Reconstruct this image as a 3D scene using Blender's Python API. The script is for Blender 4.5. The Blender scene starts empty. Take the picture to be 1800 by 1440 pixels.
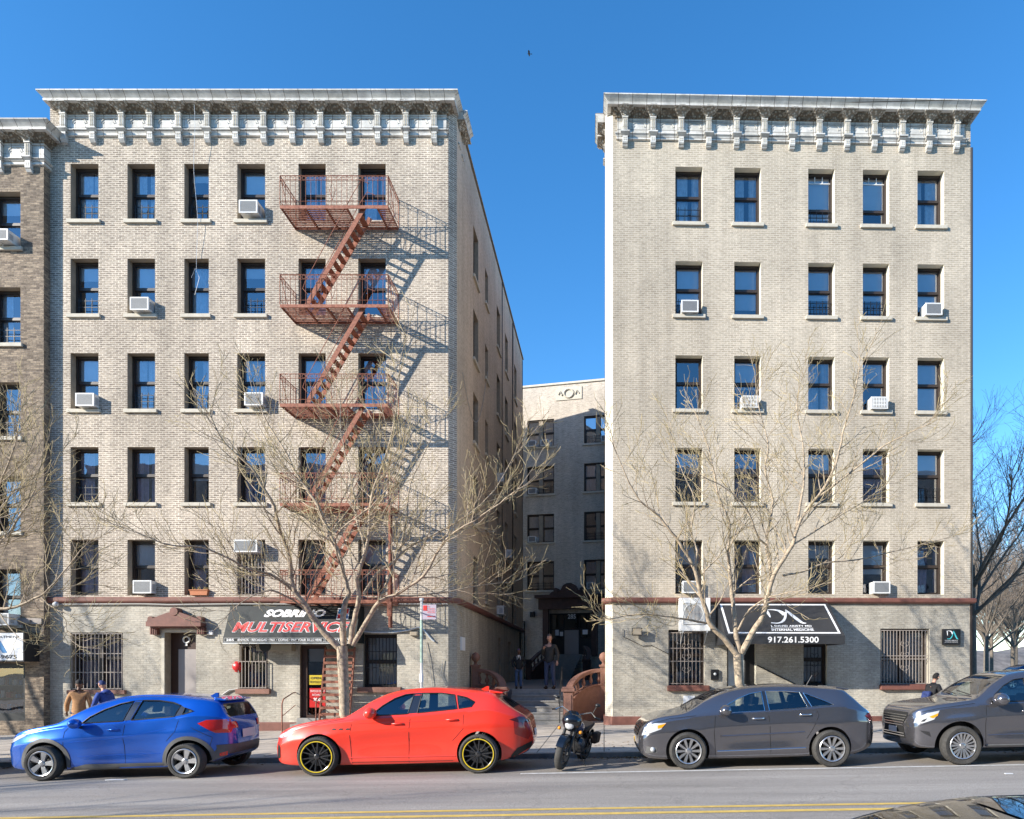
import bpy, bmesh, math, random
import numpy as np
from mathutils import Vector, Matrix
from mathutils.bvhtree import BVHTree
from mathutils.geometry import delaunay_2d_cdt
R = math.radians
SC = bpy.context.scene
COL = SC.collection

# ---------------- camera, world, sun, exposure ----------------
CAMH = 1.94
cam_d = bpy.data.cameras.new('camera')
cam = bpy.data.objects.new('camera', cam_d); COL.objects.link(cam)
cam.location = (0, 0, CAMH); cam.rotation_euler = (R(90), 0, 0)
cam_d.sensor_width = 36; cam_d.lens = 24.0
cam_d.shift_x = -0.09; cam_d.shift_y = 0.2528
cam_d.clip_start = 0.05; cam_d.clip_end = 3000
SC.camera = cam
SUN_AZ, SUN_EL = R(59.4), R(22.9)
sun_dir = Vector((-math.sin(SUN_AZ)*math.cos(SUN_EL), -math.cos(SUN_AZ)*math.cos(SUN_EL), math.sin(SUN_EL)))
W = bpy.data.worlds.new('World'); SC.world = W; W.use_nodes = True
nt = W.node_tree; nt.nodes.clear()
sky = nt.nodes.new('ShaderNodeTexSky'); sky.sky_type = 'NISHITA'; sky.sun_disc = False
sky.sun_elevation = SUN_EL; sky.sun_rotation = math.atan2(sun_dir.x, sun_dir.y) % (2*math.pi)
sky.altitude = 300; sky.air_density = 1.0; sky.dust_density = 0.05; sky.ozone_density = 3.2
bg = nt.nodes.new('ShaderNodeBackground'); bg.inputs['Strength'].default_value = 0.15
hs = nt.nodes.new('ShaderNodeHueSaturation'); hs.inputs['Saturation'].default_value = 1.26; hs.inputs['Value'].default_value = 1.02
wo = nt.nodes.new('ShaderNodeOutputWorld')
nt.links.new(sky.outputs[0], hs.inputs['Color']); nt.links.new(hs.outputs[0], bg.inputs['Color']); nt.links.new(bg.outputs[0], wo.inputs[0])
sl = bpy.data.lights.new('sun', 'SUN'); sl.energy = 4.7; sl.angle = R(0.5); sl.color = (1.0, 0.93, 0.82)
so = bpy.data.objects.new('sun', sl); COL.objects.link(so)
so.rotation_euler = sun_dir.to_track_quat('Z', 'Y').to_euler(); so.location = sun_dir*60
SC.view_settings.view_transform = 'Standard'; SC.view_settings.look = 'None'
SC.view_settings.gamma = 1; SC.view_settings.exposure = 1.0
SC.cycles.use_denoising = True
SC.cycles.max_bounces = 8; SC.cycles.transparent_max_bounces = 12

# ---------------- materials ----------------
class NT:
    def __init__(s, name):
        s.m = bpy.data.materials.new(name); s.m.use_nodes = True
        s.t = s.m.node_tree; s.t.nodes.clear()
        s.out = s.t.nodes.new('ShaderNodeOutputMaterial')
    def n(s, kind, **kw):
        n = s.t.nodes.new('ShaderNode'+kind)
        for k, v in kw.items():
            if k in n.inputs.keys(): n.inputs[k].default_value = v
            else: setattr(n, k, v)
        return n
    def l(s, a, b): s.t.links.new(a, b)
def c4(c): return (c[0], c[1], c[2], 1)
def princ(N, col, rough=.6, metal=0, spec=.5, coat=0, coatr=.05):
    p = N.n('BsdfPrincipled')
    if col is not None: p.inputs['Base Color'].default_value = c4(col)
    p.inputs['Roughness'].default_value = rough; p.inputs['Metallic'].default_value = metal
    p.inputs['Specular IOR Level'].default_value = spec
    p.inputs['Coat Weight'].default_value = coat; p.inputs['Coat Roughness'].default_value = coatr
    N.l(p.outputs[0], N.out.inputs[0]); return p
def mat(name, col, rough=.6, metal=0, spec=.5, coat=0, var=0.0, vscale=3.0, bump=0.0, bscale=40., col2=None):
    N = NT(name); p = princ(N, col, rough, metal, spec, coat)
    if var or col2:
        g = N.n('NewGeometry'); nz = N.n('TexNoise', Scale=vscale, Detail=6.0, Roughness=.65); N.l(g.outputs['Position'], nz.inputs['Vector'])
        rp = N.n('ValToRGB'); rp.color_ramp.elements[0].position = .3; rp.color_ramp.elements[1].position = .7
        a = [max(0, c*(1-var)) for c in col]; b = col2 or [min(1, c*(1+var)) for c in col]
        rp.color_ramp.elements[0].color = c4(a); rp.color_ramp.elements[1].color = c4(b)
        N.l(nz.outputs[0], rp.inputs[0]); N.l(rp.outputs[0], p.inputs['Base Color'])
    if bump:
        g = N.n('NewGeometry'); nb = N.n('TexNoise', Scale=bscale, Detail=4.0); N.l(g.outputs['Position'], nb.inputs['Vector'])
        b = N.n('Bump', Strength=bump, Distance=.01); N.l(nb.outputs[0], b.inputs['Height']); N.l(b.outputs[0], p.inputs['Normal'])
    return N.m
def uvw(N, sc=(1, 1, 1)):
    """u along the wall, v up, from world position and face normal"""
    g = N.n('NewGeometry'); sp = N.n('SeparateXYZ'); N.l(g.outputs['Position'], sp.inputs[0])
    sn = N.n('SeparateXYZ'); N.l(g.outputs['True Normal'], sn.inputs[0])
    ax = N.n('Math', operation='ABSOLUTE'); N.l(sn.outputs[0], ax.inputs[0])
    ay = N.n('Math', operation='ABSOLUTE'); N.l(sn.outputs[1], ay.inputs[0])
    gt = N.n('Math', operation='GREATER_THAN'); N.l(ax.outputs[0], gt.inputs[0]); N.l(ay.outputs[0], gt.inputs[1])
    mx = N.n('Mix'); N.l(gt.outputs[0], mx.inputs[0]); N.l(sp.outputs[0], mx.inputs[2]); N.l(sp.outputs[1], mx.inputs[3])
    az = N.n('Math', operation='ABSOLUTE'); N.l(sn.outputs[2], az.inputs[0])
    gz = N.n('Math', operation='GREATER_THAN'); gz.inputs[1].default_value = .7; N.l(az.outputs[0], gz.inputs[0])
    mz = N.n('Mix'); N.l(gz.outputs[0], mz.inputs[0]); N.l(sp.outputs[2], mz.inputs[2]); N.l(sp.outputs[1], mz.inputs[3])
    cb = N.n('CombineXYZ'); N.l(mx.outputs[0], cb.inputs[0]); N.l(mz.outputs[0], cb.inputs[1])
    return cb, g
def brick(name, c1, c2, mortar, stain=.25, rough=.85, bw=.205, rh=.068, ms=.009, bump=.5, tint=None, speck=.35):
    N = NT(name); p = princ(N, c1, rough, spec=.3); cb, g = uvw(N)
    # slight waviness so that courses are not ruler straight
    wn = N.n('TexNoise', Scale=9.0, Detail=3.0); N.l(g.outputs['Position'], wn.inputs['Vector'])
    wa = N.n('VectorMath', operation='SCALE'); wa.inputs['Scale'].default_value = .022; N.l(wn.outputs[1], wa.inputs[0])
    ad = N.n('VectorMath', operation='ADD'); N.l(cb.outputs[0], ad.inputs[0]); N.l(wa.outputs[0], ad.inputs[1])
    b = N.n('TexBrick'); b.inputs['Scale'].default_value = 1; b.inputs['Brick Width'].default_value = bw; b.inputs['Row Height'].default_value = rh
    b.inputs['Mortar Size'].default_value = ms; b.inputs['Mortar Smooth'].default_value = .3; b.inputs['Bias'].default_value = -.1
    b.inputs['Color1'].default_value = c4(c1); b.inputs['Color2'].default_value = c4(c2); b.inputs['Mortar'].default_value = c4(mortar)
    N.l(ad.outputs[0], b.inputs['Vector'])
    # brick-sized patches of differently fired bricks
    mp = N.n('Mapping'); mp.inputs['Scale'].default_value = (3.2, 9.5, 1); N.l(cb.outputs[0], mp.inputs[0])
    n1 = N.n('TexNoise', Scale=1.6, Detail=5.0, Roughness=.8); N.l(mp.outputs[0], n1.inputs['Vector'])
    r1 = N.n('MapRange'); r1.inputs[1].default_value = .3; r1.inputs[2].default_value = .7; r1.inputs[3].default_value = 1-speck; r1.inputs[4].default_value = 1+speck*.75
    N.l(n1.outputs[0], r1.inputs[0])
    m1 = N.n('VectorMath', operation='SCALE'); N.l(b.outputs[0], m1.inputs[0]); N.l(r1.outputs[0], m1.inputs['Scale'])
    n2 = N.n('TexNoise', Scale=.32, Detail=7.0, Roughness=.6); N.l(g.outputs['Position'], n2.inputs['Vector'])
    r2 = N.n('MapRange'); r2.inputs[1].default_value = .3; r2.inputs[2].default_value = .7; r2.inputs[3].default_value = 1-stain; r2.inputs[4].default_value = 1+stain*.5
    N.l(n2.outputs[0], r2.inputs[0])
    # vertical rain streaks
    mp3 = N.n('Mapping'); mp3.inputs['Scale'].default_value = (2.2, .12, 1); N.l(cb.outputs[0], mp3.inputs[0])
    n3 = N.n('TexNoise', Scale=1.0, Detail=5.0); N.l(mp3.outputs[0], n3.inputs['Vector'])
    r3 = N.n('MapRange'); r3.inputs[1].default_value = .35; r3.inputs[2].default_value = .65; r3.inputs[3].default_value = 1-stain*.6; r3.inputs[4].default_value = 1.05
    N.l(n3.outputs[0], r3.inputs[0])
    mm = N.n('Math', operation='MULTIPLY'); N.l(r2.outputs[0], mm.inputs[0]); N.l(r3.outputs[0], mm.inputs[1])
    m2 = N.n('VectorMath', operation='SCALE'); N.l(m1.outputs[0], m2.inputs[0]); N.l(mm.outputs[0], m2.inputs['Scale'])
    # spalls and soot pits in the brick face
    n5 = N.n('TexNoise', Scale=17.0, Detail=5.0, Roughness=.75); N.l(g.outputs['Position'], n5.inputs['Vector'])
    r5 = N.n('MapRange'); r5.inputs[1].default_value = .36; r5.inputs[2].default_value = .50; r5.inputs[3].default_value = 1-speck*.8; r5.inputs[4].default_value = 1.04; N.l(n5.outputs[0], r5.inputs[0])
    m5 = N.n('VectorMath', operation='SCALE'); N.l(m2.outputs[0], m5.inputs[0]); N.l(r5.outputs[0], m5.inputs['Scale'])
    N.l(m5.outputs[0], p.inputs['Base Color'])
    bp = N.n('Bump', Strength=bump, Distance=.008, invert=True); N.l(b.outputs['Fac'], bp.inputs['Height'])
    bp2 = N.n('Bump', Strength=.35, Distance=.01); N.l(n1.outputs[0], bp2.inputs['Height']); N.l(bp.outputs[0], bp2.inputs['Normal'])
    N.l(bp2.outputs[0], p.inputs['Normal'])
    return N.m
def glassy(name, tint=(.75, .8, .85), refl=.3, rough=.01, gl=(.95, .95, 1)):
    N = NT(name)
    tr = N.n('BsdfTransparent'); tr.inputs[0].default_value = c4(tint)
    go = N.n('BsdfGlossy'); go.inputs[0].default_value = c4(gl); go.inputs['Roughness'].default_value = rough
    g = N.n('NewGeometry'); nz = N.n('TexNoise', Scale=1.1, Detail=2.0); N.l(g.outputs['Position'], nz.inputs['Vector'])
    bp = N.n('Bump', Strength=.12, Distance=.02); N.l(nz.outputs[0], bp.inputs['Height']); N.l(bp.outputs[0], go.inputs['Normal'])
    fr = N.n('Fresnel'); fr.inputs[0].default_value = 1.5
    ma = N.n('Math', operation='MULTIPLY_ADD'); ma.inputs[1].default_value = 1.0; ma.inputs[2].default_value = refl; ma.use_clamp = True
    N.l(fr.outputs[0], ma.inputs[0])
    mx = N.n('MixShader'); N.l(ma.outputs[0], mx.inputs[0]); N.l(tr.outputs[0], mx.inputs[1]); N.l(go.outputs[0], mx.inputs[2])
    N.l(mx.outputs[0], N.out.inputs[0]); return N.m
def paint(name, col, metal=0.0, rough=.35, flake=0):
    N = NT(name); p = princ(N, col, rough, metal, .5, 1.0, .03)
    g = N.n('NewGeometry'); nz = N.n('TexNoise', Scale=3.0, Detail=8.0, Roughness=.7); N.l(g.outputs['Position'], nz.inputs['Vector'])
    r = N.n('MapRange'); r.inputs[1].default_value = .4; r.inputs[2].default_value = .8; r.inputs[3].default_value = .0; r.inputs[4].default_value = .05
    N.l(nz.outputs[0], r.inputs[0]); N.l(r.outputs[0], p.inputs['Coat Roughness'])
    # road film low on the doors
    sp = N.n('SeparateXYZ'); N.l(g.outputs['Position'], sp.inputs[0])
    rz = N.n('MapRange'); rz.inputs[1].default_value = .55; rz.inputs[2].default_value = .1; rz.inputs[3].default_value = 0; rz.inputs[4].default_value = .35; rz.clamp = True
    N.l(sp.outputs[2], rz.inputs[0]); mu = N.n('Math', operation='MULTIPLY'); N.l(rz.outputs[0], mu.inputs[0]); N.l(nz.outputs[0], mu.inputs[1])
    mx = N.n('Mix', data_type='RGBA'); mx.inputs[6].default_value = c4(col); mx.inputs[7].default_value = (.18, .16, .14, 1)
    N.l(mu.outputs[0], mx.inputs[0]); N.l(mx.outputs[2], p.inputs['Base Color'])
    return N.m

M = {}
M['brick_l'] = brick('pale grey brick', (.425, .355, .28), (.25, .20, .16), (.66, .585, .485), stain=.26, ms=.014)
M['brick_r'] = brick('pale buff brick', (.48, .415, .325), (.38, .325, .25), (.59, .525, .43), stain=.24, speck=.2, ms=.012)
M['brick_base'] = brick('whitewashed brick', (.50, .465, .39), (.42, .385, .32), (.38, .35, .30), stain=.3, speck=.24)
M['brick_court'] = brick('courtyard brick', (.56, .45, .34), (.46, .365, .275), (.6, .5, .39), stain=.2, speck=.2)
M['brick_back'] = brick('rear brick', (.54, .48, .41), (.42, .37, .31), (.6, .54, .46), stain=.2, speck=.25)
M['brick_n'] = brick('brown mottled brick', (.36, .28, .20), (.12, .09, .07), (.22, .18, .14), stain=.25, speck=.5)
M['brick_o'] = brick('red brick', (.50, .40, .36), (.42, .33, .3), (.5, .46, .42))
M['white_brick'] = brick('cream painted brick', (.66, .61, .51), (.60, .55, .46), (.56, .51, .43), stain=.1, speck=.08)
M['dark_brick'] = brick('dark grey brick', (.17, .155, .15), (.12, .11, .11), (.2, .19, .18), stain=.2)
def terracotta():
    N = NT('white terracotta'); p = princ(N, (.8, .8, .78), .4, spec=.5); cb, g = uvw(N)
    b = N.n('TexBrick'); b.offset = 0; b.inputs['Scale'].default_value = 1; b.inputs['Brick Width'].default_value = .464; b.inputs['Row Height'].default_value = .26
    b.inputs['Mortar Size'].default_value = .009; b.inputs['Color1'].default_value = (.70, .685, .65, 1); b.inputs['Color2'].default_value = (.60, .58, .53, 1); b.inputs['Mortar'].default_value = (.16, .13, .1, 1)
    N.l(cb.outputs[0], b.inputs['Vector'])
    n = N.n('TexNoise', Scale=2.6, Detail=8.0, Roughness=.7); N.l(g.outputs['Position'], n.inputs['Vector'])
    r = N.n('MapRange'); r.inputs[1].default_value = .35; r.inputs[2].default_value = .65; r.inputs[3].default_value = .62; r.inputs[4].default_value = 1.04
    N.l(n.outputs[0], r.inputs[0]); m = N.n('VectorMath', operation='SCALE'); N.l(b.outputs[0], m.inputs[0]); N.l(r.outputs[0], m.inputs['Scale'])
    N.l(m.outputs[0], p.inputs['Base Color']); return N.m
M['terra'] = terracotta()
def carved(nm='carved weathered stone', ca=(.40, .36, .29), cb_=(.16, .125, .09)):
    N = NT(nm); p = princ(N, (.3, .27, .23), .8, spec=.2)
    g = N.n('NewGeometry'); v = N.n('TexVoronoi', Scale=13.0); v.feature = 'F1'; N.l(g.outputs['Position'], v.inputs['Vector'])
    rp = N.n('ValToRGB'); rp.color_ramp.elements[0].position = .08; rp.color_ramp.elements[0].color = c4(ca)
    rp.color_ramp.elements[1].position = .55; rp.color_ramp.elements[1].color = c4(cb_)
    N.l(v.outputs['Distance'], rp.inputs[0]); N.l(rp.outputs[0], p.inputs['Base Color'])
    b = N.n('Bump', Strength=1.0, Distance=.05, invert=True); N.l(v.outputs['Distance'], b.inputs['Height']); N.l(b.outputs[0], p.inputs['Normal'])
    return N.m
M['carved'] = carved()
M['carved_light'] = carved('carved grey stone', (.62, .60, .55), (.24, .21, .17))
M['stone'] = mat('limestone sill', (.50, .46, .38), .8, var=.12, vscale=5)
M['brown_paint'] = mat('brown masonry paint', (.17, .068, .05), .6, var=.22, vscale=4, bump=.2)
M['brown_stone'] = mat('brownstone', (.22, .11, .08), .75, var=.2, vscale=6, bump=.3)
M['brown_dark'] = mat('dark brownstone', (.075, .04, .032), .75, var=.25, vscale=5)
M['frame_dark'] = mat('dark bronze window frame', (.035, .025, .02), .45)
M['rust'] = mat('rust red iron', (.23, .068, .038), .75, col2=(.38, .155, .095), var=.3, vscale=14, bump=.3, bscale=60)
M['black_metal'] = mat('black painted metal', (.015, .015, .016), .45)
M['iron'] = mat('grey painted iron', (.30, .26, .23), .6, var=.2)
M['white_metal'] = mat('white enamel metal', (.72, .72, .70), .4, var=.06, vscale=9)
M['grille_grey'] = mat('grey louvres', (.22, .23, .24), .6, var=.2, vscale=40)
M['cable'] = mat('grey cable', (.35, .34, .32), .6)
M['glass'] = glassy('window glass', (.88, .91, .93), .18)
M['glass_back'] = glassy('rear window glass', (.7, .75, .8), .34)
M['shopglass'] = glassy('shop glass', (.6, .62, .62), .10)
M['curtain'] = mat('white curtain', (.88, .88, .88), .9, var=.2, vscale=9)
M['curtain2'] = mat('mauve curtain', (.60, .50, .60), .9, var=.25, vscale=9)
M['blind'] = mat('roller blind', (.82, .81, .79), .9, var=.04)
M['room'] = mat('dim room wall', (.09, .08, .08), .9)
M['roof_tar'] = mat('roof felt', (.10, .10, .10), .9)
M['reveal'] = mat('weathered reveal', (.30, .25, .19), .85, var=.2, vscale=5)
M['reveal_r'] = mat('cream reveal', (.62, .58, .48), .8, var=.1, vscale=4)
M['concrete_step'] = mat('worn stone step', (.27, .26, .245), .85, var=.2, vscale=5, bump=.2)
M['mortar_court'] = mat('courtyard paving', (.22, .21, .2), .9, var=.2, vscale=3)
M['awning_green'] = mat('dark green awning vinyl', (.007, .011, .010), .6, var=.6, vscale=3)
M['awning_black'] = mat('charcoal awning vinyl', (.030, .031, .034), .5, var=.2, vscale=3)
M['txt_white'] = mat('white lettering', (.8, .8, .8), .5)
M['txt_red'] = mat('red lettering', (.62, .035, .03), .5)
M['txt_blue'] = mat('blue lettering', (.02, .18, .42), .5)
M['txt_teal'] = mat('teal lettering', (.08, .55, .6), .5)
M['txt_black'] = mat('black lettering', (.02, .02, .02), .5)
M['sign_white'] = mat('white sign face', (.75, .76, .78), .4)
M['yellow_sign'] = mat('yellow sticker', (.55, .42, .02), .5)
M['red_plastic'] = mat('red plastic', (.5, .02, .02), .35)
M['terracotta_pot'] = mat('terracotta planter', (.45, .17, .08), .8)
M['galv'] = mat('galvanised steel', (.6, .62, .62), .45, metal=.3, var=.2)
M['galv_green'] = mat('green painted post', (.30, .42, .36), .5, var=.35, vscale=12)
M['door_grey'] = mat('grey painted door', (.30, .27, .26), .5, var=.06)
M['door_brown'] = mat('dark brown door', (.045, .02, .013), .45)
M['tan_vinyl'] = mat('tan vinyl', (.33, .28, .21), .5)

# ---------------- mesh helpers ----------------
class MB:
    def __init__(s, T=None): s.v = []; s.f = []; s.m = []; s.T = T
    def vert(s, p):
        s.v.append(tuple(s.T(*p)) if s.T else tuple(p)); return len(s.v)-1
    def face(s, idx, m=0): s.f.append(tuple(idx)); s.m.append(m)
    def quad(s, a, b, c, d, m=0): s.face([s.vert(p) for p in (a, b, c, d)], m)
    def poly(s, pts, m=0): s.face([s.vert(p) for p in pts], m)
    def box(s, x0, x1, y0, y1, z0, z1, m=0):
        i = [s.vert(p) for p in ((x0, y0, z0), (x1, y0, z0), (x1, y1, z0), (x0, y1, z0), (x0, y0, z1), (x1, y0, z1), (x1, y1, z1), (x0, y1, z1))]
        for f in ((0, 1, 5, 4), (1, 2, 6, 5), (2, 3, 7, 6), (3, 0, 4, 7), (4, 5, 6, 7), (3, 2, 1, 0)): s.face([i[k] for k in f], m)
    def prism(s, pts, a0, a1, ax='y', m=0):
        """pts 2-D outline extruded along ax"""
        def P(p, a): return {'y': (p[0], a, p[1]), 'x': (a, p[0], p[1]), 'z': (p[0], p[1], a)}[ax]
        A = [s.vert(P(p, a0)) for p in pts]; B = [s.vert(P(p, a1)) for p in pts]; n = len(pts)
        for i in range(n): s.face((A[i], A[(i+1) % n], B[(i+1) % n], B[i]), m)
        s.face(A[::-1], m); s.face(B, m)
    def tube(s, pts, r, n=6, m=0, caps=True):
        pts = [Vector(p) for p in pts]; k = len(pts)
        if k < 2: return
        rs = r if isinstance(r, (list, tuple)) else [r]*k
        prev = None; up = None
        for i, p in enumerate(pts):
            d = (pts[min(i+1, k-1)] - pts[max(i-1, 0)])
            if d.length < 1e-9: d = Vector((0, 0, 1))
            d.normalize()
            if up is None: up = Vector((0, 0, 1)) if abs(d.z) < .9 else Vector((1, 0, 0))
            a = d.cross(up)
            if a.length < 1e-4: a = d.cross(Vector((.3, 1, .2)))
            a.normalize(); b = d.cross(a); up = a.cross(d)
            ring = []
            for j in range(n):
                t = 2*math.pi*j/n; ring.append(s.vert(p + (a*math.cos(t) + b*math.sin(t))*rs[i]))
            if prev:
                for j in range(n): s.face((prev[j], prev[(j+1) % n], ring[(j+1) % n], ring[j]), m)
            elif caps: s.face(ring[::-1], m)
            prev = ring
        if caps: s.face(prev, m)
    def lathe(s, prof, c, ax='z', n=20, m=0, half=None):
        """prof (r, h) pairs revolved about axis ax through c"""
        c = Vector(c); prev = None; first = None
        for j in range(n+1):
            t = 2*math.pi*(j % n)/n; co, si = math.cos(t), math.sin(t)
            if j == n: ring = first
            else:
                ring = []
                for (r, h) in prof:
                    o = {'z': (r*co, r*si, h), 'y': (r*co, h, r*si), 'x': (h, r*co, r*si)}[ax]
                    ring.append(s.vert(c+Vector(o)))
                if first is None: first = ring
            if prev:
                for i in range(len(prof)-1): s.face((prev[i], ring[i], ring[i+1], prev[i+1]), m)
            prev = ring
    def ball(s, c, r, n=10, m=0, sc=(1, 1, 1)):
        prof = [(max(1e-4, math.sin(math.pi*i/n))*r*sc[0], -math.cos(math.pi*i/n)*r*sc[2]) for i in range(n+1)]
        s.lathe(prof, c, 'z', n+4, m)
    def build(s, name, mats, parent=None, smooth=None, bevel=0):
        me = bpy.data.meshes.new(name); me.from_pydata(s.v, [], s.f)
        if not isinstance(mats, (list, tuple)): mats = [mats]
        for mm in mats: me.materials.append(M[mm] if isinstance(mm, str) else mm)
        if len(mats) > 1: me.polygons.foreach_set('material_index', s.m)
        if smooth is not None:
            bm = bmesh.new(); bm.from_mesh(me); bmesh.ops.remove_doubles(bm, verts=bm.verts, dist=1e-5); bmesh.ops.recalc_face_normals(bm, faces=bm.faces)
            bm.to_mesh(me); bm.free()
            me.shade_smooth(); me.set_sharp_from_angle(angle=R(smooth))
        me.update()
        o = bpy.data.objects.new(name, me); COL.objects.link(o)
        if parent: o.parent = parent
        if bevel:
            md = o.modifiers.new('bevel', 'BEVEL'); md.width = bevel; md.segments = 2; md.limit_method = 'ANGLE'
        return o
def tag(o, label=None, cat=None, group=None, kind=None):
    if label: o['label'] = label
    if cat: o['category'] = cat
    if group: o['group'] = group
    if kind: o['kind'] = kind
    return o
def empty(name, loc=(0, 0, 0), rz=0, **k):
    o = bpy.data.objects.new(name, None); COL.objects.link(o); o.location = loc; o.rotation_euler = (0, 0, rz)
    o.empty_display_size = .2
    return tag(o, **k)
def copy_tree(o, parent=None):
    c = o.copy(); COL.objects.link(c)
    if parent: c.parent = parent
    for ch in list(o.children): copy_tree(ch, c)
    return c
def to_mesh(o, name, mats, parent=None):
    dg = bpy.context.evaluated_depsgraph_get(); ev = o.evaluated_get(dg)
    me = bpy.data.meshes.new_from_object(ev); me.name = name
    bpy.data.objects.remove(o)
    me.materials.clear()
    if not isinstance(mats, (list, tuple)): mats = [mats]
    for mm in mats: me.materials.append(M[mm] if isinstance(mm, str) else mm)
    n = bpy.data.objects.new(name, me); COL.objects.link(n)
    if parent: n.parent = parent
    return n
def text(s, width, height, mt, parent, xf, name='lettering', bold=.0, shear=0., depth=.004, T=None):
    """a line of raised letters, fitted to width x height; xf maps (u, v, proud) to the parent's space"""
    cu = bpy.data.curves.new(name, 'FONT'); cu.body = s; cu.size = 1; cu.offset = bold; cu.shear = shear; cu.fill_mode = 'FRONT'; cu.resolution_u = 3
    o = bpy.data.objects.new(name, cu); COL.objects.link(o); bpy.context.view_layer.update()
    n = to_mesh(o, name, mt, parent); me = n.data
    co = np.array([v.co[:] for v in me.vertices])
    mn, mxx = co.min(0), co.max(0); sx = width/(mxx[0]-mn[0]); sy = height/(mxx[1]-mn[1])
    for v in me.vertices:
        v.co = Vector(xf((v.co.x-mn[0])*sx, (v.co.y-mn[1])*sy, depth))
    bpy.data.curves.remove(cu)
    if parent is not None and parent.type == 'EMPTY': n.matrix_parent_inverse = parent.matrix_basis.inverted()
    return n
# ---------------- ground, road, pavements ----------------
G = 0.0135                       # the street climbs gently to the right
YK, KT = 15.22, 0.022            # kerb line
def kerb_y(x): return YK + KT*x
def gz(x): return G*max(-60, min(60, x))
def asphalt():
    N = NT('asphalt'); p = princ(N, (.06, .06, .062), .82, spec=.35); g = N.n('NewGeometry')
    n1 = N.n('TexNoise', Scale=70.0, Detail=3.0, Roughness=.7); N.l(g.outputs['Position'], n1.inputs['Vector'])
    r1 = N.n('MapRange'); r1.inputs[1].default_value = .3; r1.inputs[2].default_value = .72; r1.inputs[3].default_value = .5; r1.inputs[4].default_value = 1.6; N.l(n1.outputs[0], r1.inputs[0])
    mp = N.n('Mapping'); mp.inputs['Scale'].default_value = (.12, 1.3, 1); N.l(g.outputs['Position'], mp.inputs[0])
    n2 = N.n('TexNoise', Scale=1.0, Detail=6.0, Roughness=.6); N.l(mp.outputs[0], n2.inputs['Vector'])
    r2 = N.n('ValToRGB'); r2.color_ramp.elements[0].position = .33; r2.color_ramp.elements[1].position = .68
    r2.color_ramp.elements[0].color = (.225, .202, .18, 1); r2.color_ramp.elements[1].color = (.36, .327, .29, 1); N.l(n2.outputs[0], r2.inputs[0])
    # parking strip by the kerb is older and browner
    sp = N.n('SeparateXYZ'); N.l(g.outputs['Position'], sp.inputs[0])
    ry = N.n('MapRange'); ry.inputs[1].default_value = 12.5; ry.inputs[2].default_value = 13.4; ry.inputs[3].default_value = 0; ry.inputs[4].default_value = .55; N.l(sp.outputs[1], ry.inputs[0])
    mx = N.n('Mix', data_type='RGBA'); N.l(ry.outputs[0], mx.inputs[0]); N.l(r2.outputs[0], mx.inputs[6]); mx.inputs[7].default_value = (.20, .175, .15, 1)
    # cracks
    v = N.n('TexVoronoi', Scale=.42); v.feature = 'DISTANCE_TO_EDGE'
    nn = N.n('TexNoise', Scale=1.7, Detail=4.0); N.l(g.outputs['Position'], nn.inputs['Vector'])
    ad = N.n('VectorMath', operation='ADD'); N.l(g.outputs['Position'], ad.inputs[0]); N.l(nn.outputs[1], ad.inputs[1]); N.l(ad.outputs[0], v.inputs['Vector'])
    rc = N.n('MapRange'); rc.inputs[1].default_value = 0; rc.inputs[2].default_value = .012; rc.inputs[3].default_value = .84; rc.inputs[4].default_value = 1; N.l(v.outputs['Distance'], rc.inputs[0])
    mu = N.n('Math', operation='MULTIPLY'); N.l(r1.outputs[0], mu.inputs[0]); N.l(rc.outputs[0], mu.inputs[1])
    sc = N.n('VectorMath', operation='SCALE'); N.l(mx.outputs[2], sc.inputs[0]); N.l(mu.outputs[0], sc.inputs['Scale']); N.l(sc.outputs[0], p.inputs['Base Color'])
    b = N.n('Bump', Strength=.5, Distance=.01); N.l(n1.outputs[0], b.inputs['Height']); N.l(b.outputs[0], p.inputs['Normal']); return N.m
M['asphalt'] = asphalt()
def flags():
    N = NT('pavement flags'); p = princ(N, (.4, .36, .31), .85, spec=.25); g = N.n('NewGeometry')
    b = N.n('TexBrick'); b.offset = 0; b.inputs['Scale'].default_value = 1; b.inputs['Brick Width'].default_value = 1.52; b.inputs['Row Height'].default_value = 1.52
    b.inputs['Mortar Size'].default_value = .014; b.inputs['Color1'].default_value = (.50, .44, .37, 1); b.inputs['Color2'].default_value = (.43, .375, .32, 1); b.inputs['Mortar'].default_value = (.12, .11, .1, 1)
    N.l(g.outputs['Position'], b.inputs['Vector'])
    n = N.n('TexNoise', Scale=2.2, Detail=8.0, Roughness=.7); N.l(g.outputs['Position'], n.inputs['Vector'])
    r = N.n('MapRange'); r.inputs[1].default_value = .3; r.inputs[2].default_value = .7; r.inputs[3].default_value = .7; r.inputs[4].default_value = 1.15; N.l(n.outputs[0], r.inputs[0])
    v = N.n('TexVoronoi', Scale=2.3); N.l(g.outputs['Position'], v.inputs['Vector'])   # trodden gum spots
    rv = N.n('MapRange'); rv.inputs[1].default_value = .05; rv.inputs[2].default_value = .08; rv.inputs[3].default_value = .5; rv.inputs[4].default_value = 1; N.l(v.outputs['Distance'], rv.inputs[0])
    mu = N.n('Math', operation='MULTIPLY'); N.l(r.outputs[0], mu.inputs[0]); N.l(rv.outputs[0], mu.inputs[1])
    s = N.n('VectorMath', operation='SCALE'); N.l(b.outputs[0], s.inputs[0]); N.l(mu.outputs[0], s.inputs['Scale']); N.l(s.outputs[0], p.inputs['Base Color'])
    bp = N.n('Bump', Strength=.4, Distance=.01, invert=True); N.l(b.outputs['Fac'], bp.inputs['Height']); N.l(bp.outputs[0], p.inputs['Normal']); return N.m
M['flags'] = flags()
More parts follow.
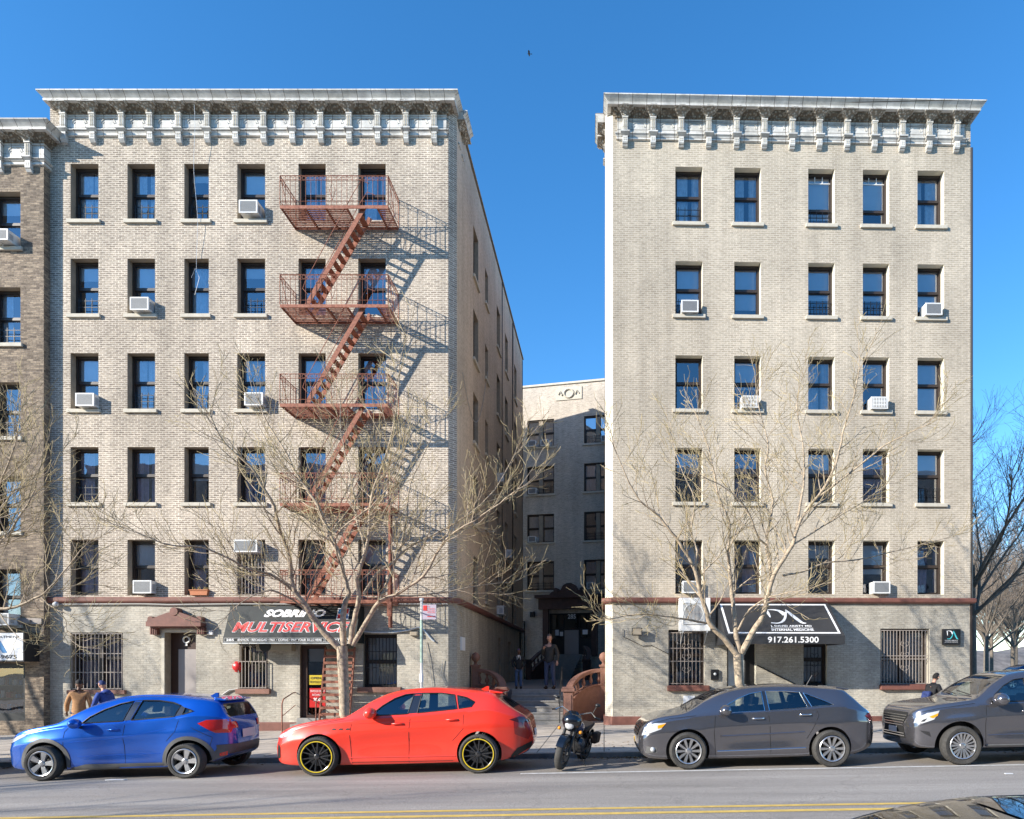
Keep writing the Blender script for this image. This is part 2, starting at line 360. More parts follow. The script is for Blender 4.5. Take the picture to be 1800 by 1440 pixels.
M['kerb'] = mat('steel faced kerb stone', (.22, .21, .19), .75, var=.25, vscale=4)
M['grass_far'] = mat('winter park ground', (.16, .14, .08), .95, var=.3, vscale=.5)
M['road_white'] = mat('worn white road paint', (.62, .61, .58), .7, var=.3, vscale=8)
M['road_yellow'] = mat('worn yellow road paint', (.62, .42, .10), .7, var=.2, vscale=8)
XS = [-400, -60, -40, -20, -10, 0, 10, 20, 40, 60, 400]
def sheet(name, mt, y0f, y1f, z0f, z1f, xs=XS, ny=1):
    mb = MB()
    for i in range(len(xs)-1):
        a, b = xs[i], xs[i+1]
        mb.quad((a, y0f(a), z0f(a)), (b, y0f(b), z0f(b)), (b, y1f(b), z1f(b)), (a, y1f(a), z1f(a)))
    return tag(mb.build(name, mt), kind='structure')
NK = 3.35                        # near kerb
sheet('ground', 'grass_far', lambda x: -300, lambda x: 900, lambda x: gz(x)-.62, lambda x: gz(x)-.62)
sheet('road', 'asphalt', lambda x: NK+KT*x-.02, lambda x: 9.24+KT*x, lambda x: gz(x)-.05, lambda x: gz(x)+.03)
sheet('road', 'asphalt', lambda x: 9.24+KT*x, lambda x: kerb_y(x)+.02, lambda x: gz(x)+.03, lambda x: gz(x)-.045)
sheet('pavement', 'flags', lambda x: kerb_y(x)+.18, lambda x: 46, lambda x: gz(x)+.06, lambda x: gz(x)+.06)
sheet('pavement', 'flags', lambda x: -9.0, lambda x: NK+KT*x-.18, lambda x: gz(x)+.06, lambda x: gz(x)+.08)
for (n0, f0, f1) in (('kerb', lambda x: kerb_y(x), lambda x: kerb_y(x)+.18), ('kerb', lambda x: NK+KT*x-.18, lambda x: NK+KT*x)):
    mb = MB()
    for i in range(len(XS)-1):
        a, b = XS[i], XS[i+1]
        P = [(a, f0(a), gz(a)-.2), (b, f0(b), gz(b)-.2), (b, f0(b), gz(b)+.064), (a, f0(a), gz(a)+.064), (b, f1(b), gz(b)+.066), (a, f1(a), gz(a)+.066), (b, f1(b), gz(b)-.2), (a, f1(a), gz(a)-.2)]
        mb.quad(P[0], P[1], P[2], P[3]); mb.quad(P[3], P[2], P[4], P[5]); mb.quad(P[5], P[4], P[6], P[7])
    tag(mb.build('kerb', 'kerb'), kind='structure')
def rz(x, y):                    # road height
    yc = 9.24+KT*x
    return gz(x)+(.03-.075*(y-yc)/(kerb_y(x)-yc) if y > yc else .03-.08*(yc-y)/(yc-NK-KT*x))
def marking(name, mt, x0, x1, y0, w, kt):
    mb = MB(); n = int((x1-x0)/.5); rnd = random.Random(3)
    for i in range(n):
        a = x0+(x1-x0)*i/n; b = x0+(x1-x0)*(i+1)/n
        for (p, q) in ((a, b),):
            ya, yb = y0+kt*p, y0+kt*q
            mb.quad((p, ya, rz(p, ya)+.004), (q, yb, rz(q, yb)+.004), (q, yb+w, rz(q, yb+w)+.004), (p, ya+w, rz(p, ya+w)+.004))
    return tag(mb.build(name, mt), kind='structure')
marking('road_marking', 'road_white', -1.57, 40, 12.78, .11, .03)
marking('road_marking', 'road_yellow', -40, 40, 8.93, .12, .0135)
marking('road_marking', 'road_yellow', -40, 40, 9.25, .12, .0135)

# ---------------- mapping between the measured photograph and the facades ----------------
YL = 22.2; SL = 1200/YL
def Lx(px): return (px-1062)/SL
def Lz(py): return CAMH+(1175-py)/SL
AR = math.atan(.022); OR = 22.59
def Ry(px): return OR*1200/(1200-.022*(px-1062))
def Rx(px): return (px-1062)*Ry(px)/1200/math.cos(AR)
def Rz(px, py): return CAMH+(1175-py)*Ry(px)/1200
YN = 21.95; SN = 1200/YN
def Nx(px): return (px-1062)/SN
def Nz(py): return CAMH+(1175-py)/SN
AB = math.atan(-.22)
def Bx(px): u = px-1062; return 42.9*u/(1200+.22*u)/math.cos(AB)
def Bz(px, py): u = px-1062; X = 42.9*u/(1200+.22*u); return CAMH+(1175-py)*(42.9-.22*X)/1200
def TL(u, d, z): return (u, YL+d, z)
def TN(u, d, z): return (u, YN+d, z)
def TR(u, d, z): return (u*math.cos(AR)-d*math.sin(AR), OR+u*math.sin(AR)+d*math.cos(AR), z)
def TB(u, d, z): return (u*math.cos(AB)-d*math.sin(AB), 42.9+u*math.sin(AB)+d*math.cos(AB), z)
XE = -4.84
def TE(u, d, z): return (XE-d, u, z)          # u is world Y, wall looks east
def wp(o, parent):
    """parent a world-space part to its thing"""
    o.parent = parent
    if parent.type == 'EMPTY': o.matrix_parent_inverse = parent.matrix_basis.inverted()
    return o

def panel(mb, T, u0, u1, z0, z1, ops=(), depth=.3, m=0, mr=1, flip=False):
    us = sorted({u0, u1} | {v for o in ops for v in o[:2] if u0 < v < u1}); zs = sorted({z0, z1} | {v for o in ops for v in o[2:4] if z0 < v < z1})
    def q(a, b, c, d, mm):
        A = [T(*p) for p in (a, b, c, d)]
        mb.face([mb.vert(p) for p in (A if not flip else A[::-1])], mm)
    sv, mb.T = mb.T, None
    for i in range(len(us)-1):
        zz = None
        for j in range(len(zs)-1):
            cu, cz = (us[i]+us[i+1])/2, (zs[j]+zs[j+1])/2
            hole = any(o[0] < cu < o[1] and o[2] < cz < o[3] for o in ops)
            if not hole and zz is None: zz = zs[j]
            if zz is not None and (hole or j == len(zs)-2):
                top = zs[j] if hole else zs[j+1]
                q((us[i], 0, zz), (us[i+1], 0, zz), (us[i+1], 0, top), (us[i], 0, top), m); zz = None
    for (a, b, c, d) in [o[:4] for o in ops]:
        c2, d2 = max(c, z0), min(d, z1)
        if d2 <= c2: continue
        q((a, 0, c2), (a, 0, d2), (a, depth, d2), (a, depth, c2), mr); q((b, 0, d2), (b, 0, c2), (b, depth, c2), (b, depth, d2), mr)
        if d2 == d: q((a, 0, d), (b, 0, d), (b, depth, d), (a, depth, d), mr)
        if c2 == c: q((b, 0, c), (a, 0, c), (a, depth, c), (b, depth, c), mr)
    mb.T = sv

def sweep(mb, path, prof, m=0, seg=None):
    """prof (proud, z) swept along a plan outline with mitred corners; outward is right of travel"""
    P = [Vector(p) for p in path]; n = len(P); rings = []
    for i in range(n):
        d0 = (P[i]-P[i-1]).normalized() if i else (P[1]-P[0]).normalized()
        d1 = (P[i+1]-P[i]).normalized() if i < n-1 else d0
        n0 = Vector((d0.y, -d0.x)); n1 = Vector((d1.y, -d1.x)); b = (n0+n1).normalized(); k = 1/max(.3, b.dot(n0))
        rings.append([mb.vert((P[i].x+b.x*k*p, P[i].y+b.y*k*p, z)) for (p, z) in prof])
    for i in range(n-1):
        for j in range(len(prof)-1): mb.face((rings[i][j], rings[i+1][j], rings[i+1][j+1], rings[i][j+1]), m)
    mb.face(rings[0][::-1], m); mb.face(rings[-1], m)

def window(bld, T, a, b, c, d, depth=.28, cur=None, guard=0, split=.5, sill=True, fm='frame_dark', sillm='stone', muntin=False, two=False, glass='glass', mull=None):
    """window > pane, curtain, window_guard, sill"""
    mb = MB(T); w = .055; D = depth
    mb.box(a, a+w, D-.05, D+.09, c, d); mb.box(b-w, b, D-.05, D+.09, c, d); mb.box(a+w, b-w, D-.05, D+.09, d-.08, d); mb.box(a+w, b-w, D-.05, D+.09, c, c+.06)
    zm = c+(d-c)*split; xs = [(a+w, b-w)]
    if two:
        xm = (a+b)/2; hm = .07 if not mull else .13; mm_ = MB(T); (mm_ if mull else mb).box(xm-hm, xm+hm, D-.06, D+.09, c+.06, d-.08); xs = [(a+w, xm-hm), (xm+hm, b-w)]
    for (p, q) in xs:
        mb.box(p, q, D-.01, D+.05, zm-.025, zm+.035)
        for (e, f, z0, z1, y) in ((p, q, zm+.035, d-.08, D), (p, q, c+.06, zm-.025, D+.03)):
            mb.box(e, e+.035, y, y+.03, z0, z1); mb.box(f-.035, f, y, y+.03, z0, z1); mb.box(e+.035, f-.035, y, y+.03, z0, z0+.035); mb.box(e+.035, f-.035, y, y+.03, z1-.035, z1)
    wn = wp(mb.build('window', fm), bld)
    if two and mull: mm_.build('mullion', mull, wn)
    g = MB(T)
    for (p, q) in xs:
        g.quad((p, D+.015, zm), (q, D+.015, zm), (q, D+.015, d-.08), (p, D+.015, d-.08)); g.quad((p, D+.046, c+.06), (q, D+.046, c+.06), (q, D+.046, zm), (p, D+.046, zm))
    g.build('pane', glass, wn)
    if muntin:
        k = MB(T); zq = d-.08-.22
        k.box(a+w, b-w, D-.008, D+.004, zq-.012, zq+.012)
        for t in (.33, .66): x = a+w+(b-a-2*w)*t; k.box(x-.012, x+.012, D-.012, D+.008, zq+.012, d-.08)
        k.build('glazing_bar', 'white_metal', wn)
    if cur:
        kind = cur[0]; r = random.Random(int((a*37+c*91)*100)); k = MB(T); y = D+.13
        mt = {'c': 'curtain', 'm': 'curtain2', 'b': 'blind', 'h': 'curtain'}[kind]
        z0 = c+.03 if kind in 'cm' else c+(d-c)*(cur[1] if len(cur) > 1 else .5)
        if kind == 'b': k.quad((a, y-.04, z0), (b, y-.04, z0), (b, y-.04, d), (a, y-.04, d))
        else:
            gap = r.uniform(.0, .25)*(b-a); mid = a+(b-a)*r.uniform(.3, .7); n = 26
            for (p, q) in ((a, mid-gap/2), (mid+gap/2, b)):
                pr = None
                for i in range(n+1):
                    x = p+(q-p)*i/n; yy = y+.025*math.sin(i*1.9+r.random()*.8)
                    cur_ = (k.vert((x, yy, z0)), k.vert((x, yy, d)))
                    if pr: k.face((pr[0], cur_[0], cur_[1], pr[1]))
                    pr = cur_
        k.build('curtain', mt, wn, smooth=60 if kind != 'b' else None)
    if guard:
        k = MB(T); y = D-.09; h = guard
        for zz in (.12, .12+h*.5, .12+h): k.box(a+.03, b-.03, y-.008, y+.008, c+zz-.008, c+zz+.008)
        n = 4
        for i in range(n): x = a+.03+(b-a-.06)*(i+.5)/n; k.box(x-.008, x+.008, y-.01, y+.01, c+.02, c+h+.2)
        k.build('window_guard', 'black_metal', wn)
    if sill:
        k = MB(T); k.box(a-.09, b+.09, -.075, D-.052, c-.115, c+.002); k.build('sill', sillm, wn, bevel=.008)
    return wn
def bars(parent, T, a, b, c, d, y, n, mt='iron', rails=(.0, .62, 1.), vx=.009, name='security_grille', deco=False, box=0):
    k = MB(T)
    for t in rails: z = c+(d-c)*t; k.box(a, b, y-.01, y+.006, z-.012, z+.012)
    for i in range(n+1):
        x = a+(b-a)*i/n; k.box(x-vx, x+vx, y-.016, y+.0, c, d)
    if box:
        for x in (a, b):
            for t in rails: z = c+(d-c)*t; k.box(x-.01, x+.01, y, y+box, z-.01, z+.01)
    if deco:
        for t in (.3, .55, .75):
            z = c+(d-c)*t; x = (a+b)/2
            for s in (-1, 1):
                k.tube([(x+s*.02, y-.02, z-.12), (x+s*.14, y-.02, z-.03), (x+s*.12, y-.02, z+.06), (x+s*.04, y-.02, z+.05), (x+s*.03, y-.02, z)], .008, 5)
    return k.build(name, mt, parent)

# ---------------- cornice ----------------
def bracket_proto():
    k = MB()
    # flared, carved modillion (local: x along, -y proud, z down from 0)
    prof = [(.0, .40, .255), (-.035, .385, .255), (-.06, .33, .22), (-.10, .25, .17), (-.15, .185, .125), (-.20, .15, .10)]
    pr = None
    for (z, p, hw) in prof:
        r = [k.vert((-hw, 0, z)), k.vert((-hw, -p, z)), k.vert((-hw*.33, -p-.02, z)), k.vert((hw*.33, -p-.02, z)), k.vert((hw, -p, z)), k.vert((hw, 0, z))]
        if pr:
            for i in range(5): k.face((pr[i], r[i], r[i+1], pr[i+1]), 1)
        pr = r
    k.box(-.27, .27, -.415, 0, -.035, .0, 0)
    k.box(-.10, .10, -.165, 0, -.245, -.185, 0)
    k.box(-.085, .085, -.145, 0, -.69, -.245, 0)
    for i in range(9):
        for x in (-.045, .015): k.box(x, x+.035, -.158, -.144, -.30-i*.042, -.275-i*.042, 2)
    k.box(-.15, .15, -.21, 0, -.73, -.69, 0); k.prism([(-.21, -.73), (-.11, -.80), (0, -.80), (0, -.73)], -.13, .13, 'x', 0)
    k.box(-.085, .085, -.13, 0, -1.02, -.80, 0)
    k.prism([(-.13, -1.02), (-.06, -1.12), (0, -1.14), (0, -1.02)], -.085, .085, 'x', 0)
    for x in (-.045, .015):
        for z in (-.90, -.96): k.box(x, x+.03, -.14, -.128, z, z+.03, 2)
    me = k.build('bracket', ['terra', 'carved_light', 'stone'])
    d = me.data; bpy.data.objects.remove(me); return d
BR = bracket_proto()
def cornice(bld, path, T, us, zt, ang=0, ue=None, name='cornice'):
    k = MB()
    sweep(k, path, [(0, zt+.02), (.36, zt+.02), (.37, zt+.075), (.345, zt+.09), (.36, zt+.115), (.405, zt+.165), (.475, zt+.235), (.49, zt+.24), (.49, zt+.275), (.42, zt+.285), (0, zt+.285)], 0)
    sweep(k, path, [(0, zt+.02), (.24, zt+.018), (.20, zt-.05), (.13, zt-.10), (.08, zt-.16), (.10, zt-.19), (0, zt-.19)], 1)
    sweep(k, path, [(0, zt-.19), (.05, zt-.19), (.05, zt-.24), (.025, zt-.25), (.025, zt-.69), (.10, zt-.69), (.115, zt-.72), (.07, zt-.76), (.05, zt-.80), (.05, zt-.86), (.065, zt-.88), (.0, zt-.90)], 0)
    co = wp(k.build(name, ['terra', 'carved']), bld)
    for u in us:
        o = bpy.data.objects.new('bracket', BR); COL.objects.link(o); o.parent = co
        o.location = T(u, 0, zt); o.rotation_euler = (0, 0, ang)
    # raised foliate panels between the brackets
    k = MB(T)
    for i in range(len(us)-1):
        a, b = us[i]+.12, us[i+1]-.12; z0, z1 = zt-.66, zt-.27
        k.box(a, b, -.045, -.02, z0, z0+.035); k.box(a, b, -.045, -.02, z1-.035, z1); k.box(a, a+.035, -.045, -.02, z0+.035, z1-.035); k.box(b-.035, b, -.045, -.02, z0+.035, z1-.035)
        m = (a+b)/2
        for s in (-1, 1):
            k.tube([(m+s*.05, -.03, z1-.06), (m+s*.12, -.035, z1-.05), (m+s*.2, -.035, z1-.10), (m+s*.24, -.03, z1-.18), (m+s*.18, -.03, z1-.2), (m+s*.15, -.03, z1-.14)], .012, 5)
    k.build('frieze_moulding', 'terra', co)
    # soldier course
    return co

AC = {}
def ac_unit(T, u, z, label, w=.60, h=.40, p0=.10, p1=-.28, grid=False, group='window air conditioners', bracket=True, rz_=0):
    """window air conditioner; local box u..u+w, sticking out to depth p1"""
    a, b = u, u+w
    x, y, zz = T(u+w/2, p1+.2, z)
    e = empty('air_conditioner', (x, y, zz), label=label, cat='air conditioner', group=group)
    k = MB(T)
    k.box(a, b, p1, p0+.16, z+.02, z+h, 0)
    k.box(a-.01, a+.035, p1-.015, p1+.02, z+.01, z+h+.01, 0); k.box(b-.035, b+.01, p1-.015, p1+.02, z+.01, z+h+.01, 0)
    k.box(a+.035, b-.035, p1-.015, p1+.02, z+.01, z+.05, 0); k.box(a+.035, b-.035, p1-.015, p1+.02, z+h-.03, z+h+.01, 0)
    wp(k.build('casing', 'white_metal', bevel=.006), e)
    k = MB(T)
    if grid:
        n = 9
        for i in range(n): q = a+.06+(w-.12)*i/(n-1); k.box(q-.012, q+.012, p1-.028, p1-.016, z+.06, z+h-.04, 0)
        for t in (.35, .65): k.box(a+.05, b-.05, p1-.024, p1-.016, z+h*t-.012, z+h*t+.012, 0)
        wp(k.build('rear_grille', 'white_metal'), e)
    k = MB(T)
    k.box(a+.035, b-.035, p1-.008, p1-.002, z+.05, z+h-.03, 0)
    for i in range(9): q = z+.07+(h-.13)*i/8; k.box(a+.04, b-.04, p1-.015, p1-.006, q-.004, q+.010, 0)
    # side louvres
    for s in (a-.004, b+.001):
        for i in range(5): k.box(s, s+.003, p1+.06+.03*i, p1+.072+.03*i, z+.08, z+h-.1, 0)
    wp(k.build('condenser_coil', 'grille_grey'), e)
    if bracket:
        k = MB(T); k.tube([(a+w*.5, p1+.06, z+.02), (a+w*.5, .0, z-.08)], .012, 5); k.box(a+w*.3, a+w*.7, p1+.03, p1+.07, z-.005, z+.02)
        wp(k.build('support', 'galv'), e)
    return e
# ================= left apartment building =================
bl = empty('apartment_building', (-11.5, YL, .0), label='six storey pale grey brick apartment building with the rust red fire escape', cat='building')
LC = [(124, 173), (224, 272.5), (324, 367), (417, 466), (524.5, 572.5), (629.5, 678)]
LR = [(288, 387), (454.5, 553), (621, 720), (786, 884), (949, 1046)]
opsL = []
for ri, (t, b) in enumerate(LR):
    for ci, (a, c) in enumerate(LC): opsL.append((Lx(a), Lx(c), Lz(b), Lz(t)))
UL0, UL1 = -18.02, -5.07
ZB = 4.16
base_ops = [(Lx(124), Lx(216), Lz(1213), Lz(1112)), (Lx(290), Lx(344.5), -.02, Lz(1112)), (Lx(421), Lx(471), Lz(1211), Lz(1133)), (Lx(527), Lx(573), .33, Lz(1134)), (Lx(638), Lx(698), Lz(1208), Lz(1115))]
k = MB()
panel(k, TL, UL0, UL1, ZB, 20.2, opsL, .34, 0, 1)
panel(k, TL, UL0, UL1, -.6, ZB, base_ops, .34, 2, 3)
CP = .23
def TC(u, d, z): s = 2**-.5; return (UL1+u*s-d*s, YL+u*s+d*s, z)
panel(k, TC, 0, CP*2**.5, ZB, 20.2, (), m=0); panel(k, TC, 0, CP*2**.5, -.6, ZB, (), m=2)
# courtyard wall
EW = [(25.25, 26.24, 0), (27.76, 28.45, .35), (30.75, 31.75, 0), (33.35, 34.3, .0), (36.75, 37.7, 0)]
opsE = []
for ri, (t, b) in enumerate(LR):
    for (a, c, dz) in EW: opsE.append((a, c, Lz(b)+dz, Lz(t)-dz*.3))
opsEb = [(31.2, 31.9, 1.3, 3.35), (34.4, 35.4, 1.25, 3.3)]
panel(k, TE, YL+CP, 40.6, ZB, 20.2, opsE, .3, 4, 1)
panel(k, TE, YL+CP, 40.6, -.6, ZB, opsEb, .3, 5, 1)
k.box(UL0, XE, 40.3, 40.6, -.6, 20.2, 4); k.quad((UL0, YL, -.6), (UL0, YL, 20.2), (UL0, 40.6, 20.2), (UL0, 40.6, -.6), 4)
wp(k.build('wall', ['brick_l', 'reveal', 'brick_base', 'reveal', 'brick_court', 'brick_base']), bl)
k = MB(); k.box(UL0, XE-.02, YL+.03, 40.58, 20.205, 20.3); wp(k.build('roof', 'roof_tar'), bl)
k = MB(); k.box(XE-.32, XE+.05, YL+1.4, 40.65, 20.302, 20.36); wp(k.build('coping', 'reveal'), bl)
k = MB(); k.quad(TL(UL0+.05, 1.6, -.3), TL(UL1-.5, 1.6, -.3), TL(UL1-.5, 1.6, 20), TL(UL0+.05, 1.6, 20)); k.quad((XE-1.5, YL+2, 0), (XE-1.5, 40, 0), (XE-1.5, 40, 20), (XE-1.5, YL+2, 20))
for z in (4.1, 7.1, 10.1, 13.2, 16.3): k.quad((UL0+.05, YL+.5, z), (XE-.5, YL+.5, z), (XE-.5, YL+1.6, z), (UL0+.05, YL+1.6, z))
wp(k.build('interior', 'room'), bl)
curL = {(0, 0): 'c', (0, 1): 'c', (0, 2): ('b', .8), (0, 3): ('b', .55), (0, 4): ('h', .1), (0, 5): 'c', (1, 0): ('b', .7), (1, 1): ('b', .5), (1, 2): 'c', (1, 3): ('b', .75), (1, 4): 'c', (1, 5): ('b', .5),
        (2, 0): ('b', .5), (2, 1): 'c', (2, 2): 'c', (2, 3): 'c', (2, 4): ('b', .6), (2, 5): 'c', (3, 0): 'm', (3, 1): 'm', (3, 2): ('b', .45), (3, 3): 'm', (3, 4): 'm', (3, 5): 'c', (4, 0): 'm', (4, 1): ('b', .5), (4, 2): 'm', (4, 3): 'm', (4, 4): None, (4, 5): ('b', .6)}
gL = {(0, 0), (0, 1), (0, 2), (1, 0), (2, 1), (2, 2), (3, 0), (1, 3)}
for ri, (t, b) in enumerate(LR):
    for ci, (a, c) in enumerate(LC):
        fe = ci >= 4
        wn = window(bl, TL, Lx(a), Lx(c), Lz(b), Lz(t), cur=curL.get((ri, ci)), guard=.42 if (ri, ci) in gL else 0, sill=not fe and ri < 4, split=.52)
        if (ri, ci) == (4, 3): bars(wn, TL, Lx(a)+.03, Lx(c)-.03, Lz(b)+.02, Lz(t)-.35, .05, 8, 'iron')
for ri, (t, b) in enumerate(LR):
    for wi, (a, c, dz) in enumerate(EW):
        window(bl, TE, a, c, Lz(b)+dz, Lz(t)-dz*.3, depth=.2, cur=random.Random(ri*7+wi).choice(['c', None, ('b', .5)]), split=.5)
# ground floor openings
w = window(bl, TL, *base_ops[0][:2], base_ops[0][2], base_ops[0][3], cur='m', sill=False, split=.55, two=True, glass='shopglass')
bars(w, TL, Lx(126), Lx(214), Lz(1211), Lz(1114), .02, 13, 'iron', (.0, .30, .64, 1.))
kk = MB(TL); kk.box(Lx(124)-.06, Lx(216)+.12, -.10, .22, Lz(1213)-.13, Lz(1213)); kk.build('sill', 'brown_stone', w, bevel=.01)
w = window(bl, TL, *base_ops[2][:2], base_ops[2][2], base_ops[2][3], cur='m', sill=False, split=.6, glass='shopglass')
bars(w, TL, Lx(422), Lx(470), Lz(1210), Lz(1162), -.09, 8, 'iron', (.02, .98), box=.1)
bars(w, TL, Lx(423), Lx(469), Lz(1162), Lz(1135), .03, 6, 'iron', (.98,))
kk = MB(TL); kk.box(Lx(421)-.08, Lx(471)+.1, -.12, .22, Lz(1211)-.16, Lz(1211)); kk.build('sill', 'brown_stone', w, bevel=.01)
w = window(bl, TL, *base_ops[4][:2], base_ops[4][2], base_ops[4][3], cur=('b', .05), sill=False, split=.48, glass='shopglass', depth=.22)
bars(w, TL, Lx(641), Lx(696), Lz(1206), Lz(1117), .1, 9, 'black_metal', (.0, .36, .68, 1.))
kk = MB(TL); kk.box(Lx(630), Lx(706), -.12, .16, Lz(1208)-.17, Lz(1208)); kk.build('sill', 'brown_stone', w, bevel=.01)
# entrance door with wreath
d = wp(MB(TL).build('entrance_door', 'door_brown'), bl); bpy.data.objects.remove(d)
a, b, zt_ = Lx(299), Lx(344.5), Lz(1112)
k = MB(TL); k.box(a-.15, b, .30, .38, -.02, zt_); d = wp(k.build('entrance_door', 'door_brown'), bl)
k = MB(TL); k.box(Lx(305), b-.02, .26, .298, .0, Lz(1141)); k.build('door_leaf', 'door_grey', d)
k = MB(TL); k.box(b-.14, b-.10, .22, .258, .95, 1.12); k.tube([(b-.12, .2, .98), (b-.12, .2, 1.1)], .012); k.build('handle', 'galv', d)
k = MB(TL); cx, cz = Lx(319), Lz(1124)
k.tube([(cx+.105*math.cos(t*math.pi/10), .27, cz+.105*math.sin(t*math.pi/10)) for t in range(21)], .028, 7); k.prism([(cx-.03, cz-.13), (cx+.03, cz-.13), (cx+.04, cz-.2), (cx-.04, cz-.2)], .25, .28)
tag(wp(k.build('wreath', 'white_metal', smooth=60), bl), None)
k = MB(TL); x0, x1 = Lx(267), Lx(362)
k.box(x0, x1, -.30, 0, Lz(1102), Lz(1095)+.02, 0); k.box(x0+.08, x1-.08, -.2, 0, Lz(1102)-.05, Lz(1102), 0)
xm = (x0+x1)/2; zp = Lz(1095)+.02
k.prism([(x0, zp), (x1, zp), (x1-.02, zp+.05), (xm+.2, zp+.30), (xm-.2, zp+.30), (x0+.02, zp+.05)], -.26, 0, 'y', 0)
for s in (x0+.10, x1-.10): k.lathe([(.001, -.24), (.09, -.24), (.09, 0)], (s, 0, zp+.09), 'y', 14, 0)
k.lathe([(.001, -.28), (.13, -.28), (.13, 0)], (xm, 0, zp+.33), 'y', 16, 0)
for s in (Lx(275), Lx(357)):
    k.box(s-.11, s+.11, -.16, 0, Lz(1116), Lz(1103), 0)
    for j in range(3): k.box(s-.085+j*.065, s-.055+j*.065, -.175, -.16, Lz(1115), Lz(1104), 0)
wp(k.build('door_pediment', 'brown_paint'), bl)
k = MB(TL); k.box(Lx(288)-.05, Lx(346)+.02, -.03, .02, zt_+.003, zt_+.10); k.box(Lx(290)-.10, Lx(290)-.002, -.03, .02, 0, zt_); wp(k.build('door_surround', 'stone'), bl)
# shop door under the awning
a, b = Lx(527), Lx(573); zt_ = Lz(1134)
k = MB(TL); k.box(a, a+.20, .10, .2, .33, zt_); k.box(b-.06, b, .10, .2, .33, zt_); k.box(a+.2, b-.06, .10, .2, zt_-.12, zt_); k.box(a+.2, b-.06, .10, .2, .33, .42)
d = wp(k.build('shop_door', 'door_brown'), bl)
k = MB(TL); k.quad((a+.2, .15, .42), (b-.06, .15, .42), (b-.06, .15, zt_-.12), (a+.2, .15, zt_-.12)); k.build('pane', 'shopglass', d)
k = MB(TL); k.quad((a+.2, .26, Lz(1163)), (b-.06, .26, Lz(1163)), (b-.06, .26, zt_-.12), (a+.2, .26, zt_-.12)); k.build('blind', 'blind', d)
def flatsign(T, x0, x1, z0, z1, y, mt, th=.006): kk = MB(T); kk.box(x0, x1, y-th, y, z0, z1); return kk.build('poster', mt)
p1 = flatsign(TL, Lx(540), Lx(564), Lz(1204), Lz(1187), .14, 'yellow_sign'); tag(wp(p1, d), None)
p2 = flatsign(TL, Lx(541), Lx(570.5), Lz(1244), Lz(1210), .14, 'red_plastic'); wp(p2, d)
def tl(s, px0, px1, py0, py1, y, mt, par, **kw):   # text on the left facade, between pixel-measured edges
    x0, z0 = Lx(px0), Lz(py1)
    return text(s, Lx(px1)-x0, Lz(py0)-z0, mt, par, lambda u, v, pr: TL(x0+u, y-.008-pr, z0+v), **kw)
tl('OPEN', 543, 561, 1190, 1194, .134, 'txt_black', p1, bold=.02); tl('BIENVENIDOS', 542, 562, 1197, 1201, .134, 'txt_black', p1)
tl('ENVIOS DE DINERO', 543, 568, 1213, 1217, .134, 'txt_white', p2); tl('20.00', 548, 564, 1227, 1233, .134, 'txt_white', p2, bold=.03); tl('RECARGAS', 546, 566, 1220, 1223.5, .134, 'txt_white', p2)
# belt course, plinth, corner, gutter line
k = MB(); path = [(UL0+.005, YL), (UL1, YL), (XE, YL+CP), (XE, 40.5)]
sweep(k, path, [(0, 4.06), (.08, 4.06), (.12, 4.10), (.13, 4.13), (.13, 4.22), (.10, 4.25), (0, 4.25)]); wp(k.build('belt_course', 'brown_paint'), bl)
k = MB(); sweep(k, [(UL0+.3, YL), (Lx(289)-.10, YL)], [(0, -.5), (.05, -.5), (.05, .13), (.03, .16), (0, .16)])
sweep(k, [(Lx(346), YL), (Lx(526), YL)], [(0, -.5), (.05, -.5), (.05, .16), (.03, .19), (0, .19)])
sweep(k, [(Lx(575), YL), (UL1, YL), (XE, YL+CP), (XE, YL+1.6)], [(0, -.5), (.05, -.5), (.05, .2), (.03, .23), (0, .23)]); wp(k.build('plinth', 'brown_paint'), bl)
bp_ = [110, 161, 212.5, 262.5, 312.5, 363, 413, 462.5, 513, 563, 613, 663, 713, 762.5]
cornice(bl, [(UL0+.42, YL+1.0), (UL0+.42, YL), (-5.15, YL), (-5.15, YL+.6)], TL, [(-(1062-p)/ (1200/(YL-.13))) for p in bp_], 20.10)
cornice(bl, [(-5.0, YL+.30), (-5.0, YL+1.35)], lambda u, d, z: (-5.0-d, u, z), [YL+.55, YL+1.1], 20.06, ang=math.pi/2)
k = MB(TL); k.tube([(Lx(88), -.05, Lz(1063)), (Lx(250), -.05, Lz(1062)), (Lx(300), -.05, Lz(1063.5)), (Lx(420), -.05, Lz(1062)), (Lx(530), -.05, Lz(1062.5)), (Lx(788), -.05, Lz(1062))], .028, 6)
wp(k.build('conduit', 'cable'), bl)
for (pts, r, mt) in (([(690, 1112), (720, 1108), (736, 1103), (745, 1107), (760, 1125), (764, 1128)], .028, 'galv'), ([(630, 1110), (660, 1112), (690, 1112)], .022, 'galv'), ([(748, 1128), (755, 1160), (761, 1207)], .010, 'cable'), ([(779, 1160), (776, 1185), (787, 1210)], .012, 'cable'),
                     ([(375, 1228), (392, 1222), (405, 1213), (420, 1211)], .03, 'cable')):
    k = MB(TL); k.tube([(Lx(a), -.045, Lz(b)) for a, b in pts], r, 6); wp(k.build('cable', mt), bl)
k = MB(TL); k.tube([(Lx(349)+.04*math.sin(i*.7), -.30+.016*i, Lz(176)+(Lz(480)-Lz(176))*i/16) for i in range(17)], .006, 4); k.tube([(Lx(338), -.05, Lz(490)), (Lx(345), -.06, Lz(473)), (Lx(352), -.05, Lz(490)), (Lx(344), -.05, Lz(520))], .006, 4); wp(k.build('cable', 'sign_white'), bl)
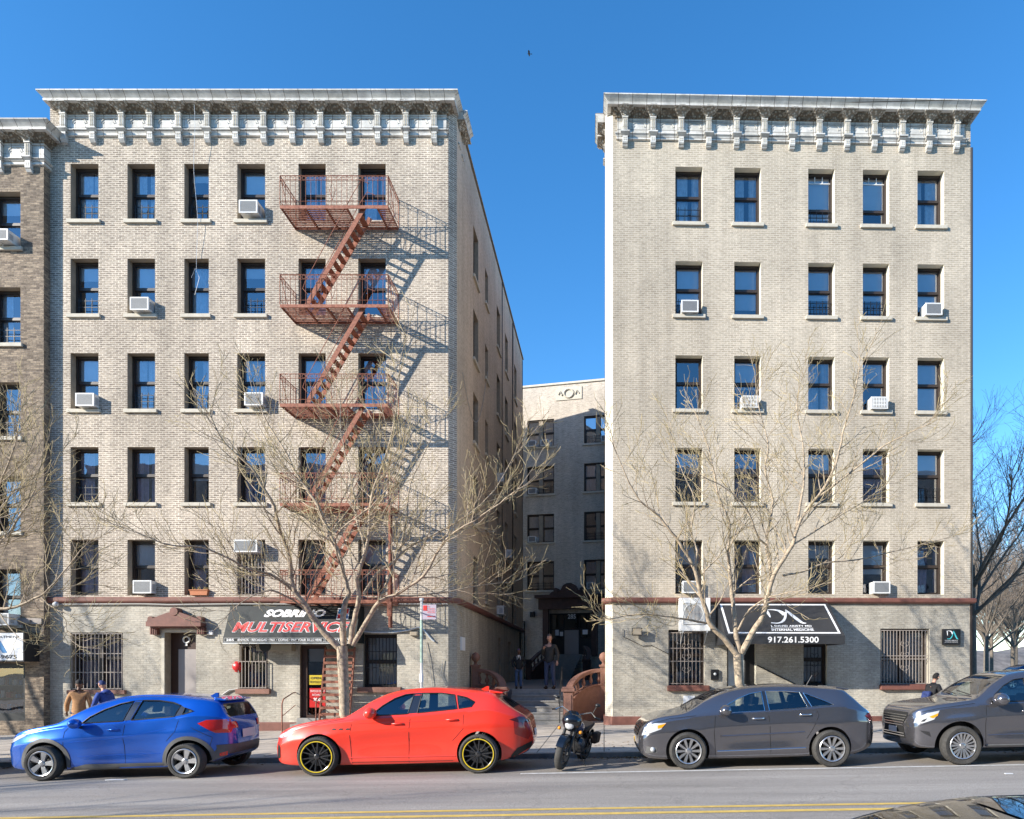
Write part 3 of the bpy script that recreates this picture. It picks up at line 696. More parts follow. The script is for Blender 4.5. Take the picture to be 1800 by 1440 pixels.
k = MB(TL); x = Lx(729.5); k.box(x-.13, x+.13, -.14, 0, Lz(1118), Lz(1111)); k.box(x-.10, x+.10, -.155, -.14, Lz(1117.5), Lz(1111.5)); 
tag(wp(k.build('wall_light', 'tan_vinyl', bevel=.01), bl))
k = MB(TL); k.box(Lx(369), Lx(376), -.08, 0, Lz(1116), Lz(1108)); wp(k.build('wall_light', 'sign_white', bevel=.01), bl)
k = MB(); k.box(XE, XE+.05, 22.95, 23.55, 2.55, 3.0); o = wp(k.build('notice_board', 'sign_white'), bl)
# courtyard-side downpipe and lamps
k = MB(); k.tube([(XE+.06, 38.9, 1.3), (XE+.06, 38.9, 4.0)], .05); k.tube([(XE+.05, 32.1, 4.2), (XE+.05, 32.1, 20.1)], .02); k.tube([(XE+.04, 35.9, 4.2), (XE+.04, 35.9, 20.1)], .03); wp(k.build('downpipe', 'black_metal'), bl)
k = MB(); pts = []
for i in range(13): t = i/12; pts.append((XE+.03, 23.2+5.0*t, 12.0-1.9*math.sin(math.pi*t)+t*2.2))
k.tube(pts, .012, 4); wp(k.build('cable', 'cable'), bl)

# ---- things on the left building ----
LBL = [(420.5, 383, 0, 3, 'white air conditioner in the top floor window left of the fire escape', False), (231, 552, 1, 1, 'white air conditioner in the fifth floor window of the second column, beside no other', False),
       (136, 719, 2, 0, 'white air conditioner in the leftmost fourth floor window of the pale building', False), (430, 718, 2, 3, 'white air conditioner on the fourth floor behind twigs, next to the fire escape', False),
       (236, 1045, 4, 1, 'white framed air conditioner on the brown ledge left of the terracotta planter', False)]
for (px, py, ri, ci, lb, g) in LBL: ac_unit(TL, Lx(px)+.12, Lz(py)+.0, lb, w=.58, h=.42, p1=-.22)
ac_unit(TL, Lx(420), Lz(974), 'wide air conditioner high in the window above the green awning', w=.74, h=.40, p1=-.30, bracket=False)
for (y, z, lb) in ((31.0, Lz(720)+.05, 'air conditioner in the upper window of the shaded courtyard side wall'), (33.6, Lz(884)+.05, 'air conditioner lower and farther back on the shaded courtyard side wall'), (31.0, Lz(1046)+.05, 'air conditioner just above the brown belt course of the courtyard side wall')):
    ac_unit(TE, y, z, lb, w=.6, h=.42, p1=-.28)
# mini split under the awning
e = empty('condenser_unit', TL(Lx(489), -.2, 2.5), label='cream split air conditioner hidden under the green awning', cat='air conditioner')
k = MB(TL); k.box(Lx(458), Lx(520), -.30, -.02, Lz(1145), Lz(1131)); wp(k.build('casing', 'tan_vinyl', bevel=.01), e)
k = MB(TL); k.lathe([(.001, -.31), (.19, -.31), (.2, -.29)], (Lx(474), 0, Lz(1136)), 'y', 18); wp(k.build('fan_grille', 'black_metal'), e)
e = empty('planter', TL(Lx(351), .1, Lz(1045)), label='terracotta window box with dried plants on the brown ledge', cat='planter')
k = MB(TL); x0, x1 = Lx(336), Lx(368); z = Lz(1047)+.005
k.prism([(x0+.03, z), (x1-.03, z), (x1, z+.16), (x0, z+.16)], -.10, .12); k.box(x0-.015, x1+.015, -.12, .14, z+.15, z+.18); wp(k.build('trough', 'terracotta_pot'), e)
rr = random.Random(5); k = MB(TL)
for i in range(34): x = rr.uniform(x0+.04, x1-.04); k.tube([(x, rr.uniform(-.05, .08), z+.17), (x+rr.uniform(-.05, .05), rr.uniform(-.08, .1), z+.17+rr.uniform(.03, .12))], .006, 3)
M['dry'] = mat('dry stems', (.35, .28, .12), .9, var=.3, vscale=20)
wp(k.build('dried_plant', 'dry'), e)
e = empty('alarm_bell', TL(Lx(418.5), -.1, Lz(1172)), label='red alarm box on the wall beside the barred window under the awning', cat='alarm')
k = MB(TL); cx, cz = Lx(418.5), Lz(1172); k.lathe([(.001, -.14), (.11, -.135), (.14, -.10), (.15, -.05), (.15, 0)], (cx, 0, cz), 'y', 20); wp(k.build('dome', 'red_plastic', smooth=50), e)
k = MB(TL); k.box(cx-.09, cx+.09, -.05, 0, cz-.17, cz+.17); wp(k.build('back_box', 'red_plastic', bevel=.01), e)
e = empty('security_camera', TL(Lx(104), -.1, Lz(1063)), label='small white security camera under the brown belt course by the left corner', cat='camera')
k = MB(TL); cx, cz = Lx(104), Lz(1063); k.ball((cx, -.14, cz), .085, 10); wp(k.build('dome', 'white_metal', smooth=60), e); k = MB(TL); k.box(cx-.05, cx+.05, -.12, 0, cz-.02, cz+.07); wp(k.build('mount', 'white_metal'), e)

# ---- fire escape ----
PF = [Lz(0)]*0
fe = empty('fire_escape', TL(-8.3, -.6, 4.0), label='rust red iron fire escape zigzagging down the pale grey building', cat='fire escape')
fz = [16.26, 13.20, 10.13, 7.06, 4.06]; X0, X1, PD = -10.03, -6.68, 1.08
def platform_parts(first):
    """one balcony at z = 0"""
    k = MB(TL)
    k.box(X0, X1, -PD-.012, -PD, -.10, .0); k.box(X0, X0+.012, -PD, 0, -.08, 0); k.box(X1-.012, X1, -PD, 0, -.08, 0); k.box(X0+.012, X1-.012, -.06, -.04, -.08, 0)
    sx0, sx1 = -7.75, -6.95    # stair opening
    for i in range(13):
        y = -PD+.04+i*.086
        if -1.0 < y < -.42: k.box(X0+.02, -8.0, y, y+.05, -.032, -.02); k.box(-7.05, X1-.02, y, y+.05, -.032, -.02)
        else: k.box(X0+.02, X1-.02, y, y+.05, -.032, -.02)
    for x in (-9.3, -8.65, -8.0, -7.05): k.box(x, x+.05, -PD, -.05, -.075, -.032)
    return k
def rail_parts():
    k = MB(TL); h = .92
    def side(p, q, n):
        p, q = Vector(p), Vector(q); d = q-p
        def bar(z, r=.010): k.tube([p+Vector((0, 0, z)), q+Vector((0, 0, z))], r, 4)
        bar(h, .014); bar(h-.14, .008); bar(.13, .010)
        for i in range(n+1):
            o = p+d*i/n; k.tube([o+Vector((0, 0, 0)), o+Vector((0, 0, h))], .0075 if i % n else .016, 4)
        m = int(d.length/.13)
        for i in range(m):     # running ring ornament under the top rail
            o = p+d*(i+.5)/m+Vector((0, 0, h-.07)); dd = d.normalized()
            k.tube([o+dd*(.052*math.cos(t*math.pi/4))+Vector((0, 0, .056*math.sin(t*math.pi/4))) for t in range(9)], .006, 3, caps=False)
    side((X0, -PD, 0), (X1, -PD, 0), 21); side((X0, 0, 0), (X0, -PD, 0), 6); side((X1, 0, 0), (X1, -PD, 0), 6)
    for x in (X0, X1): k.tube([(x, -PD, h), (x, -.45, .1)], .010, 4)
    c = (X0+X1)/2-.05                # lozenge ornament at mid length
    k.tube([(c, -PD-.01, .16), (c+.09, -PD-.01, .45), (c, -PD-.01, .75), (c-.09, -PD-.01, .45), (c, -PD-.01, .16)], .009, 4)
    return k
def stair_parts(dz):
    k = MB(TL); xa, xb = -7.45, -9.25; ya, yb = -.98, -.46
    for y in (ya, yb):
        d = Vector((xb-xa, 0, -dz)).normalized(); nrm = Vector((d.z, 0, -d.x))*.07
        A = Vector((xa, y, .02)); B = Vector((xb, y, -dz+.02)); s = .012
        i = [k.vert(p) for p in (A-nrm+Vector((0, -s, 0)), A+nrm+Vector((0, -s, 0)), A+nrm+Vector((0, s, 0)), A-nrm+Vector((0, s, 0)), B-nrm+Vector((0, -s, 0)), B+nrm+Vector((0, -s, 0)), B+nrm+Vector((0, s, 0)), B-nrm+Vector((0, s, 0)))]
        for f in ((0, 1, 5, 4), (1, 2, 6, 5), (2, 3, 7, 6), (3, 0, 4, 7), (0, 3, 2, 1), (4, 5, 6, 7)): k.face([i[q] for q in f])
    n = 13
    for j in range(1, n):
        t = j/n; x = xa+(xb-xa)*t; z = -dz*t; k.box(x-.09, x+.09, ya+.014, yb-.014, z-.022, z+.0)
    for y in (ya, yb):
        k.tube([(xa+.15, y, .75), (xa-.1, y, .85), (xa-.35, y, .45), (xb-.05, y, -dz+.75), (xb-.12, y, -dz+.55), (xb+.05, y, -dz+.35)], .011, 5)
    return k
def movez(mb, z): mb.v = [(a, b, c+z) for a, b, c in mb.v]; return mb
for i, z in enumerate(fz):
    pl = wp(movez(platform_parts(i == 0), z).build('platform', 'rust'), fe)
    rl = movez(rail_parts(), z).build('railing', 'rust', pl)
    if i < 4:
        wp(movez(stair_parts(fz[i]-fz[i+1]), z).build('stair', 'rust'), fe)
k = MB(TL); k.box(-6.66, -6.60, -PD-.06, -PD-.01, Lz(1112)+.1, 7.0); k.box(-6.63, -6.57, -PD+.02, -PD+.07, 3.2, 7.0); k.box(-6.70, -6.57, -PD-.07, -PD+.08, 3.55, 4.0); wp(k.build('ladder_guide', 'rust'), fe)

# drop stair leaning on the wall under the fire escape
ds = empty('steel_stair', TL(Lx(600), -.3, 0), label='rusty steel drop stair with wide treads standing beside the shop door', cat='stair')
k = MB(TL); x0, x1 = Lx(576), Lx(627)
for x in (x0, x1): k.prism([(-.75, -.02), (-.66, -.02), (-.12, Lz(1138)), (-.21, Lz(1138))], x-.02, x+.02, 'x')
wp(k.build('stringer', 'rust'), ds)
k = MB(TL)
for i in range(13): t = (i+.5)/13; z = -.02+(Lz(1138)+.02)*t; y = -.70+.54*t; k.box(x0+.022, x1-.022, y-.07, y+.09, z-.042, z+.042)
wp(k.build('tread', 'rust'), ds)
e = empty('handrail', TL(Lx(520), -.6, .1), label='pair of thin brown tube handrails at the shop step', cat='handrail')
for x in (Lx(520), Lx(577)):
    k = MB(TL); k.tube([(x, -.95, -.05), (x, -.95, .85), (x, -.85, .98), (x, -.2, 1.15), (x, -.02, 1.15)], .02, 6); k.tube([(x, -.95, .45), (x, -.02, .75)], .012, 5); wp(k.build('rail', 'rust'), e)
k = MB(TL); k.box(Lx(523), Lx(576), -.55, .1, -.1, .16); k.box(Lx(527), Lx(573), -.25, .3, .16, .33); tag(k.build('door_step', 'concrete_step', bevel=.01), 'grey concrete step in front of the shop door', 'step')

# ---- green awning ----
aw = empty('awning', TL(-9.85, -.4, 2.7), label='dark green vinyl awning reading SOBRINO MULTISERVICE over the shop door', cat='awning')
ax0, ax1 = -11.95, -7.80; prof = [(0, 3.93), (-.36, 3.93), (-.78, 2.92), (-.78, 2.74), (0, 2.74)]
k = MB(TL); k.quad((ax0, -.36, 3.93), (ax1, -.36, 3.93), (ax1, 0, 3.93), (ax0, 0, 3.93)); k.quad((ax0, -.78, 2.92), (ax1, -.78, 2.92), (ax1, -.36, 3.93), (ax0, -.36, 3.93))
for x in (ax0, ax1): k.poly([(x, p, z) for p, z in prof])
wp(k.build('canopy', 'awning_green'), aw)
k = MB(TL); k.box(ax0, ax1, -.79, -.77, 2.74, 2.92); va = wp(k.build('valance', 'awning_green'), aw)
k = MB(TL); k.box(ax0-.005, ax1+.005, -.805, -.76, 2.715, 2.74)
wp(k.build('frame_bar', 'galv'), aw)
def slope(u0, w0, p0=.36, z0=3.93, p1=.78, z1=2.92):
    L = math.hypot(z0-z1, p1-p0)
    def f(u, v, pr):     # v measured up from the bottom of the slope
        t = v/L; return TL(u0+u, -(p1+(p0-p1)*t)-pr*.9, z1+(z0-z1)*t+pr*.4)
    return f
f = slope(0, 0)
def st(s, u0, v0, w_, h_, mt, **kw): return text(s, w_, h_, mt, aw, lambda u, v, pr: f(u0+u, v0+v, kw.get('pr', .008)), **{a: b for a, b in kw.items() if a != 'pr'})
st('SOBRINO', -10.82, .70, 1.95, .27, 'txt_white', bold=.05, shear=.3)
st('MULTISERVICE', -11.72, .16, 3.68, .38, 'txt_white', bold=.055, shear=.25, pr=.006)
st('MULTISERVICE', -11.705, .175, 3.65, .35, 'txt_red', bold=.02, shear=.25, pr=.016)
k = MB()
def fq(u0, u1, v0, v1, pr, m): k.face([k.vert(f(*q, pr)) for q in ((u0, v0), (u1, v0), (u1, v1), (u0, v1))], m)
fq(-8.50, -8.12, .62, 1.02, .006, 0); fq(-8.47, -8.32, .83, .99, .010, 1); fq(-8.28, -8.15, .83, .99, .010, 2); fq(-8.47, -8.32, .65, .79, .010, 2); fq(-8.28, -8.15, .65, .79, .010, 1)
wp(k.build('flag_emblem', ['txt_white', 'txt_blue', 'txt_red']), aw)
def vt(s, a, b, **kw): return text(s, b-a, .075, 'txt_white', aw, lambda u, v, pr: TL(a+u, -.80-pr, 2.795+v), **kw)
vt('285', -11.85, -11.60, bold=.03); vt('/ENVIOS • RECARGAS • FAX • COPIAS • PAY YOUR BILLS HERE', -11.50, -8.85, bold=.02)
k = MB(TL)
for (a, b) in ((ax0+.03, -8.78), (-8.75, ax1-.03)):
    k.box(a, b, -.797, -.791, 2.765, 2.773); k.box(a, b, -.797, -.791, 2.888, 2.896); k.box(a, a+.008, -.797, -.791, 2.773, 2.888); k.box(b-.008, b, -.797, -.791, 2.773, 2.888)
wp(k.build('border', 'txt_white'), aw)
vt('NOTARY', -8.65, -7.95, bold=.02)

# ================= neighbour on the far left =================
bn = empty('apartment_building', (-24, YN, 0), label='brown mottled brick apartment building at the left edge with a shop below', cat='building')
NR = [(337, 435), (505, 604), (672, 768), (836, 935), (1000, 1098)]; NC = [(-16, 36), (-120, -68), (-220, -168)]
opsN = [(Nx(a), Nx(b), Nz(q), Nz(p)) for (p, q) in NR for (a, b) in NC]
shop = (-27, Nx(44), .25, Nz(1166))
k = MB(); panel(k, TN, -30, -18.02, 3.35, 18.95, opsN, .3, 0, 1); panel(k, TN, -30, -18.02, -.8, 3.35, [shop], .3, 0, 1)
k.quad((-18.021, YN, -.8), (-18.021, 40, -.8), (-18.021, 40, 18.95), (-18.021, YN, 18.95), 0); k.box(-30, -18.03, YN+.35, 40, 18.955, 19.05, 1)
wp(k.build('wall', ['brick_n', 'reveal']), bn)
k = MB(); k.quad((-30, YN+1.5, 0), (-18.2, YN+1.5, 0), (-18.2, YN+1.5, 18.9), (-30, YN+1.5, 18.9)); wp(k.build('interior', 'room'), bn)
for ri, (p, q) in enumerate(NR):
    for ci, (a, b) in enumerate(NC): window(bn, TN, Nx(a), Nx(b), Nz(q), Nz(p), cur=[('b', .7), 'c', None][(ri+ci) % 3], guard=.4 if ri in (1, 2) else 0, two=False)
cornice(bn, [(-30, YN), (-18.02, YN), (-18.02, YN+.6)], TN, [Nx(54)-.0-.93*i for i in range(12)], 18.98)
k = MB(TN); w0, w1, z0, z1 = shop
k.box(w0, w1, .05, .13, z1-.16, z1); k.box(w0, w1, .05, .13, z0, z0+.25); k.box(w1-.09, w1, .05, .13, z0+.25, z1-.16)
for i in range(4): x = w1-1.9*(i+1); k.box(x-.04, x+.04, .05, .13, z0+.25, z1-.16)
sf = wp(k.build('shop_window', 'black_metal'), bn)
k = MB(TN); k.quad((w0, .1, z0+.25), (w1-.09, .1, z0+.25), (w1-.09, .1, z1-.16), (w0, .1, z1-.16)); k.build('pane', 'shopglass', sf)
rr = random.Random(4); k = MB(TN)
for s in range(4):
    z = z0+.3+.42*s; k.box(w0, w1-.15, .45, .85, z-.02, z, 0)
    x = w1-.2
    while x > w1-3.5:
        ww = rr.uniform(.05, .16); k.box(x-ww, x, .5, .7, z+.002, z+rr.uniform(.08, .28), rr.choice([1, 2, 3, 4])); x -= ww+rr.uniform(.01, .06)
wp(k.build('shop_display', ['tan_vinyl', 'sign_white', 'txt_blue', 'terracotta_pot', 'red_plastic']), bn)
k = MB(TN); k.box(w0-.2, -18.06, -.05, .0, 3.36, 3.55); k.box(w0-.2, -18.4, -.09, -.05, 3.40, 3.5); wp(k.build('shop_fascia', 'iron'), bn)
sg = empty('shop_sign', TN(-19.6, -.3, 2.2), label='white lightbox shop sign with blue letters at the left edge', cat='sign')
sx = Nx(41)*(YN-.6)/YN+.015; zb_, zt_ = CAMH+(1175-1163)*(YN-.6)/1200, CAMH+(1175-1113)*(YN-.6)/1200
k = MB(TN); k.box(sx-6, sx, -.59, -.01, zb_, zt_+.03, 0); wp(k.build('casing', 'black_metal'), sg)
k = MB(TN); k.box(sx-5.97, sx-.03, -.597, -.592, zb_+.04, zt_); wp(k.build('sign_face', 'sign_white'), sg)
def ns(s, x0, x1, z0, h, mt, **kw): return text(s, x1-x0, h, mt, sg, lambda u, v, pr: TN(x0+u, -.60-pr, z0+v), **kw)
ns('SPA', sx-1.9, sx-.52, zb_+.27, .38, 'txt_blue', bold=.04, shear=.1)
ns('S AND GUM TREATMENT', sx-2.0, sx-.12, zt_-.16, .08, 'txt_black'); ns('212-795-9675', sx-1.65, sx-.22, zb_+.09, .12, 'txt_black', bold=.02)
ac_unit(TN, Nx(-8), Nz(433), 'white air conditioner in the top floor window of the brown building', w=.66, h=.36, p1=-.3)
ac_unit(TN, Nx(-12), Nz(1100)-.02, 'large grey air conditioner above the shop sign at the left edge', w=.85, h=.38, p1=-.4, bracket=True)
# ================= right apartment building =================
br = empty('apartment_building', (6, OR+.1, .1), label='six storey pale buff brick apartment building on the right with the charcoal medical awning', cat='building')
RC = [(1187, 1235), (1290.7, 1337.5), (1420.7, 1467), (1516.7, 1563), (1612.7, 1659.5)]
RR = [(293, 391), (459, 553.5), (624.5, 719.5), (787, 883), (949, 1044)]
rz_t = [Rz(1187, a) for a, b in RR]; rz_b = [Rz(1187, b) for a, b in RR]
opsR = [(Rx(a), Rx(b), rz_b[i], rz_t[i]) for i in range(5) for (a, b) in RC]
UR0, UR1 = Rx(1077), Rx(1706); ZR = 4.20
baseR = [(Rx(1175), Rx(1239), Rz(1205, 1205), Rz(1205, 1107)), (Rx(1278), Rx(1329), .0, Rz(1300, 1132)), (Rx(1412.5), Rx(1454), Rz(1430, 1206), Rz(1430, 1131)), (Rx(1547.5), Rx(1634), Rz(1590, 1203), Rz(1590, 1105))]
def TRC(u, d, z):
    s = 2**-.5; return TR(UR0-.24+u*s+d*s, .24-u*s+d*s, z)
k = MB()
panel(k, TR, UR0, UR1, ZR, 20.4, opsR, .34, 0, 1); panel(k, TR, UR0, UR1, -.6, ZR, baseR, .34, 2, 1)
L_ = .24*2**.5
panel(k, TRC, 0, L_, -.6, 20.4, (), m=3)
def TRW(u, d, z): q = TR(UR0-.24, .24, z); return (q[0]+d, q[1]+u, z)      # court wall, u = depth from corner
k.quad(TRW(0, 0, -.6), TRW(0, 0, 20.4), TRW(19, 0, 20.4), TRW(19, 0, -.6), 4)
k.quad(TR(UR1, 0, -.6), TR(UR1, 14, -.6), TR(UR1, 14, 20.4), TR(UR1, 0, 20.4), 4); k.quad(TRW(19, 0, -.6), TRW(19, 0, 20.4), TR(UR1, 14, 20.4), TR(UR1, 14, -.6), 4)
wp(k.build('wall', ['brick_r', 'reveal_r', 'brick_base', 'white_brick', 'brick_court']), br)
k = MB(TR); k.box(UR0+.25, UR1-.02, .05, 13.9, 20.405, 20.5); wp(k.build('roof', 'roof_tar'), br)
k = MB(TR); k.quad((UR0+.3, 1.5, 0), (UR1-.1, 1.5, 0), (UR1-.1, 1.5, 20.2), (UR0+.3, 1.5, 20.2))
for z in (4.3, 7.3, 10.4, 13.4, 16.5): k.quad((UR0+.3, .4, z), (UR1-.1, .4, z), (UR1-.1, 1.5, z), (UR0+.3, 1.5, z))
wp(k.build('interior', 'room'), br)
curR = {(0, 0): 'c', (0, 1): 'c', (0, 2): ('b', .2), (0, 3): ('b', .3), (0, 4): 'c', (1, 0): ('b', .3), (1, 1): ('b', .2), (1, 2): ('b', .4), (1, 3): ('b', .4), (1, 4): ('b', .3), (2, 1): ('b', .45), (2, 2): 'c', (3, 2): ('b', .6), (2, 3): ('b', .6), (2, 4): ('b', .1),
        (3, 0): ('b', .5), (3, 1): 'm', (3, 4): ('b', .5), (3, 3): 'm', (4, 0): ('b', .5), (4, 1): 'm', (4, 4): 'm', (4, 3): ('b', .4), (4, 2): ('b', .7)}
gR = {(0, 0), (0, 2), (1, 0), (1, 2), (3, 3), (3, 4), (1, 3)}
for i in range(5):
    for j, (a, b) in enumerate(RC):
        window(br, TR, Rx(a), Rx(b), rz_b[i], rz_t[i], cur=curR.get((i, j)), guard=.42 if (i, j) in gR else 0, sill=i < 4, split=.53 if (i, j) not in ((0, 2), (0, 3)) else .33, muntin=(i, j) in ((0, 2), (0, 3)))
def rsill(w, o, ex=.1, h=.19, mt='brown_paint'):
    kk = MB(TR); kk.box(o[0]-ex*.3, o[1]+ex, -.14, .2, o[2]-h, o[2]+.003); kk.build('sill', mt, w, bevel=.03)
w = window(br, TR, *baseR[0], cur=('b', .8), sill=False, split=.54, glass='shopglass'); bars(w, TR, baseR[0][0]+.03, baseR[0][1]-.03, baseR[0][2]+.03, baseR[0][3]-.1, .06, 9, 'iron', (.02, .45, .7, 1), deco=True); rsill(w, baseR[0], .15)
kk = MB(TR); o = baseR[0]
kk.box(o[0]+.28, o[0]+.55, .36, .42, o[2]+.12, o[2]+.45, 0); kk.box(o[0]+.85, o[0]+.97, .36, .42, o[2]+.1, o[2]+.5, 1)
kk.build('window_display', ['sign_white', 'terracotta_pot'], w)
w = window(br, TR, *baseR[2], cur=('b', .1), sill=False, split=.62, glass='shopglass'); bars(w, TR, baseR[2][0]+.03, baseR[2][1]-.03, baseR[2][2]+.03, baseR[2][3]-.06, .12, 6, 'black_metal', (.0, .5, 1), deco=True); rsill(w, baseR[2])
w = window(br, TR, *baseR[3], cur='c', sill=False, split=.46, two=True, glass='shopglass'); bars(w, TR, baseR[3][0]+.03, baseR[3][1]-.03, baseR[3][2]+.03, baseR[3][3]-.06, .03, 15, 'iron', (.0, .46, .52, 1), deco=True); rsill(w, baseR[3], .12)
# surgery door
o = baseR[1]; k = MB(TR); k.box(o[0], o[0]+.06, .14, .22, 0, o[3]); k.box(o[1]-.36, o[1]-.30, .14, .22, 0, o[3]); k.box(o[0]+.06, o[1]-.36, .14, .22, o[3]-.1, o[3]); k.box(o[1]-.30, o[1], .22, .26, 0, o[3])
d = wp(k.build('entrance_door', 'black_metal'), br); k = MB(TR); k.box(o[0]+.06, o[1]-.36, .17, .2, .1, o[3]-.1); k.build('door_leaf', 'galv', d)
k = MB(TR); k.tube([(o[1]-.42, .1, .95), (o[1]-.42, .1, 1.35)], .015); k.build('handle', 'black_metal', d)
k = MB(); a0, a1 = TR(UR0-.24, .24, 0), TR(UR0, 0, 0)
pth = [TRW(6, 0, 0)[:2], a0[:2], a1[:2], TR(UR1, 0, 0)[:2], TR(UR1, 1, 0)[:2]]
sweep(k, pth, [(0, 4.10), (.08, 4.10), (.12, 4.14), (.13, 4.17), (.13, 4.25), (.10, 4.28), (0, 4.28)]); wp(k.build('belt_course', 'brown_paint'), br)
k = MB(); sweep(k, [TRW(3, 0, 0)[:2], a0[:2], a1[:2], TR(o[0]-.02, 0, 0)[:2]], [(0, -.5), (.06, -.5), (.06, .32), (.04, .35), (0, .35)])
sweep(k, [TR(o[1]+.02, 0, 0)[:2], TR(UR1, 0, 0)[:2]], [(0, -.5), (.06, -.5), (.06, .32), (.04, .35), (0, .35)]); wp(k.build('plinth', 'brown_paint'), br)
rb = [1098.7, 1148, 1197.5, 1246, 1295, 1344, 1393, 1441, 1490, 1538, 1587, 1634.5, 1683]
cornice(br, [TR(.20, 1.55, 0)[:2], TR(.20, .0+.3, 0)[:2]], lambda u, d, z: TR(.20+d, u, z), [.55, 1.15], 20.27, ang=AR-math.pi/2)
pth = [TR(UR0+.18, .5, 0)[:2], TR(UR0+.18, 0, 0)[:2], TR(UR1-.22, 0, 0)[:2], TR(UR1-.22, .6, 0)[:2]]
cornice(br, pth, TR, [Rx(p)*(1-.13/22.7) for p in rb], 20.31, ang=AR)
k = MB(TR); k.tube([(UR1+.06, .05, 4.3), (UR1+.06, .05, 19.4)], .045, 6); k.box(UR1-.02, UR1+.05, -.02, .3, .3, 4.1); wp(k.build('downpipe', 'frame_dark'), br)
k = MB(TR); k.tube([TRpt for TRpt in [(Rx(1331), -.03, Rz(1331, 1170)), (Rx(1365), -.03, Rz(1365, 1187)), (Rx(1398), -.03, Rz(1398, 1203))]], .018, 5); k.tube([(Rx(1095), -.03, Rz(1095, 1106)), (Rx(1095), -.03, Rz(1095, 1119)), (Rx(1130), -.03, Rz(1130, 1136)), (Rx(1144), -.03, Rz(1144, 1134)), (Rx(1175), -.03, Rz(1175, 1150))], .010, 5); wp(k.build('cable', 'black_metal'), br)  # thick sloping tube stands in for a rod's shadow on the wall
k = MB(TR); k.box(Rx(1201), Rx(1221), -.03, 0, Rz(1210, 1238), Rz(1210, 1223)); wp(k.build('vent_cover', 'sign_white'), br)
k = MB(TR); x, z = Rx(1396), 20.3+.42; k.lathe([(.001, .0), (.10, 0), (.10, .12), (.07, .14), (.12, .2), (.10, .27), (.001, .30)], (x, -.15, z), 'z', 14)
k.T = None; ob = MB(); ob.lathe([(.10, 0), (.10, .14), (.06, .16), (.13, .20), (.11, .29), (.001, .33)], TR(x, .6, z+.05), 'z', 14); wp(ob.build('roof_vent', 'white_metal', smooth=40), br)
RA = [(1196, 0, 1, 'white air conditioner in the leftmost fifth floor window of the buff building'), (1622, 4, 1, 'white air conditioner in the rightmost fifth floor window of the buff building'), (1301, 1, 2, 'latticed white air conditioner in the fourth floor, second window of the buff building'),
      (1527, 3, 2, 'latticed white air conditioner in the fourth floor, fourth window of the buff building'), (1198, 0, 4, 'white air conditioner directly above the large outdoor unit on the buff building'), (1531, 3, 4, 'white air conditioner above the right end of the charcoal awning')]
for (px, ci, ri, lb) in RA: ac_unit(TR, Rx(px)+.02, rz_b[ri]+.0, lb, w=.55, h=.40, p1=-.16, grid=ri == 2)
# large outdoor condenser
e = empty('condenser_unit', TR(Rx(1213), -.3, 3.2), label='large white outdoor condenser unit above the barred window, left of the charcoal awning', cat='air conditioner')
x0, x1, z0, z1 = Rx(1191)-.0, Rx(1244)-.02, 3.15, 4.22
k = MB(TR); k.box(x0, x1, -.62, -.22, z0, z1)
for i in range(16): z = z0+.06+i*.062; k.box(x0-.016, x0-.001, -.6, -.5, z, z+.03)
wp(k.build('casing', 'white_metal', bevel=.012), e)
cx, cz = (x0+x1)/2-.06, (z0+z1)/2+.03
k = MB(TR); k.lathe([(.001, -.624), (.30, -.624), (.30, -.622)], (cx, 0, cz), 'y', 30, 0)
for a in range(5):
    t = a*2*math.pi/5; pts = [(cx+r*math.cos(t+q), -.629, cz+r*math.sin(t+q)) for (r, q) in ((.06, 0), (.27, .0), (.28, .5), (.07, .6))]; k.poly(pts, 1)
k.lathe([(.001, -.64), (.06, -.64), (.06, -.625)], (cx, 0, cz), 'y', 12, 1)
wp(k.build('fan', ['grille_grey', 'iron']), e)
k = MB(TR)
for i in range(15): x = cx-.30+i*.043; k.box(x-.006, x+.006, -.655, -.645, cz-.33, cz+.33)
k.tube([(cx+.31*math.cos(t*math.pi/14), -.648, cz+.31*math.sin(t*math.pi/14)) for t in range(29)], .012, 5)
for s in (-.34, .34): k.box(cx-.34, cx+.34, -.655, -.625, cz+s-.01, cz+s+.01); k.box(cx+s-.01, cx+s+.01, -.655, -.625, cz-.33, cz+.33)
wp(k.build('fan_guard', 'white_metal'), e)
k = MB(TR)
for x in (x0+.1, x1-.1): k.box(x-.02, x+.02, -.62, 0, z0-.05, z0-.002); k.tube([(x, -.55, z0-.04), (x, 0, z0-.4)], .015)
wp(k.build('support', 'galv'), e)
# flood light and junction box
e = empty('flood_light', TR(Rx(1118), -.1, 3.2), label='brown flood light on the painted brick near the white corner', cat='light')
k = MB(TR); x, z = Rx(1119), Rz(1119, 1111); k.box(x-.17, x+.17, -.26, -.12, z-.13, z+.13); wp(k.build('housing', 'black_metal', bevel=.02), e); k = MB(TR); k.box(x-.14, x+.14, -.268, -.262, z-.1, z+.1); wp(k.build('lens', 'tan_vinyl'), e); k = MB(TR); k.box(x-.04, x+.04, -.12, 0, z-.05, z+.05); wp(k.build('arm', 'black_metal'), e)
e = empty('security_camera', TR(Rx(1256), -.1, 1.7), label='black box with a silver camera lens beside the door under the charcoal awning', cat='camera')
k = MB(TR); x, z = Rx(1256), Rz(1256, 1186); k.box(x-.13, x+.13, -.08, 0, z-.17, z+.17); wp(k.build('back_box', 'black_metal', bevel=.01), e); k = MB(TR); k.ball((x, -.1, z+.02), .05, 8); wp(k.build('lens', 'galv', smooth=60), e)

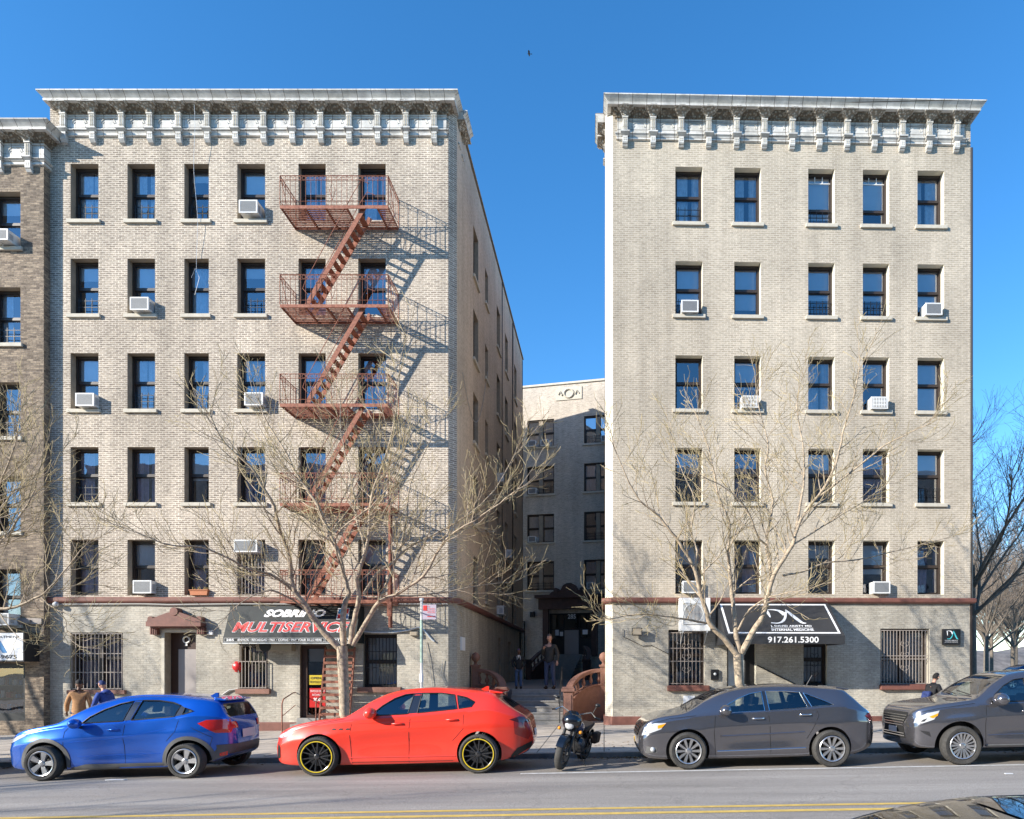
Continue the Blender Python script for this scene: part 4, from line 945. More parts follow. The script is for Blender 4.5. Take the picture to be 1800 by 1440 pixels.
# charcoal awning
aw2 = empty('awning', TR(5.55, -.8, 2.7), label='charcoal vinyl awning with white border and phone number 917.261.5300', cat='awning')
ax0, ax1 = 3.70, 7.40; Z0, Z1, ZV, PJ = 4.10, 2.955, 2.69, 1.67
k = MB(TR); k.quad((ax0, -PJ, Z1), (ax1, -PJ, Z1), (ax1, -.14, Z0), (ax0, -.14, Z0))
for x in (ax0, ax1): k.poly([(x, 0, Z0), (x, -.14, Z0), (x, -PJ, Z1), (x, -PJ, ZV), (x, 0, ZV)])
k.quad((ax0, -.14, Z0), (ax1, -.14, Z0), (ax1, 0, Z0), (ax0, 0, Z0)); wp(k.build('canopy', 'awning_black'), aw2)
k = MB(TR); k.box(ax0, ax1, -PJ-.012, -PJ+.01, ZV, Z1); wp(k.build('valance', 'awning_black'), aw2)
def f2(u, v, pr): t = v/math.hypot(Z0-Z1, PJ-.14); return TR(u, -(PJ+(.14-PJ)*t)-pr*.6, Z1+(Z0-Z1)*t+pr*.8)
LS = math.hypot(Z0-Z1, PJ-.14)
k = MB()
def fr(u0, u1, v0, v1, pr=.008, ins=0):
    k.face([k.vert(f2(*q, pr)) for q in ((u0, v0), (u1, v0), (u1, v1), (u0, v1))])
fr(ax0+.10, ax1-.10, .10, .17); fr(ax0+.10, ax1-.10, LS-.15, LS-.08); fr(ax0+.10, ax0+.165, .17, LS-.15); fr(ax1-.165, ax1-.10, .17, LS-.15); wp(k.build('border', 'txt_white'), aw2)
def ink_stroke(pts, T_, mt, par, name='emblem'):
    """calligraphic stroke: list of (u, v, half width)"""
    kk = MB(); prev = None; P = [Vector(p[:2]) for p in pts]
    for i, p in enumerate(pts):
        d = (P[min(i+1, len(P)-1)]-P[max(i-1, 0)]).normalized(); n = Vector((-d.y, d.x))*p[2]
        c = (kk.vert(T_(P[i].x+n.x, P[i].y+n.y, .010)), kk.vert(T_(P[i].x-n.x, P[i].y-n.y, .010)))
        if prev: kk.face((prev[0], prev[1], c[1], c[0]))
        prev = c
    return wp(kk.build(name, mt), par)
def da_logo(T_, cx, v0, s, mtD, mtA, par):
    D = [(-.62, .98, .012), (-.3, 1.0, .03), (-.05, .92, .07), (.08, .72, .10), (.04, .58, .03)]
    D0 = [(-.55, .98, .05), (-.52, .7, .055), (-.50, .42, .02)]
    A = [(-.55, .03, .035), (-.3, .0, .035), (-.08, .12, .05), (.08, .38, .05), (.18, .68, .035), (.26, .98, .02)]
    A2 = [(.24, 1.0, .03), (.40, .62, .075), (.58, .22, .08), (.70, .03, .06), (.84, .0, .02)]
    for P, mt in ((D, mtD), (D0, mtD), (A, mtA), (A2, mtA)):
        # resample smoothly
        Q = []
        for i in range(len(P)-1):
            p0, p1, p2, p3 = P[max(i-1, 0)], P[i], P[i+1], P[min(i+2, len(P)-1)]
            for j in range(5):
                t = j/5; Q.append(tuple(.5*((2*p1[q])+(-p0[q]+p2[q])*t+(2*p0[q]-5*p1[q]+4*p2[q]-p3[q])*t*t+(-p0[q]+3*p1[q]-3*p2[q]+p3[q])*t**3) for q in range(3)))
        Q.append(P[-1]); ink_stroke([(cx+a*s, v0+b*s, max(.004, c*s)) for a, b, c in Q], T_, mt, par)
CX = ax0+2.12
da_logo(f2, CX-.12, .68, .80, 'txt_white', 'txt_white', aw2)
text('J. DAVID ARISTY MD', 1.30, .13, 'txt_white', aw2, lambda u, v, pr: f2(CX-.62+u, .44+v, .01), bold=.02)
text('INTERNAL MEDICINE', 1.32, .13, 'txt_white', aw2, lambda u, v, pr: f2(CX-.63+u, .24+v, .01), bold=.02)
k = MB(); k.face([k.vert(f2(*q, .01)) for q in ((CX-.62, .40), (CX+.69, .40), (CX+.69, .415), (CX-.62, .415))]); wp(k.build('rule', 'txt_white'), aw2)
text('917.261.5300', 1.58, .19, 'txt_white', aw2, lambda u, v, pr: TR(CX-.82+u, -PJ-.014-pr, ZV+.04+v), bold=.02)
# square wall sign
e = empty('wall_sign', TR(Rx(1670), -.05, 3), label='small square black sign with a teal and white emblem at the right corner', cat='sign')
k = MB(TR); x0, x1, z0, z1 = Rx(1655), Rx(1686), Rz(1670, 1133.5), Rz(1670, 1106); k.box(x0, x1, -.10, 0, z0, z1); wp(k.build('panel', 'black_metal', bevel=.01), e)
ts = lambda u, v, pr: TR(x0+u, -.103-pr, z0+v)
da_logo(ts, .28, .19, .27, 'txt_white', 'txt_teal', e)
text('DAVID ARISTY', .44, .035, 'txt_white', e, lambda u, v, pr: ts(.06+u, .12+v, pr)); text('INTERNAL MEDICINE', .44, .03, 'txt_white', e, lambda u, v, pr: ts(.06+u, .07+v, pr))

# ================= rear building across the courtyard =================
bb = empty('apartment_building', (-2, 43, 1), label='shaded grey brick building closing the courtyard behind, with the number 285 over its door', cat='building')
BW = [((926.7, 974), (1026.5, 1073))]; BR_ = [(738, 786), (820, 869), (904, 954), (987, 1038)]
bz = [(Bz(950, b), Bz(950, a)) for a, b in BR_]
cols = [(Bx(926.7), Bx(974)), (Bx(1026.5), Bx(1026.5)+(Bx(974)-Bx(926.7)))]
opsB = [(a, b, c, d) for (c, d) in bz for (a, b) in cols]
PX0, PX1 = Bx(965), Bx(1042); zsill = 2.80; zd = Bz(1000, 1078)
opsB.append((PX0, PX1, zsill, zd)); ztop = Bz(1000, 675)
k = MB(); panel(k, TB, -14, 8, -.5, ztop, opsB, .25, 0, 1); k.box(-14.0, 8, 47.5, 60, -.5, ztop-.2, 0)
wp(k.build('wall', ['brick_back', 'reveal']), bb)
k = MB(TB); k.box(-14, 8, -.08, .35, ztop, ztop+.12); wp(k.build('coping', 'stone'), bb)
for i, (c, d) in enumerate(bz):
    for j, (a, b) in enumerate(cols):
        window(bb, TB, a, b, c, d, depth=.14, mull='reveal', glass='glass_back', cur=['c', ('b', .5), 'c', None][(i+j) % 4], guard=.35 if (i+j) % 2 else 0, two=True)
k = MB(TB); k.quad((-6, 1.4, 1), (4, 1.4, 1), (4, 1.4, 19), (-6, 1.4, 19)); wp(k.build('interior', 'room'), bb)
# carved plaque
pa, pb, za, zb2 = Bx(977), Bx(1023), Bz(1000, 703), Bz(1000, 681)
k = MB(TB); k.box(pa, pb, -.05, 0, za, zb2); m = (pa+pb)/2; zc = (za+zb2)/2
k.tube([(m+.30*math.cos(t*math.pi/8), -.09, zc+.27*math.sin(t*math.pi/8)) for t in range(17)], .05, 6)
for s in (-1, 1): k.tube([(m+s*.3, -.08, zc+.1), (m+s*.45, -.09, zc-.1), (m+s*.55, -.09, zc+.15), (m+s*.68, -.08, zc-.05)], .04, 5)
wp(k.build('carved_plaque', 'stone'), bb)
# entrance portal
k = MB(TB); c = (PX0+PX1)/2; hw = (PX1-PX0)/2
for s in (-1, 1): x = c+s*(hw+.16); k.box(x-.18, x+.18, -.28, 0, zsill-.1, zd+.25)
k.box(c-hw-.6, c+hw+.6, -.36, 0, zd+.25, zd+.95); k.box(c-hw-.8, c+hw+.8, -.55, 0, zd+.95, zd+1.15)
k.prism([(c-1.3, zd+1.15), (c+1.3, zd+1.15), (c+1.1, zd+1.35), (c+.55, zd+1.42), (c+.4, zd+1.72), (c+.15, zd+1.86), (c-.15, zd+1.86), (c-.4, zd+1.72), (c-.55, zd+1.42), (c-1.1, zd+1.35)], -.45, 0)
for s in (-1, 1): k.lathe([(.001, -.5), (.16, -.5), (.16, 0)], (c+s*.85, 0, zd+1.42), 'y', 12)
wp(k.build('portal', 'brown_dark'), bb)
k = MB(TB); D = .16
zt2 = zd-1.05; dx0, dx1 = Bx(991), Bx(1016)
for (a, b) in ((PX0, PX0+.08), (dx0-.08, dx0), (dx1, dx1+.08), (PX1-.08, PX1)): k.box(a, b, D, D+.08, zsill, zd)
for z in (zd-.08, zt2, ): k.box(PX0+.08, PX1-.08, D-.01, D+.07, z, z+.08)
k.box(PX0+.08, dx0-.08, D, D+.06, zsill, zsill+1.05); k.box(dx1+.08, PX1-.08, D, D+.06, zsill, zsill+1.05)
d = wp(k.build('entrance_door', 'black_metal'), bb)
k = MB(TB); k.quad((PX0+.08, D+.04, zsill), (PX1-.08, D+.04, zsill), (PX1-.08, D+.04, zd), (PX0+.08, D+.04, zd)); k.build('pane', 'shopglass', d)
k = MB(TB); k.box(dx0, dx1, D+.005, D+.03, zsill+.05, zt2-.02); k.build('door_leaf', 'door_grey', d)
k = MB(TB)
for (px0, px1, py0, py1) in ((975, 981, 1107, 1117), (983, 988.5, 1110.5, 1118), (1023, 1032, 1107, 1115)): k.box(Bx(px0), Bx(px1), D-.015, D-.002, Bz(px0, py1), Bz(px0, py0))
k.build('paper_notice', 'sign_white', d)
text('285', Bx(1011)-Bx(997), .30, 'txt_white', bb, lambda u, v, pr: TB(Bx(997)+u, D-.015-pr, Bz(1004, 1087.5)+v), bold=.02, name='house_number')
k = MB(TB); x = Bx(937); k.box(x-.15, x+.15, -.25, 0, Bz(937, 1085), Bz(937, 1076)); wp(k.build('wall_light', 'black_metal', bevel=.03), bb)
k = MB(TB); k.tube([(Bx(921.5), -.1, 1.2), (Bx(921.5), -.1, 5)], .08); wp(k.build('downpipe', 'black_metal'), bb)
for (x, ri, lb) in ((cols[0][0]+.12, 0, 'air conditioner in the rear building, top row, left sash of the left window'), (cols[0][0]+.98, 0, 'air conditioner in the rear building, top row, right sash of the left window'), (cols[0][0]+.15, 1, 'air conditioner in the rear building, second row from the top'),
                    (cols[0][0]+.12, 2, 'air conditioner in the rear building, third row, half behind twigs'), (cols[1][0]+.25, 3, 'air conditioner in the rear building, lowest window above the courtyard door'), (cols[1][0]+1.15, 0, 'air conditioner in the rear building, top row, right window')):
    ac_unit(TB, x, bz[ri][0], lb, w=.52, h=.38, p1=-.2, group='air conditioners of the rear building', bracket=False)

# ================= courtyard, steps, balustrades =================
ZC = 1.19
k = MB(); sx0, sx1 = -3.30, -1.40
k.poly([(XE, 25.0, ZC), (sx0, 24.47, ZC), (sx1, 24.47, ZC), (.02, 25.0, ZC), (.3, 46, ZC+.1), (XE, 46, ZC+.1)]); k.quad((XE, 25.0, 0), (sx0, 24.45, 0), (sx0, 24.45, ZC), (XE, 25.0, ZC)); k.quad((sx1, 24.45, 0), (.02, 25.0, 0), (.02, 25.0, ZC), (sx1, 24.45, ZC))
tag(k.build('courtyard', 'mortar_court'), kind='structure')
st_ = empty('stone_steps', ((sx0+sx1)/2, 23.1, 0), label='worn stone steps rising from the pavement to the courtyard', cat='steps')
for i in range(6):
    k = MB(); z1 = ZC-.19*(5-i); y0 = 23.1+.27*i
    k.box(sx0, sx1, y0, 24.68-.001*i-(.3 if i == 5 else 0), z1-.19-(.2 if i == 0 else 0), z1-.045); k.box(sx0, sx1, y0-.03, y0+.33, z1-.045, z1+.001*(i == 5)); wp(k.build('step', 'concrete_step', bevel=.01), st_)
def balustrade(name, label, fpath, zr, zc, n, mt, newel, post, hb=.62):
    e = empty(name, fpath(0)+(0,), label=label, cat='balustrade', group=None)
    N_ = 20; P = [fpath(i/N_) for i in range(N_+1)]; Z = [zr(i/N_) for i in range(N_+1)]
    def strip(off, z0f, z1f, nm, extra=0):
        kk = MB(); prev = None
        for i in range(N_+1):
            a = Vector(P[max(i-1, 0)]); b = Vector(P[min(i+1, N_)]); d = (b-a).normalized(); nn = Vector((-d.y, d.x))*off; p = Vector(P[i])
            r = [kk.vert((p.x+nn.x, p.y+nn.y, z0f(i))), kk.vert((p.x-nn.x, p.y-nn.y, z0f(i))), kk.vert((p.x-nn.x, p.y-nn.y, z1f(i))), kk.vert((p.x+nn.x, p.y+nn.y, z1f(i)))]
            if prev:
                for j in range(4): kk.face((prev[j], r[j], r[(j+1) % 4], prev[(j+1) % 4]))
            else: kk.face(r)
            prev = r
        kk.face(prev[::-1]); return wp(kk.build(nm, mt, bevel=.015), e)
    strip(.12, lambda i: Z[i]-.14, lambda i: Z[i], 'hand_rail'); strip(.10, lambda i: zc, lambda i: max(zc+.1, Z[i]-hb), 'cheek_wall'); strip(.13, lambda i: max(zc+.1, Z[i]-hb), lambda i: max(zc+.1, Z[i]-hb)+.07, 'base_rail')
    for i in range(n):
        t = (i+.8)/(n+.3); p = fpath(t); z0 = max(zc+.1, zr(t)-hb)+.07; h = zr(t)-.14-z0
        kk = MB(); pr = [(.055, 0), (.055, .06), (.03, .1), (.035, .14), (.075, .33), (.07, .45), (.035, .72), (.03, .82), (.045, .86), (.06, .92), (.06, 1)]
        kk.lathe([(r, q*h) for r, q in pr], (p[0], p[1], z0), 'z', 10); wp(kk.build('baluster', mt, smooth=50), e)
    (nx, ny, nz, w_) = newel
    kk = MB(); kk.box(nx-w_, nx+w_, ny-w_, ny+w_, zc-.2, nz-.14); kk.box(nx-w_+.05, nx+w_-.05, ny-w_-.02, ny-w_, zc+.1, nz-.25); kk.box(nx-w_-.06, nx+w_+.06, ny-w_-.06, ny+w_+.06, nz-.139, nz-.03); kk.box(nx-w_-.03, nx+w_+.03, ny-w_-.03, ny+w_+.03, nz-.029, nz+.02); wp(kk.build('newel', mt, bevel=.012), e)
    if post:
        (nx, ny, nz, w_) = post; kk = MB(); kk.box(nx-w_, nx+w_, ny-w_, ny+w_, zc, nz); kk.box(nx-w_-.04, nx+w_+.04, ny-w_-.04, ny+w_+.04, nz, nz+.07)
        kk.lathe([(.09, 0), (.05, .05), (.06, .1), (.13, .17), (.165, .27), (.13, .38), (.05, .44), (.001, .46)], (nx, ny, nz+.07), 'z', 14); wp(kk.build('ball_post', mt, smooth=40), e)
    return e
def fp(x0, y0, dx, dy): return lambda t: (x0+dx*(1-math.cos(t*math.pi/2)), y0+dy*math.sin(t*math.pi/2))
zr1 = lambda t: 1.20+.74*math.sin(t*math.pi/2)
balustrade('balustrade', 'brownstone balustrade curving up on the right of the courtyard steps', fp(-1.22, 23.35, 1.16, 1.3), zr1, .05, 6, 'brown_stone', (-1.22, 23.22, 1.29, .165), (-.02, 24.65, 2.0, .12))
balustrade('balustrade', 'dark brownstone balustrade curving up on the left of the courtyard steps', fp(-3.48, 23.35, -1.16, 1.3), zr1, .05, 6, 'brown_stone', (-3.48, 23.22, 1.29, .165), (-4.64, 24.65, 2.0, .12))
# inner steps to the door
cxm = TB((PX0+PX1)/2, 0, 0); st2 = empty('stone_steps', (cxm[0], 40.5, 1.2), label='dark steps leading up to the numbered courtyard door', cat='steps')
for i in range(9):
    k = MB(TB); z1 = ZC+.09+.172*(i+1); d0 = -2.9+.31*i; c = (PX0+PX1)/2; hw = .80
    k.box(c-hw, c+hw, d0, -.001*i-.3, z1-.172, z1-.04); k.box(c-hw, c+hw, d0-.03, d0+.33, z1-.04, z1); wp(k.build('step', 'concrete_step'), st2)
zr2 = lambda t: 2.35+1.25*math.sin(t*math.pi/2)
def fpb(s):
    c = (PX0+PX1)/2
    def f(t): u = c+s*(1.0+.75*(math.cos(t*math.pi/2))); q = TB(u, -3.1+2.4*math.sin(t*math.pi/2), 0); return (q[0], q[1])
    return f
for s, nm in ((-1, 'left'), (1, 'right')):
    q = fpb(s)(0)
    zr3 = lambda t: 2.25+1.1*math.sin(t*math.pi/2)
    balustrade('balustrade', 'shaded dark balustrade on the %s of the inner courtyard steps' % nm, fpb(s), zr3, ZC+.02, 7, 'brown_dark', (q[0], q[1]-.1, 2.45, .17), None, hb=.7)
e = empty('handrail', (-1.5, 23, 1), label='thin black metal handrail rising beside the right balustrade of the courtyard steps', cat='handrail')
k = MB(); k.tube([(-1.50, 23.0, .1), (-1.50, 23.0, 1.05), (-1.50, 24.3, 1.98)], .022); k.tube([(-1.50, 24.3, 1.98), (-1.50, 24.3, 1.1)], .018); wp(k.build('rail', 'black_metal'), e)

# ================= unseen building added behind the camera for the window reflections =================
bo = empty('apartment_building', (0, -18, 0), label='plain red brick building added behind the viewer to fill the window reflections', cat='building')
k = MB(); TO = lambda u, d, z: (-u, -18-d, z)
opsO = [(x-.6, x+.6, z, z+1.8) for x in range(-44, 45, 4) for z in (1.5, 4.8, 8.1, 11.4, 14.3, 17.4)]
panel(k, TO, -48, 48, -1, 20.8, opsO, .3, 0, 1); k.box(-48, 48, -40, -18.4, -1, 20.6, 0)
wp(k.build('wall', ['brick_o', 'room']), bo)
k = MB(TO)
for o in opsO: k.quad((o[0], .2, o[2]), (o[1], .2, o[2]), (o[1], .2, o[3]), (o[0], .2, o[3]))
wp(k.build('window', 'glass'), bo)
# ================= cars =================
def curve(pts):
    xs = [p[0] for p in pts]; ys = [p[1] for p in pts]; n = len(xs); m = []
    for i in range(n):
        if i == 0: s = (ys[1]-ys[0])/(xs[1]-xs[0])
        elif i == n-1: s = (ys[-1]-ys[-2])/(xs[-1]-xs[-2])
        else:
            a = (ys[i]-ys[i-1])/(xs[i]-xs[i-1]); b = (ys[i+1]-ys[i])/(xs[i+1]-xs[i]); s = 0 if a*b <= 0 else 2*a*b/(a+b)
        m.append(s)
    def f(x):
        if x <= xs[0]: return ys[0]
        if x >= xs[-1]: return ys[-1]
        i = max(j for j in range(n-1) if xs[j] <= x); h = xs[i+1]-xs[i]; t = (x-xs[i])/h
        return (2*t**3-3*t*t+1)*ys[i]+(t**3-2*t*t+t)*h*m[i]+(-2*t**3+3*t*t)*ys[i+1]+(t**3-t*t)*h*m[i+1]
    return f
class Body:
    def __init__(s, c):
        s.c = c; L, Wd = c['L'], c['W']/2; s.L = L
        s.top = curve(c['top']); s.bot = curve(c.get('bot', [(0, .40), (.06, .27), (.2, .20), (.6, .17), (L-.7, .20), (L-.15, .34), (L, .50)]))
        s.half = curve([(x if x < 2 else L-(4-x), v*Wd) for x, v in c.get('plan', [(0, .58), (.05, .74), (.18, .87), (.42, .95), (.85, .985), (1.6, 1.0), (2.5, 1.0), (3.2, .985), (3.55, .93), (3.78, .83), (3.92, .68), (4.0, .5)])])
        s.belt = curve(c['belt']); s.tum = curve(c.get('tum', [(0, .45), (L, .45)]))
    def stations(s):
        L = s.L; xs = [0, .012, .03, .055, .09, .13, .18, .24, .31, .38]; x = .45
        while x < L-.42: xs.append(x); x += .065
        return xs+[L-.36, L-.3, L-.24, L-.18, L-.13, L-.09, L-.055, L-.03, L-.012, L]
    def section(s, x, ins=0, floor=None):
        zt = s.top(x)-ins; zb = max(s.bot(x), floor or 0); w = s.half(x)-ins; b = min(s.belt(x), zt-.03); b = max(b, zb+.04)
        c = s.c; H = b-zb
        fl = 0
        for xw in (c['wf'], c['wr']): fl += c.get('flare', .025)*math.exp(-((x-xw)/.42)**4)
        mid = c.get('waist', .018)*math.exp(-(((x-(c['wf']+c['wr'])/2)/.85)**4))
        P = [(0, zb), (w*.6, zb), (w*.88, zb+.01), (w*.945, zb+.04), (w*.965+fl*.7, zb+.15*H+.02), (w*.975+fl-mid, zb+.32*H), (w*.985+fl-mid*1.3, zb+.52*H), (w*1.0+fl*.9-mid*.1, zb+.69*H), (w*.995+fl*.5, zb+.76*H), (w*.968, b-.09*H), (w*.955, b-.02*H), (w*.935, b)]
        h = zt-b; t = s.tum(x); wb = w*.935
        P += [(wb-t*.42*h, b+.4*h), (wb-t*.80*h-.004, b+.74*h), (wb-t*1.02*h-.02, b+.88*h), (wb-t*1.12*h-.06, b+.95*h), (wb*.72-t*h*.5, b+.985*h), (wb*.38, b+.998*h), (0, zt)]
        P = [(max(0, y), z) for y, z in P]
        # smooth resample
        Q = []
        for i in range(len(P)-1):
            p0, p1, p2, p3 = P[max(i-1, 0)], P[i], P[i+1], P[min(i+2, len(P)-1)]
            for j in range(2):
                t_ = j/2; Q.append(tuple(.5*((2*p1[q])+(-p0[q]+p2[q])*t_+(2*p0[q]-5*p1[q]+4*p2[q]-p3[q])*t_*t_+(-p0[q]+3*p1[q]-3*p2[q]+p3[q])*t_**3) for q in range(2)))
        Q.append(P[-1]); return [(max(0, y), z) for y, z in Q]
    def mesh(s, ins=0, xr=None, floor=None, name='body'):
        xs = [x for x in s.stations() if xr is None or xr[0] <= x <= xr[1]]
        k = MB(); prev = None
        for x in xs:
            q = s.section(x, ins, floor); ring = [k.vert((x, -y, z)) for y, z in q] + [k.vert((x, y, z)) for y, z in q[-2:0:-1]]
            n = len(ring)
            if prev:
                for j in range(n): k.face((prev[j], prev[(j+1) % n], ring[(j+1) % n], ring[j]))
            else: k.face(ring)
            prev = ring
        k.face(prev[::-1])
        me = bpy.data.meshes.new(name); me.from_pydata(k.v, [], k.f); bm = bmesh.new(); bm.from_mesh(me); bmesh.ops.recalc_face_normals(bm, faces=bm.faces); bm.to_mesh(me); 
        s.bm = bm; return me
def poly_grid(poly, step=.06):
    xs = [p[0] for p in poly]; ys = [p[1] for p in poly]; n = len(poly); pts = []; 
    for i in range(n):     # subdivide the outline
        a, b = Vector(poly[i]), Vector(poly[(i+1) % n]); m = max(1, int((b-a).length/step))
        for j in range(m): pts.append(a+(b-a)*j/m)
    ne = len(pts); edges = [(i, (i+1) % ne) for i in range(ne)]
    def inside(x, y):
        c = False
        for i in range(n):
            x1, y1 = poly[i]; x2, y2 = poly[(i+1) % n]
            if (y1 > y) != (y2 > y) and x < (x2-x1)*(y-y1)/(y2-y1)+x1: c = not c
        return c
    x = min(xs)+step/2
    while x < max(xs):
        y = min(ys)+step/2
        while y < max(ys):
            if inside(x, y) and min((p-Vector((x, y))).length for p in pts) > step*.45: pts.append(Vector((x, y)))
            y += step
        x += step
    v, e, f, *_ = delaunay_2d_cdt(pts, edges, [list(range(ne))], 1, 1e-6)
    return v, f
def make_car(name, label, c, group='vehicles parked along the kerb'):
    B = Body(c); L = B.L; root = empty(name, label=label, cat=c.get('cat', 'car'), group=group)
    me = B.mesh(); tree = BVHTree.FromBMesh(B.bm)
    pm = M[c['paint']]; me.materials.append(pm); me.materials.append(M['black_metal'])
    bo_ = bpy.data.objects.new('body', me); COL.objects.link(bo_)
    def cut(mb_or_me, nm='cut'):
        if isinstance(mb_or_me, MB):
            m2 = bpy.data.meshes.new(nm); m2.from_pydata(mb_or_me.v, [], mb_or_me.f); bm = bmesh.new(); bm.from_mesh(m2); bmesh.ops.recalc_face_normals(bm, faces=bm.faces); bm.to_mesh(m2); bm.free()
        else: m2 = mb_or_me
        m2.materials.append(pm); m2.materials.append(M['black_metal'])
        for p in m2.polygons: p.material_index = 1
        co = bpy.data.objects.new(nm, m2); COL.objects.link(co)
        md = bo_.modifiers.new('b', 'BOOLEAN'); md.operation = 'DIFFERENCE'; md.solver = 'EXACT'; md.object = co
        return co
    tmp = []
    Wd = c['W']/2; ra = c['ra']
    # wheel arches
    k = MB()
    for xw in (c['wf'], c['wr']):
        for sd in (-1, 1):
            k2 = MB(); k2.lathe([(.001, 0), (ra, 0), (ra, .42), (.001, .42)], (xw, sd*(Wd+.12) if sd < 0 else Wd+.12-.42, c['rt']), 'y', 36)
            o = len(k.v); k.v += k2.v; k.f += [tuple(i+o for i in f) for f in k2.f]; k.m += k2.m
    # weld the lathe
    m2 = bpy.data.meshes.new('cut'); m2.from_pydata(k.v, [], k.f); bm = bmesh.new(); bm.from_mesh(m2); bmesh.ops.remove_doubles(bm, verts=bm.verts, dist=2e-3); bmesh.ops.recalc_face_normals(bm, faces=bm.faces); bm.to_mesh(m2); bm.free()
    tmp.append(cut(m2))
    full = c.get('cabin') is not None
    if full:
        x0, x1 = c['cabin']; tmp.append(cut(B.mesh(ins=.055, xr=(x0, x1), floor=.42, name='cab')))
        k = MB()
        for g in c['glass']: k.prism(g, -Wd-.3, Wd+.3, 'y')
        tmp.append(cut(k))
        k = MB()
        for (pl, za, zb) in c['topglass']: k.prism(pl, za, zb, 'z')
        tmp.append(cut(k))
    dg = bpy.context.evaluated_depsgraph_get(); m3 = bpy.data.meshes.new_from_object(bo_.evaluated_get(dg)); m3.name = 'body'
    for o in tmp: bpy.data.objects.remove(o)
    bpy.data.objects.remove(bo_)
    m3.shade_smooth(); m3.set_sharp_from_angle(angle=R(32))
    body = bpy.data.objects.new('body', m3); COL.objects.link(body); body.parent = root
    def hit(x, z, sd, off):
        h = tree.ray_cast(Vector((x, sd*3, z)), Vector((0, -sd, 0)))
        if h[0] is None:
            h = tree.find_nearest(Vector((x, sd*Wd, z)))
        return h[0]+h[1]*off if h[1].y*sd > 0 else h[0]-h[1]*off
    def hit_top(x, y, off):
        h = tree.ray_cast(Vector((x, y, 4)), Vector((0, 0, -1)))
        if h[0] is None: h = tree.find_nearest(Vector((x, y, 1)))
        return h[0]+(h[1] if h[1].z > 0 else -h[1])*off
    def hit_x(y, z, sx, off):     # sx=-1 front, +1 rear
        h = tree.ray_cast(Vector((sx*8+2, y, z)), Vector((-sx, 0, 0)))
        if h[0] is None: h = tree.find_nearest(Vector((0 if sx < 0 else L, y, z)))
        n = h[1] if h[1].x*sx > 0 else -h[1]
        return h[0]+n*off
    def patch(poly, fn, mt, nm, par, step=.06):
        v, f = poly_grid(poly, step); k = MB()
        for p in v: k.vert(fn(p.x, p.y))
        for q in f: k.face(q)
        return k.build(nm, mt, par, smooth=50)
    def side(poly, mt, nm, par=root, off=.004, sds=(-1, 1), step=.06):
        return [patch(poly, lambda x, z, s=s: hit(x, z, s, off), mt, nm, par, step) for s in sds]
    def line(pts, r, mt, nm, par=body, sds=(-1, 1), off=0, closed=False, n=5):
        res = []
        for s in sds:
            Q = []
            P = pts+[pts[0]] if closed else pts
            for i in range(len(P)-1):
                a, b = Vector(P[i]), Vector(P[i+1]); m = max(1, int((b-a).length/.08))
                Q += [a+(b-a)*j/m for j in range(m)]
            Q.append(Vector(P[-1])); k = MB(); k.tube([hit(q.x, q.y, s, off) for q in Q], r, n); res.append(k.build(nm, mt, par))
        return res
    if full:
        for g in c['glass']:
            for s in (-1, 1):
                w = patch(g, lambda x, z, s=s: hit(x, z, s, -.012), c.get('tint', 'carglass'), 'side_window', root)
                k = MB(); P = g+[g[0]]; Q = []
                for i in range(len(P)-1):
                    a, b = Vector(P[i]), Vector(P[i+1]); m = max(1, int((b-a).length/.08)); Q += [a+(b-a)*j/m for j in range(m)]
                Q.append(Vector(P[-1])); k.tube([hit(q.x, q.y, s, .0) for q in Q], c.get('trimr', .012), 5); k.build('window_trim', c.get('trim', 'black_metal'), w)
        for i, (pl, za, zb) in enumerate(c['topglass']):
            patch(pl, lambda x, y: hit_top(x, y, -.012), 'carglass', 'windshield' if i == 0 else 'rear_window', root, .09)
        if c.get('wiper', True):
            pl = c['topglass'][0][0]; xw_ = min(p[0] for p in pl)
            k = MB(); k.tube([hit_top(xw_+.03, -.55, .02), hit_top(xw_+.12, .1, .03)], .010, 4); k.tube([hit_top(xw_+.03, .0, .02), hit_top(xw_+.12, .6, .03)], .010, 4); k.build('wiper', 'black_metal', root)
        # seats and wheel
        for (sx, n) in ((c['seats'][0], 2), (c['seats'][1], 3)):
            for i in range(n):
                k = MB(); y = (-.36, .36)[i] if n == 2 else (-.45, 0, .45)[i]; hw = .24 if n == 2 else .21
                k.prism([(sx-.42, .55), (sx+.05, .50), (sx+.12, .70), (sx-.40, .70)], y-hw, y+hw); k.prism([(sx-.02, .68), (sx+.11, .68), (sx+.27, 1.14), (sx+.16, 1.16)], y-hw, y+hw)
                k.prism([(sx+.18, 1.19), (sx+.27, 1.18), (sx+.30, 1.34), (sx+.22, 1.35)], y-.12, y+.12)
                k.build('seat', 'seat', root, bevel=.03)
        k = MB(); xs_, zs_ = c['seats'][0]-.62, 1.02-(0 if c['L'] < 5 else 0)
        k.tube([(xs_-.06*math.sin(t*math.pi/9), -.36+.18*math.cos(t*math.pi/9), c.get('wz', .98)+.17*math.sin(t*math.pi/9)) for t in range(19)], .014, 5); k.box(xs_-.05, xs_+.03, -.37, -.35, c.get('wz', .98)-.16, c.get('wz', .98)+.16); k.build('steering_wheel', 'black_metal', root)
        k = MB(); k.prism([(c['cabin'][0]+.02, .6), (xs_-.1, .6), (xs_-.08, c.get('wz', .98)+.02), (c['cabin'][0]+.25, c.get('wz', .98)+.06)], -Wd*.82, Wd*.82); k.build('dashboard', 'black_metal', root, bevel=.03)
    for g_ in c.get('pillars', []): side(g_, 'rim_black', 'pillar_trim', off=.002, step=.05)
